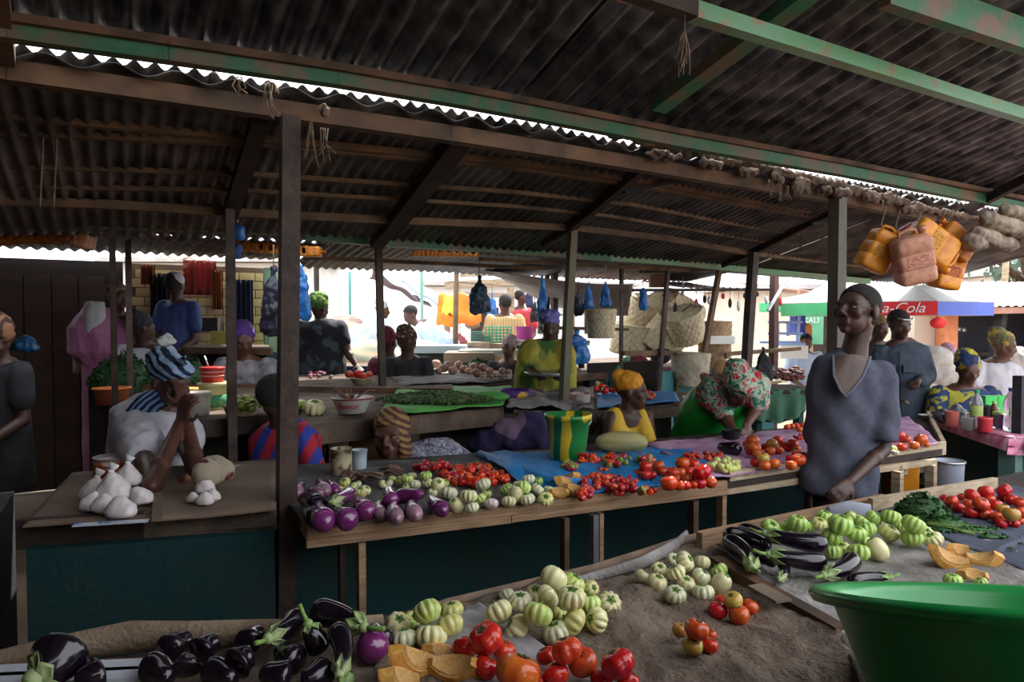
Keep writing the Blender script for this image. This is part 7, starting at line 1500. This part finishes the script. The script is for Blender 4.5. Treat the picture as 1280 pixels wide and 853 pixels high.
# ================= BRIGHT YARD BEYOND =================
def rig(px, py, d): return at_d(px, py, d)
BLD = [(-9, 22, 6, 3.2, mat('pale_plaster', (.62, .60, .56), (.5, .48, .45), scale=1, rough=.9), 'pale plastered building far behind the left centre'),
       (0.5, 24, 7, 2.6, mat('white_plaster', (.75, .75, .74), (.62, .62, .6), scale=1, rough=.9), 'long white plastered building far behind the orange sheet'),
       (10, 20, 8, 2.3, mat('cream_plaster', (.70, .62, .52), (.6, .5, .42), scale=1, rough=.9), 'cream plastered building far behind the umbrella'),
       (21, 24, 9, 3.0, mat('buff_plaster', (.6, .55, .5), (.5, .45, .4), scale=1, rough=.9), 'buff building at the far right')]
for x, y, w_, h, m, lab in BLD:
    t = thing('building', lab, 'building', (x, y, 0)); mb = MB(); mb.box((x, y, h / 2), (w_, 3, h)); put('walls', mb, m, t)
    mb = MB(); mb.box((x, y - .1, h + .08), (w_ + .5, 3.6, .12)); put('roof_slab', mb, mat('pale_tin', (0, 0, 0)), t)
    mb = MB(); mb.box((x - w_ * .2, y - 1.52, .95), (.9, .06, 1.9)); put('doorway', mb, DARKWOOD, t)
    for q in (.1, .32): mb = MB(); mb.box((x + w_ * q, y - 1.52, 1.4), (.7, .06, .7)); f = put('window', mb, BLACK, t)
# covered sack mounds
MS = mat('pale_sackcloth', (.42, .34, .24), (.30, .24, .17), scale=5, rough=.95, bump=.4); WT = mat('white_blue_tarp', (.45, .52, .60), (.32, .40, .42), scale=3, rough=.7); OT = mat('orange_stripe_tarp', (.5, .33, .22), (.36, .38, .28), scale=3, rough=.8, kind='wave', rot=(0, R(80), 0))
for px, py, rx, ry, h, d, m, lab in ((440, 440, .5, .5, .42, 8.2, MS, 'tan sack heap left under the covers'), (478, 440, .55, .5, .50, 8.0, WT, 'white-blue tarp covered heap behind the grey brown post'), (520, 448, .5, .4, .26, 7.9, WT, 'low whitish tarp heap left of the pale blue shirt'), (455, 452, .6, .4, .28, 7.4, OT, 'orange and green striped cover over the front of the heap'),
                                     (430, 430, .35, .3, .55, 9.2, mat('striped_pink_sack', (.45, .28, .24), (.55, .42, .36), scale=9, kind='wave', rot=(0, R(90), 0)), 'pinkish striped sack pile at the back of the heap')):
    c = rig(px, py, d); c.z = 1.5 - (py - 400) / FPX * d - h * .2; mb = MB(); mb.ell(c, (rx, ry, h)); mb.loft([(Vector((c.x, c.y, 0)), rx * .95, ry * .95), (Vector((c.x, c.y, c.z * .5)), rx * .97, ry * .97), (c, rx * .98, ry * .98)], 20); bundle('covered_heap', mb, m, lab, 'heap', .04, .05, 3.5)
# dark tarps
for pts, m, lab in ((((467, 338, 9), (540, 386, 8.6), (520, 372, 10), (462, 350, 10)), mat('purple_grey_tarp', (.16, .12, .16), (.1, .08, .1)), 'dark purplish tarp slung behind the grey brown post'), (((500, 352, 9), (570, 396, 8.4), (560, 380, 9.6), (520, 350, 10)), mat('blue_grey_tarp', (.2, .25, .42), (.15, .2, .34)), 'blue-grey tarp edge right of the purplish tarp'),
                    (((545, 408, 8.4), (602, 404, 8.4), (600, 368, 8.6), (548, 370, 8.6)), mat('orange_sheet', (.85, .25, .01), (.8, .16, .01), rough=.6), 'bright orange sheet hung behind the brown post'), (((552, 392, 8.2), (570, 392, 8.2), (570, 372, 8.3), (555, 370, 8.3)), mat('yellow_sheet', (.9, .7, .1), (.85, .6, .05)), 'yellow cloth on the orange sheet'),
                    (((400, 318, 7.5), (468, 322, 7.5), (468, 334, 8.4), (400, 330, 8.4)), mat('ochre_tarp', (.55, .33, .10), (.4, .22, .06), rough=.8), 'ochre tarp strip under the far roof, left of centre'), (((200, 322, 7.3), (262, 326, 7.3), (262, 317, 7.6), (220, 314, 7.6)), mat('pale_card', (.55, .45, .36), (.45, .36, .3)), 'pale card lying on the tiled wall top')):
    P = [rig(*q) for q in pts]; one('tarp_sheet', grid(*P, 16, 10, lambda s, t, p: .04 * math.sin(s * 14) * .5 + .03 * math.sin(t * 9), .006), m, lab, 'tarp')
# far stall frame centre
fs_ = thing('stall_frame', 'distant stall frame of sunlit planks behind the navy bag', 'stall', rig(610, 430, 9))
for a, b, wd in (((556, 357), (640, 353), .1), ((575, 368), (650, 370), .06), ((558, 386), (560, 440), .05), ((638, 360), (640, 440), .06), ((575, 344), (640, 342), .05)):
    mb = MB(); mb.beam(rig(*a, 9), rig(*b, 9), .08, wd); put('plank', mb, PALEWOOD, fs_)
def crate(px, py, d, w_, h, m, label, rows=5):
    p = rig(px, py, d); t = thing('plastic_crate', label, 'crate', p); mb = MB(); mb.box((p.x, p.y + .1, (p.z - .02) / 2), (w_ + .1, w_ * .6 + .2, p.z - .02)); one('plinth', mb, PALEWOOD, 'plain wooden plinth under the ' + label.split(' beyond')[0].split(' left')[0], 'plinth')
    for r in range(rows + 1): z = p.z + h * r / rows; mb = MB(); mb.box((p.x, p.y, z), (w_, w_ * .6, h * .06)); put('bar', mb, m, t)
    for c in range(8): mb = MB(); x = p.x - w_ / 2 + w_ * c / 7; mb.box((x, p.y - w_ * .3, p.z + h / 2), (h * .07, .01, h)); put('rib', mb, m, t)
GCR = mat('turquoise_crate', (.02, .42, .28), (.02, .36, .24), rough=.5)
crate(623, 428, 8.0, .30, .18, GCR, 'bright turquoise crate beyond the third row stall'); crate(598, 426, 7.8, .16, .10, mat('teal_crate', (.05, .28, .22), (.04, .22, .18)), 'darker teal crate left of the bright one', 4)
vessel_at(rig(656, 424, 7.6), .10, .14, mat('magenta_plastic', (.5, .08, .35), (.45, .06, .3)), 'magenta bucket right of the turquoise crate', 'bucket', 'bucket', .85)
for i_, (px, py, d, w_, h, m, lab) in enumerate(((640, 440, 7.2, 1.1, .05, W2, 'pale plank counter in front of the turquoise crate'), (588, 446, 7.0, .5, .10, MS, 'tan low box beside the purple bin'), (545, 436, 7.6, .7, .08, WT, 'whitish cloth covered counter behind the leopard headwrap'), (688, 428, 7.4, .8, .05, mat('multi_goods', (.6, .4, .3), (.2, .3, .5), scale=12, kind='cells', c3=(.6, .6, .3)), 'counter of small colourful goods behind the purple headwrap'))):
    c = rig(px, py, d); t = thing('market_stall', lab, 'stall', Vector((c.x, c.y, 0))); mb = MB(); mb.box(c, (w_, .5, h)); put('counter', mb, m, t)
    for s_ in (-1, 1): mb = MB(); mb.box((c.x + s_ * w_ * .42, c.y, c.z / 2), (.06, .06, c.z)); put('leg', mb, DARKWOOD, t)
for i_, (px, py, w_, h, m, lab) in enumerate(((615, 385, 12, 40, BB, 'light blue garment hung in the distant centre stall'), (662, 372, 10, 26, mat('navy_garment', (.03, .04, .12), (.02, .03, .08)), 'navy garment hung right of the coral shirt'), (668, 388, 10, 30, BLACK, 'black garment hung in the distant centre stall'), (590, 400, 16, 22, mat('beige_cloth', (.45, .38, .3), (.35, .3, .24)), 'beige cloth below the navy bag'), (700, 380, 12, 30, mat('white_garment', (.6, .6, .62), (.5, .5, .52)), 'white garment right of the twin posts'), (660, 356, 8, 14, mat('violet_garment', (.2, .2, .5), (.15, .15, .4)), 'small violet garment under the awning'), (575, 425, 18, 16, mat('rose_goods', (.55, .2, .2), (.4, .12, .15)), 'rose coloured cloth heap under the orange sheet'))):
    hbag(px, py - h / 2, py + h / 2, w_ * 1.1, 8.8, m, lab, 'hung_garment', 'garment', False); mb = MB(); mb.tube([rig(px, py - h / 2 + 2, 8.8), rig(px, 355, 8.8)], .004, 4); one('string', mb, ROPE, 'cord holding the ' + lab.split(' hung')[0], 'cord')
mb = MB(); mb.tube([rig(560, 352, 8.8), rig(640, 358, 8.8), rig(720, 356, 8.8)], .008, 5); q = rig(716, 356, 8.85); mb.tube([Vector((q.x, q.y, 0)), q], .03, 6); one('clothes_line', mb, ROPE, 'clothes line with end pole in the distant centre stall', 'line')
# ---- right hand yard ----
um = thing('market_umbrella', 'large red, green, white and blue parasol with script lettering', 'umbrella', rig(1105, 400, 8.2))
c = rig(1098, 328, 8.2); rim = 1.16; seg = 8; ze = rig(1112, 392, 8.2).z
WU = mat('umbrella_white', (.85, .85, .82), (.8, .8, .78), rough=.7); RU = mat('umbrella_red', (.75, .03, .04), (.7, .03, .04), rough=.7); GU = mat('umbrella_green', (.10, .55, .25), (.08, .5, .2), rough=.7); BU = mat('umbrella_blue', (.12, .18, .62), (.1, .15, .55), rough=.7)
for i in range(seg):
    a0, a1 = 2 * math.pi * i / seg, 2 * math.pi * (i + 1) / seg; e0 = Vector((c.x + math.cos(a0) * rim, c.y + math.sin(a0) * rim, ze + .12)); e1 = Vector((c.x + math.cos(a1) * rim, c.y + math.sin(a1) * rim, ze + .12))
    mid = (e0 + e1) / 2 * .35 + c * .65 + ZX * .04; mb = MB(); mb.add([c, e0, e1, c - ZX * .01, e0 - ZX * .01, e1 - ZX * .01], [(0, 1, 2), (5, 4, 3), (1, 4, 5, 2)]); put('canopy_panel', mb, WU if i not in (5,) else WU, um)
    mb = MB(); mb.add([e0, e1, e1 - ZX * .15, e0 - ZX * .15] + [q + (Vector((c.x, c.y, q.z)) - q).normalized() * .01 for q in (e0, e1, e1 - ZX * .15, e0 - ZX * .15)], [(0, 3, 2, 1), (4, 5, 6, 7), (2, 3, 7, 6), (0, 1, 5, 4)]); v_ = put('valance', mb, (WU, GU, WU, WU, GU, RU, BU, WU)[i], um)
    if i == 5: 
        out = ((e0 + e1) / 2 - Vector((c.x, c.y, ze + .12))).normalized(); x = out.cross(ZX) * -1
        place_text('Coca-Cola', .15, WU, (e0 + e1) / 2 - ZX * .075 + out * .012, (e1 - e0), ZX, v_)
mb = MB(); mb.tube([Vector((c.x, c.y, 0)), c], .025, 10); put('pole', mb, METAL, um)
um2 = thing('market_umbrella', 'smaller green and blue parasol left of the standing boy', 'umbrella', rig(1000, 400, 9.5)); c = rig(1005, 368, 9.5); ze = rig(1005, 388, 9.5).z
for i in range(8):
    a0, a1 = 2 * math.pi * i / 8, 2 * math.pi * (i + 1) / 8; e0 = Vector((c.x + math.cos(a0) * .62, c.y + math.sin(a0) * .62, ze + .1)); e1 = Vector((c.x + math.cos(a1) * .62, c.y + math.sin(a1) * .62, ze + .1)); mb = MB(); mb.add([c, e0, e1, e1 - ZX * .12, e0 - ZX * .12, c - ZX * .01], [(0, 1, 2), (1, 4, 3, 2), (5, 2, 1)]); put('canopy_panel', mb, (GU, WU)[i % 2] if i not in (6,) else BU, um2)
mb = MB(); mb.tube([Vector((c.x, c.y, 0)), c], .02, 8); put('pole', mb, METAL, um2)
def sheet_ball(px, py, d, r, m, label, name, cat): mb = MB(); mb.ell(rig(px, py, d), r); one(name, mb, m, label, cat)
o_ = thing('red_sign', 'round red hanging board below the umbrella edge', 'sign', rig(1172, 405, 8.6)); mb = MB(); mb.lathe([(.001, 0), (.10, 0), (.10, .02), (.001, .02)], rig(1172, 404, 8.6), 20, ax=Vector((0, -1, 0)), ex=(1, .7)); put('board', mb, RU, o_)
mb = MB(); mb.tube([rig(1172, 397, 8.6), rig(1172, 380, 8.6)], .004, 5); put('cord', mb, ROPE, o_)
# shed at the right
sd = thing('shed', 'right hand shed with sunlit patched tin roof, orange pillar and dark opening', 'shed', Vector((6.6, 9.6, 0)))
def sdb(nm, c, s, m): mb = MB(); mb.box(c, s); return put(nm, mb, m, sd)
x0 = rig(1180, 400, 9.5).x; x1 = rig(1290, 400, 9.5).x + 1
sdb('pillar', (rig(1184, 400, 9.3).x, 9.3, .95), (.17, .2, 1.9), mat('orange_pillar', (.75, .28, .12), (.65, .22, .1)))
sdb('cream_wall', (rig(1158, 400, 9.5).x, 9.5, .95), (.42, .15, 1.9), mat('cream_plaster', (0, 0, 0))); sdb('back_wall', ((x0 + x1) / 2, 10.6, .95), (x1 - x0, .1, 1.9), mat('dark_shop', (.03, .03, .045), (.02, .02, .03)))
sdb('side_wall', (x1, 10, .95), (.1, 1.3, 1.9), mat('dark_shop', (0, 0, 0))); sdb('shelf', ((x0 + x1) / 2, 10.2, 1.0), (x1 - x0 - .3, .5, .05), DARKWOOD)
ptin = mat('patched_white_tin', (.80, .76, .72), (.38, .28, .24), scale=3, rough=.6, detail=8, sharp=(.55, .75))
for i in range(5):
    a, b = x0 - .5 + i * .72, x0 + .3 + i * .72; za = rig(1230, 384, 8.9).z; zb = za + .42
    mb = grid(Vector((a, 8.8, za + .012 * (i % 2))), Vector((b, 8.8, za + .01 + .012 * (i % 2))), Vector((b, 10.9, zb + .02)), Vector((a, 10.9, zb)), 24, 4, lambda s, t, p: .015 * math.cos(p.x * 60), .004); put('tin_sheet', mb, ptin, sd)
mb = MB(); mb.beam(Vector((x0 - .5, 8.82, za - .06)), Vector((x1, 8.82, za - .02)), .06, .08); put('fascia', mb, mat('pink_wood', (0, 0, 0)), sd)
mb = MB(); mb.beam(rig(1252, 390, 9.0), rig(1240, 470, 9.0), .1, .14); put('dark_post', mb, BLACK, sd)
for i_, (px, py) in enumerate(((1199, 412), (1205, 413))): mb = MB(); mb.lathe([(.001, 0), (.04, 0), (.04, .01), (.001, .01)], rig(px, py, 10.3), 14, ax=Vector((0, -1, 0))); put('plate', mb, METAL, sd)
# green sign with writing, railing stall, distant cloths
sg = thing('green_sign', 'faded green sign board with white letters left of the boy', 'sign', rig(1012, 408, 10.4)); mb = MB(); mb.box(rig(1014, 408, 10.4), (.36, .03, .55)); put('board', mb, mat('sign_green', (.12, .42, .25), (.2, .5, .32), scale=4), sg)
mb = MB(); q = rig(1014, 408, 10.45); mb.box((q.x, q.y, q.z / 2), (.05, .05, q.z)); put('post', mb, PALEWOOD, sg)
place_text('MILLE', .10, WU, rig(1013, 392, 10.37), (1, 0, 0), ZX, sg); place_text('KALI', .12, WU, rig(1014, 401, 10.37), (1, 0, 0), ZX, sg)
mb = MB(); p = rig(1009, 414, 9.3); mb.box(p, (.10, .08, .16)); mb.ell(p + ZX * .08, (.05, .04, .03)); one('yellow_can', mb, YELLOWCAN, 'yellow can carried on the distant head beside the green sign', 'can')
rl_ = thing('blue_railing', 'pale blue metal railing stall in the bright yard left of the boy', 'railing', rig(990, 430, 8.8)); LB = mat('pale_blue_paint', (.35, .5, .85), (.3, .45, .8), rough=.5)
for a, b in (((960, 403), (1003, 403)), ((960, 417), (1003, 417)), ((972, 403), (972, 440)), ((985, 403), (985, 420)), ((1000, 380), (994, 470)), ((950, 428), (1000, 428))):
    mb = MB(); mb.beam(rig(*a, 8.8), rig(*b, 8.8), .03, .03); put('rail', mb, LB, rl_)
for i_, (px, py, w_, h, d, m, lab) in enumerate(((989, 440, 34, 16, 8.6, WU, 'white box counter under the pale blue railing'), (985, 432, 36, 6, 8.7, LB, 'pale blue slab on the white box counter'), (997, 404, 12, 30, 9.2, mat('royal_blue_cloth', (.05, .08, .45), (.04, .06, .35)), 'royal blue cloth hung behind the railing'), (900, 425, 30, 10, 7.6, WU, 'white box beyond the basket stand'), (1155, 450, 12, 20, 7.2, BB, 'light blue bag behind the denim man'))):
    c = rig(px, py, d); mb = MB(); mb.box(c, (w_ * d / FPX, .2, h * d / FPX)); one('distant_goods', mb, m, lab, 'goods')
WS = mat('woven_white_sack', (.62, .56, .52), (.5, .44, .4), scale=8, rough=.8, bump=.4)
for i_, (px, py, rx, h, lab) in enumerate(((1165, 450, .18, .15, 'white sack topmost in the pile behind the denim man'), (1150, 468, .17, .13, 'white sack at the left of the sack pile'), (1175, 470, .2, .14, 'white sack at the right of the sack pile'), (1160, 492, .24, .14, 'clear white sack at the bottom of the sack pile'), (1270, 455, .2, .16, 'white sack at the right edge behind the women'))):
    d = 6.5; c = rig(px, py, d); mb = MB(); mb.ell(c, (rx, .16, h)); bundle('white_sack', mb, WS, lab, 'sack', .016, .02, 9)
mb = MB(); c = rig(1165, 505, 6.5); mb.box((c.x, c.y, c.z / 2 - .02), (.7, .5, c.z)); one('sack_platform', mb, DARKWOOD, 'dark platform under the white sack pile', 'platform')
# trees
def tree(x, y, h, r, label, n=1500, ls=.30):
    t = thing('tree', label, 'tree', (x, y, 0), 'trees beyond the shed'); mb = MB()
    for i in range(n):
        d = Vector((random.gauss(0, 1), random.gauss(0, 1), random.gauss(0, .8))).normalized() * random.random() ** .33; p = Vector((x, y, h)) + Vector((d.x * r, d.y * r, d.z * r * .7))
        if noise.noise(p * .9) < -.12: continue
        R3 = Euler((random.uniform(0, 6), random.uniform(0, 6), random.uniform(0, 6))).to_matrix(); mb.add([R3 @ Vector(q) * ls + p for q in ((-.5, 0, 0), (0, .3, 0), (.5, 0, 0), (0, -.3, 0))], [(0, 1, 2, 3)])
    o = put('crown', mb, mat('hazy_leaf', (.10, .16, .12), (.2, .26, .2), scale=3, rough=.8), t); o['kind'] = 'stuff'
    mb = MB(); mb.tube([(x, y, 0), (x + .1, y, h * .5), (x, y, h)], [.25, .18, .08], 8)
    for q in range(5): a = q * 1.3; mb.tube([(x, y, h * .6), (x + math.cos(a) * r * .4, y + math.sin(a) * r * .4, h * .9), (x + math.cos(a) * r * .7, y + math.sin(a) * r * .7, h * 1.1)], [.1, .07, .03], 6)
    put('trunk', mb, RUSTWOOD, t)
tree(13.0, 17, 3.6, 2.4, 'left hazy tree above the shed roof'); tree(16.5, 18, 3.8, 2.6, 'right hazy tree above the shed roof')
for i_, (px, a, b) in enumerate(((1150, 300, 350), (1200, 318, 350), (1240, 300, 350), (1262, 310, 350))):
    mb = MB(); q = rig(px + 50, b, 12); mb.beam(Vector((q.x, q.y, 0)), rig(px + 50 + (8 if i_ % 2 else 0), a, 12), .08, .08); one('bare_pole', mb, PALEWOOD, ('first', 'second', 'third', 'fourth')[i_] + ' bare pole from left behind the shed roof', 'pole')
# prototypes that were never placed are removed
for k_, o in PR.items():
    if k_ not in _used:
        for c in list(o.children): bpy.data.objects.remove(c)
        bpy.data.objects.remove(o)
    elif 'proto' in o: del o['proto']
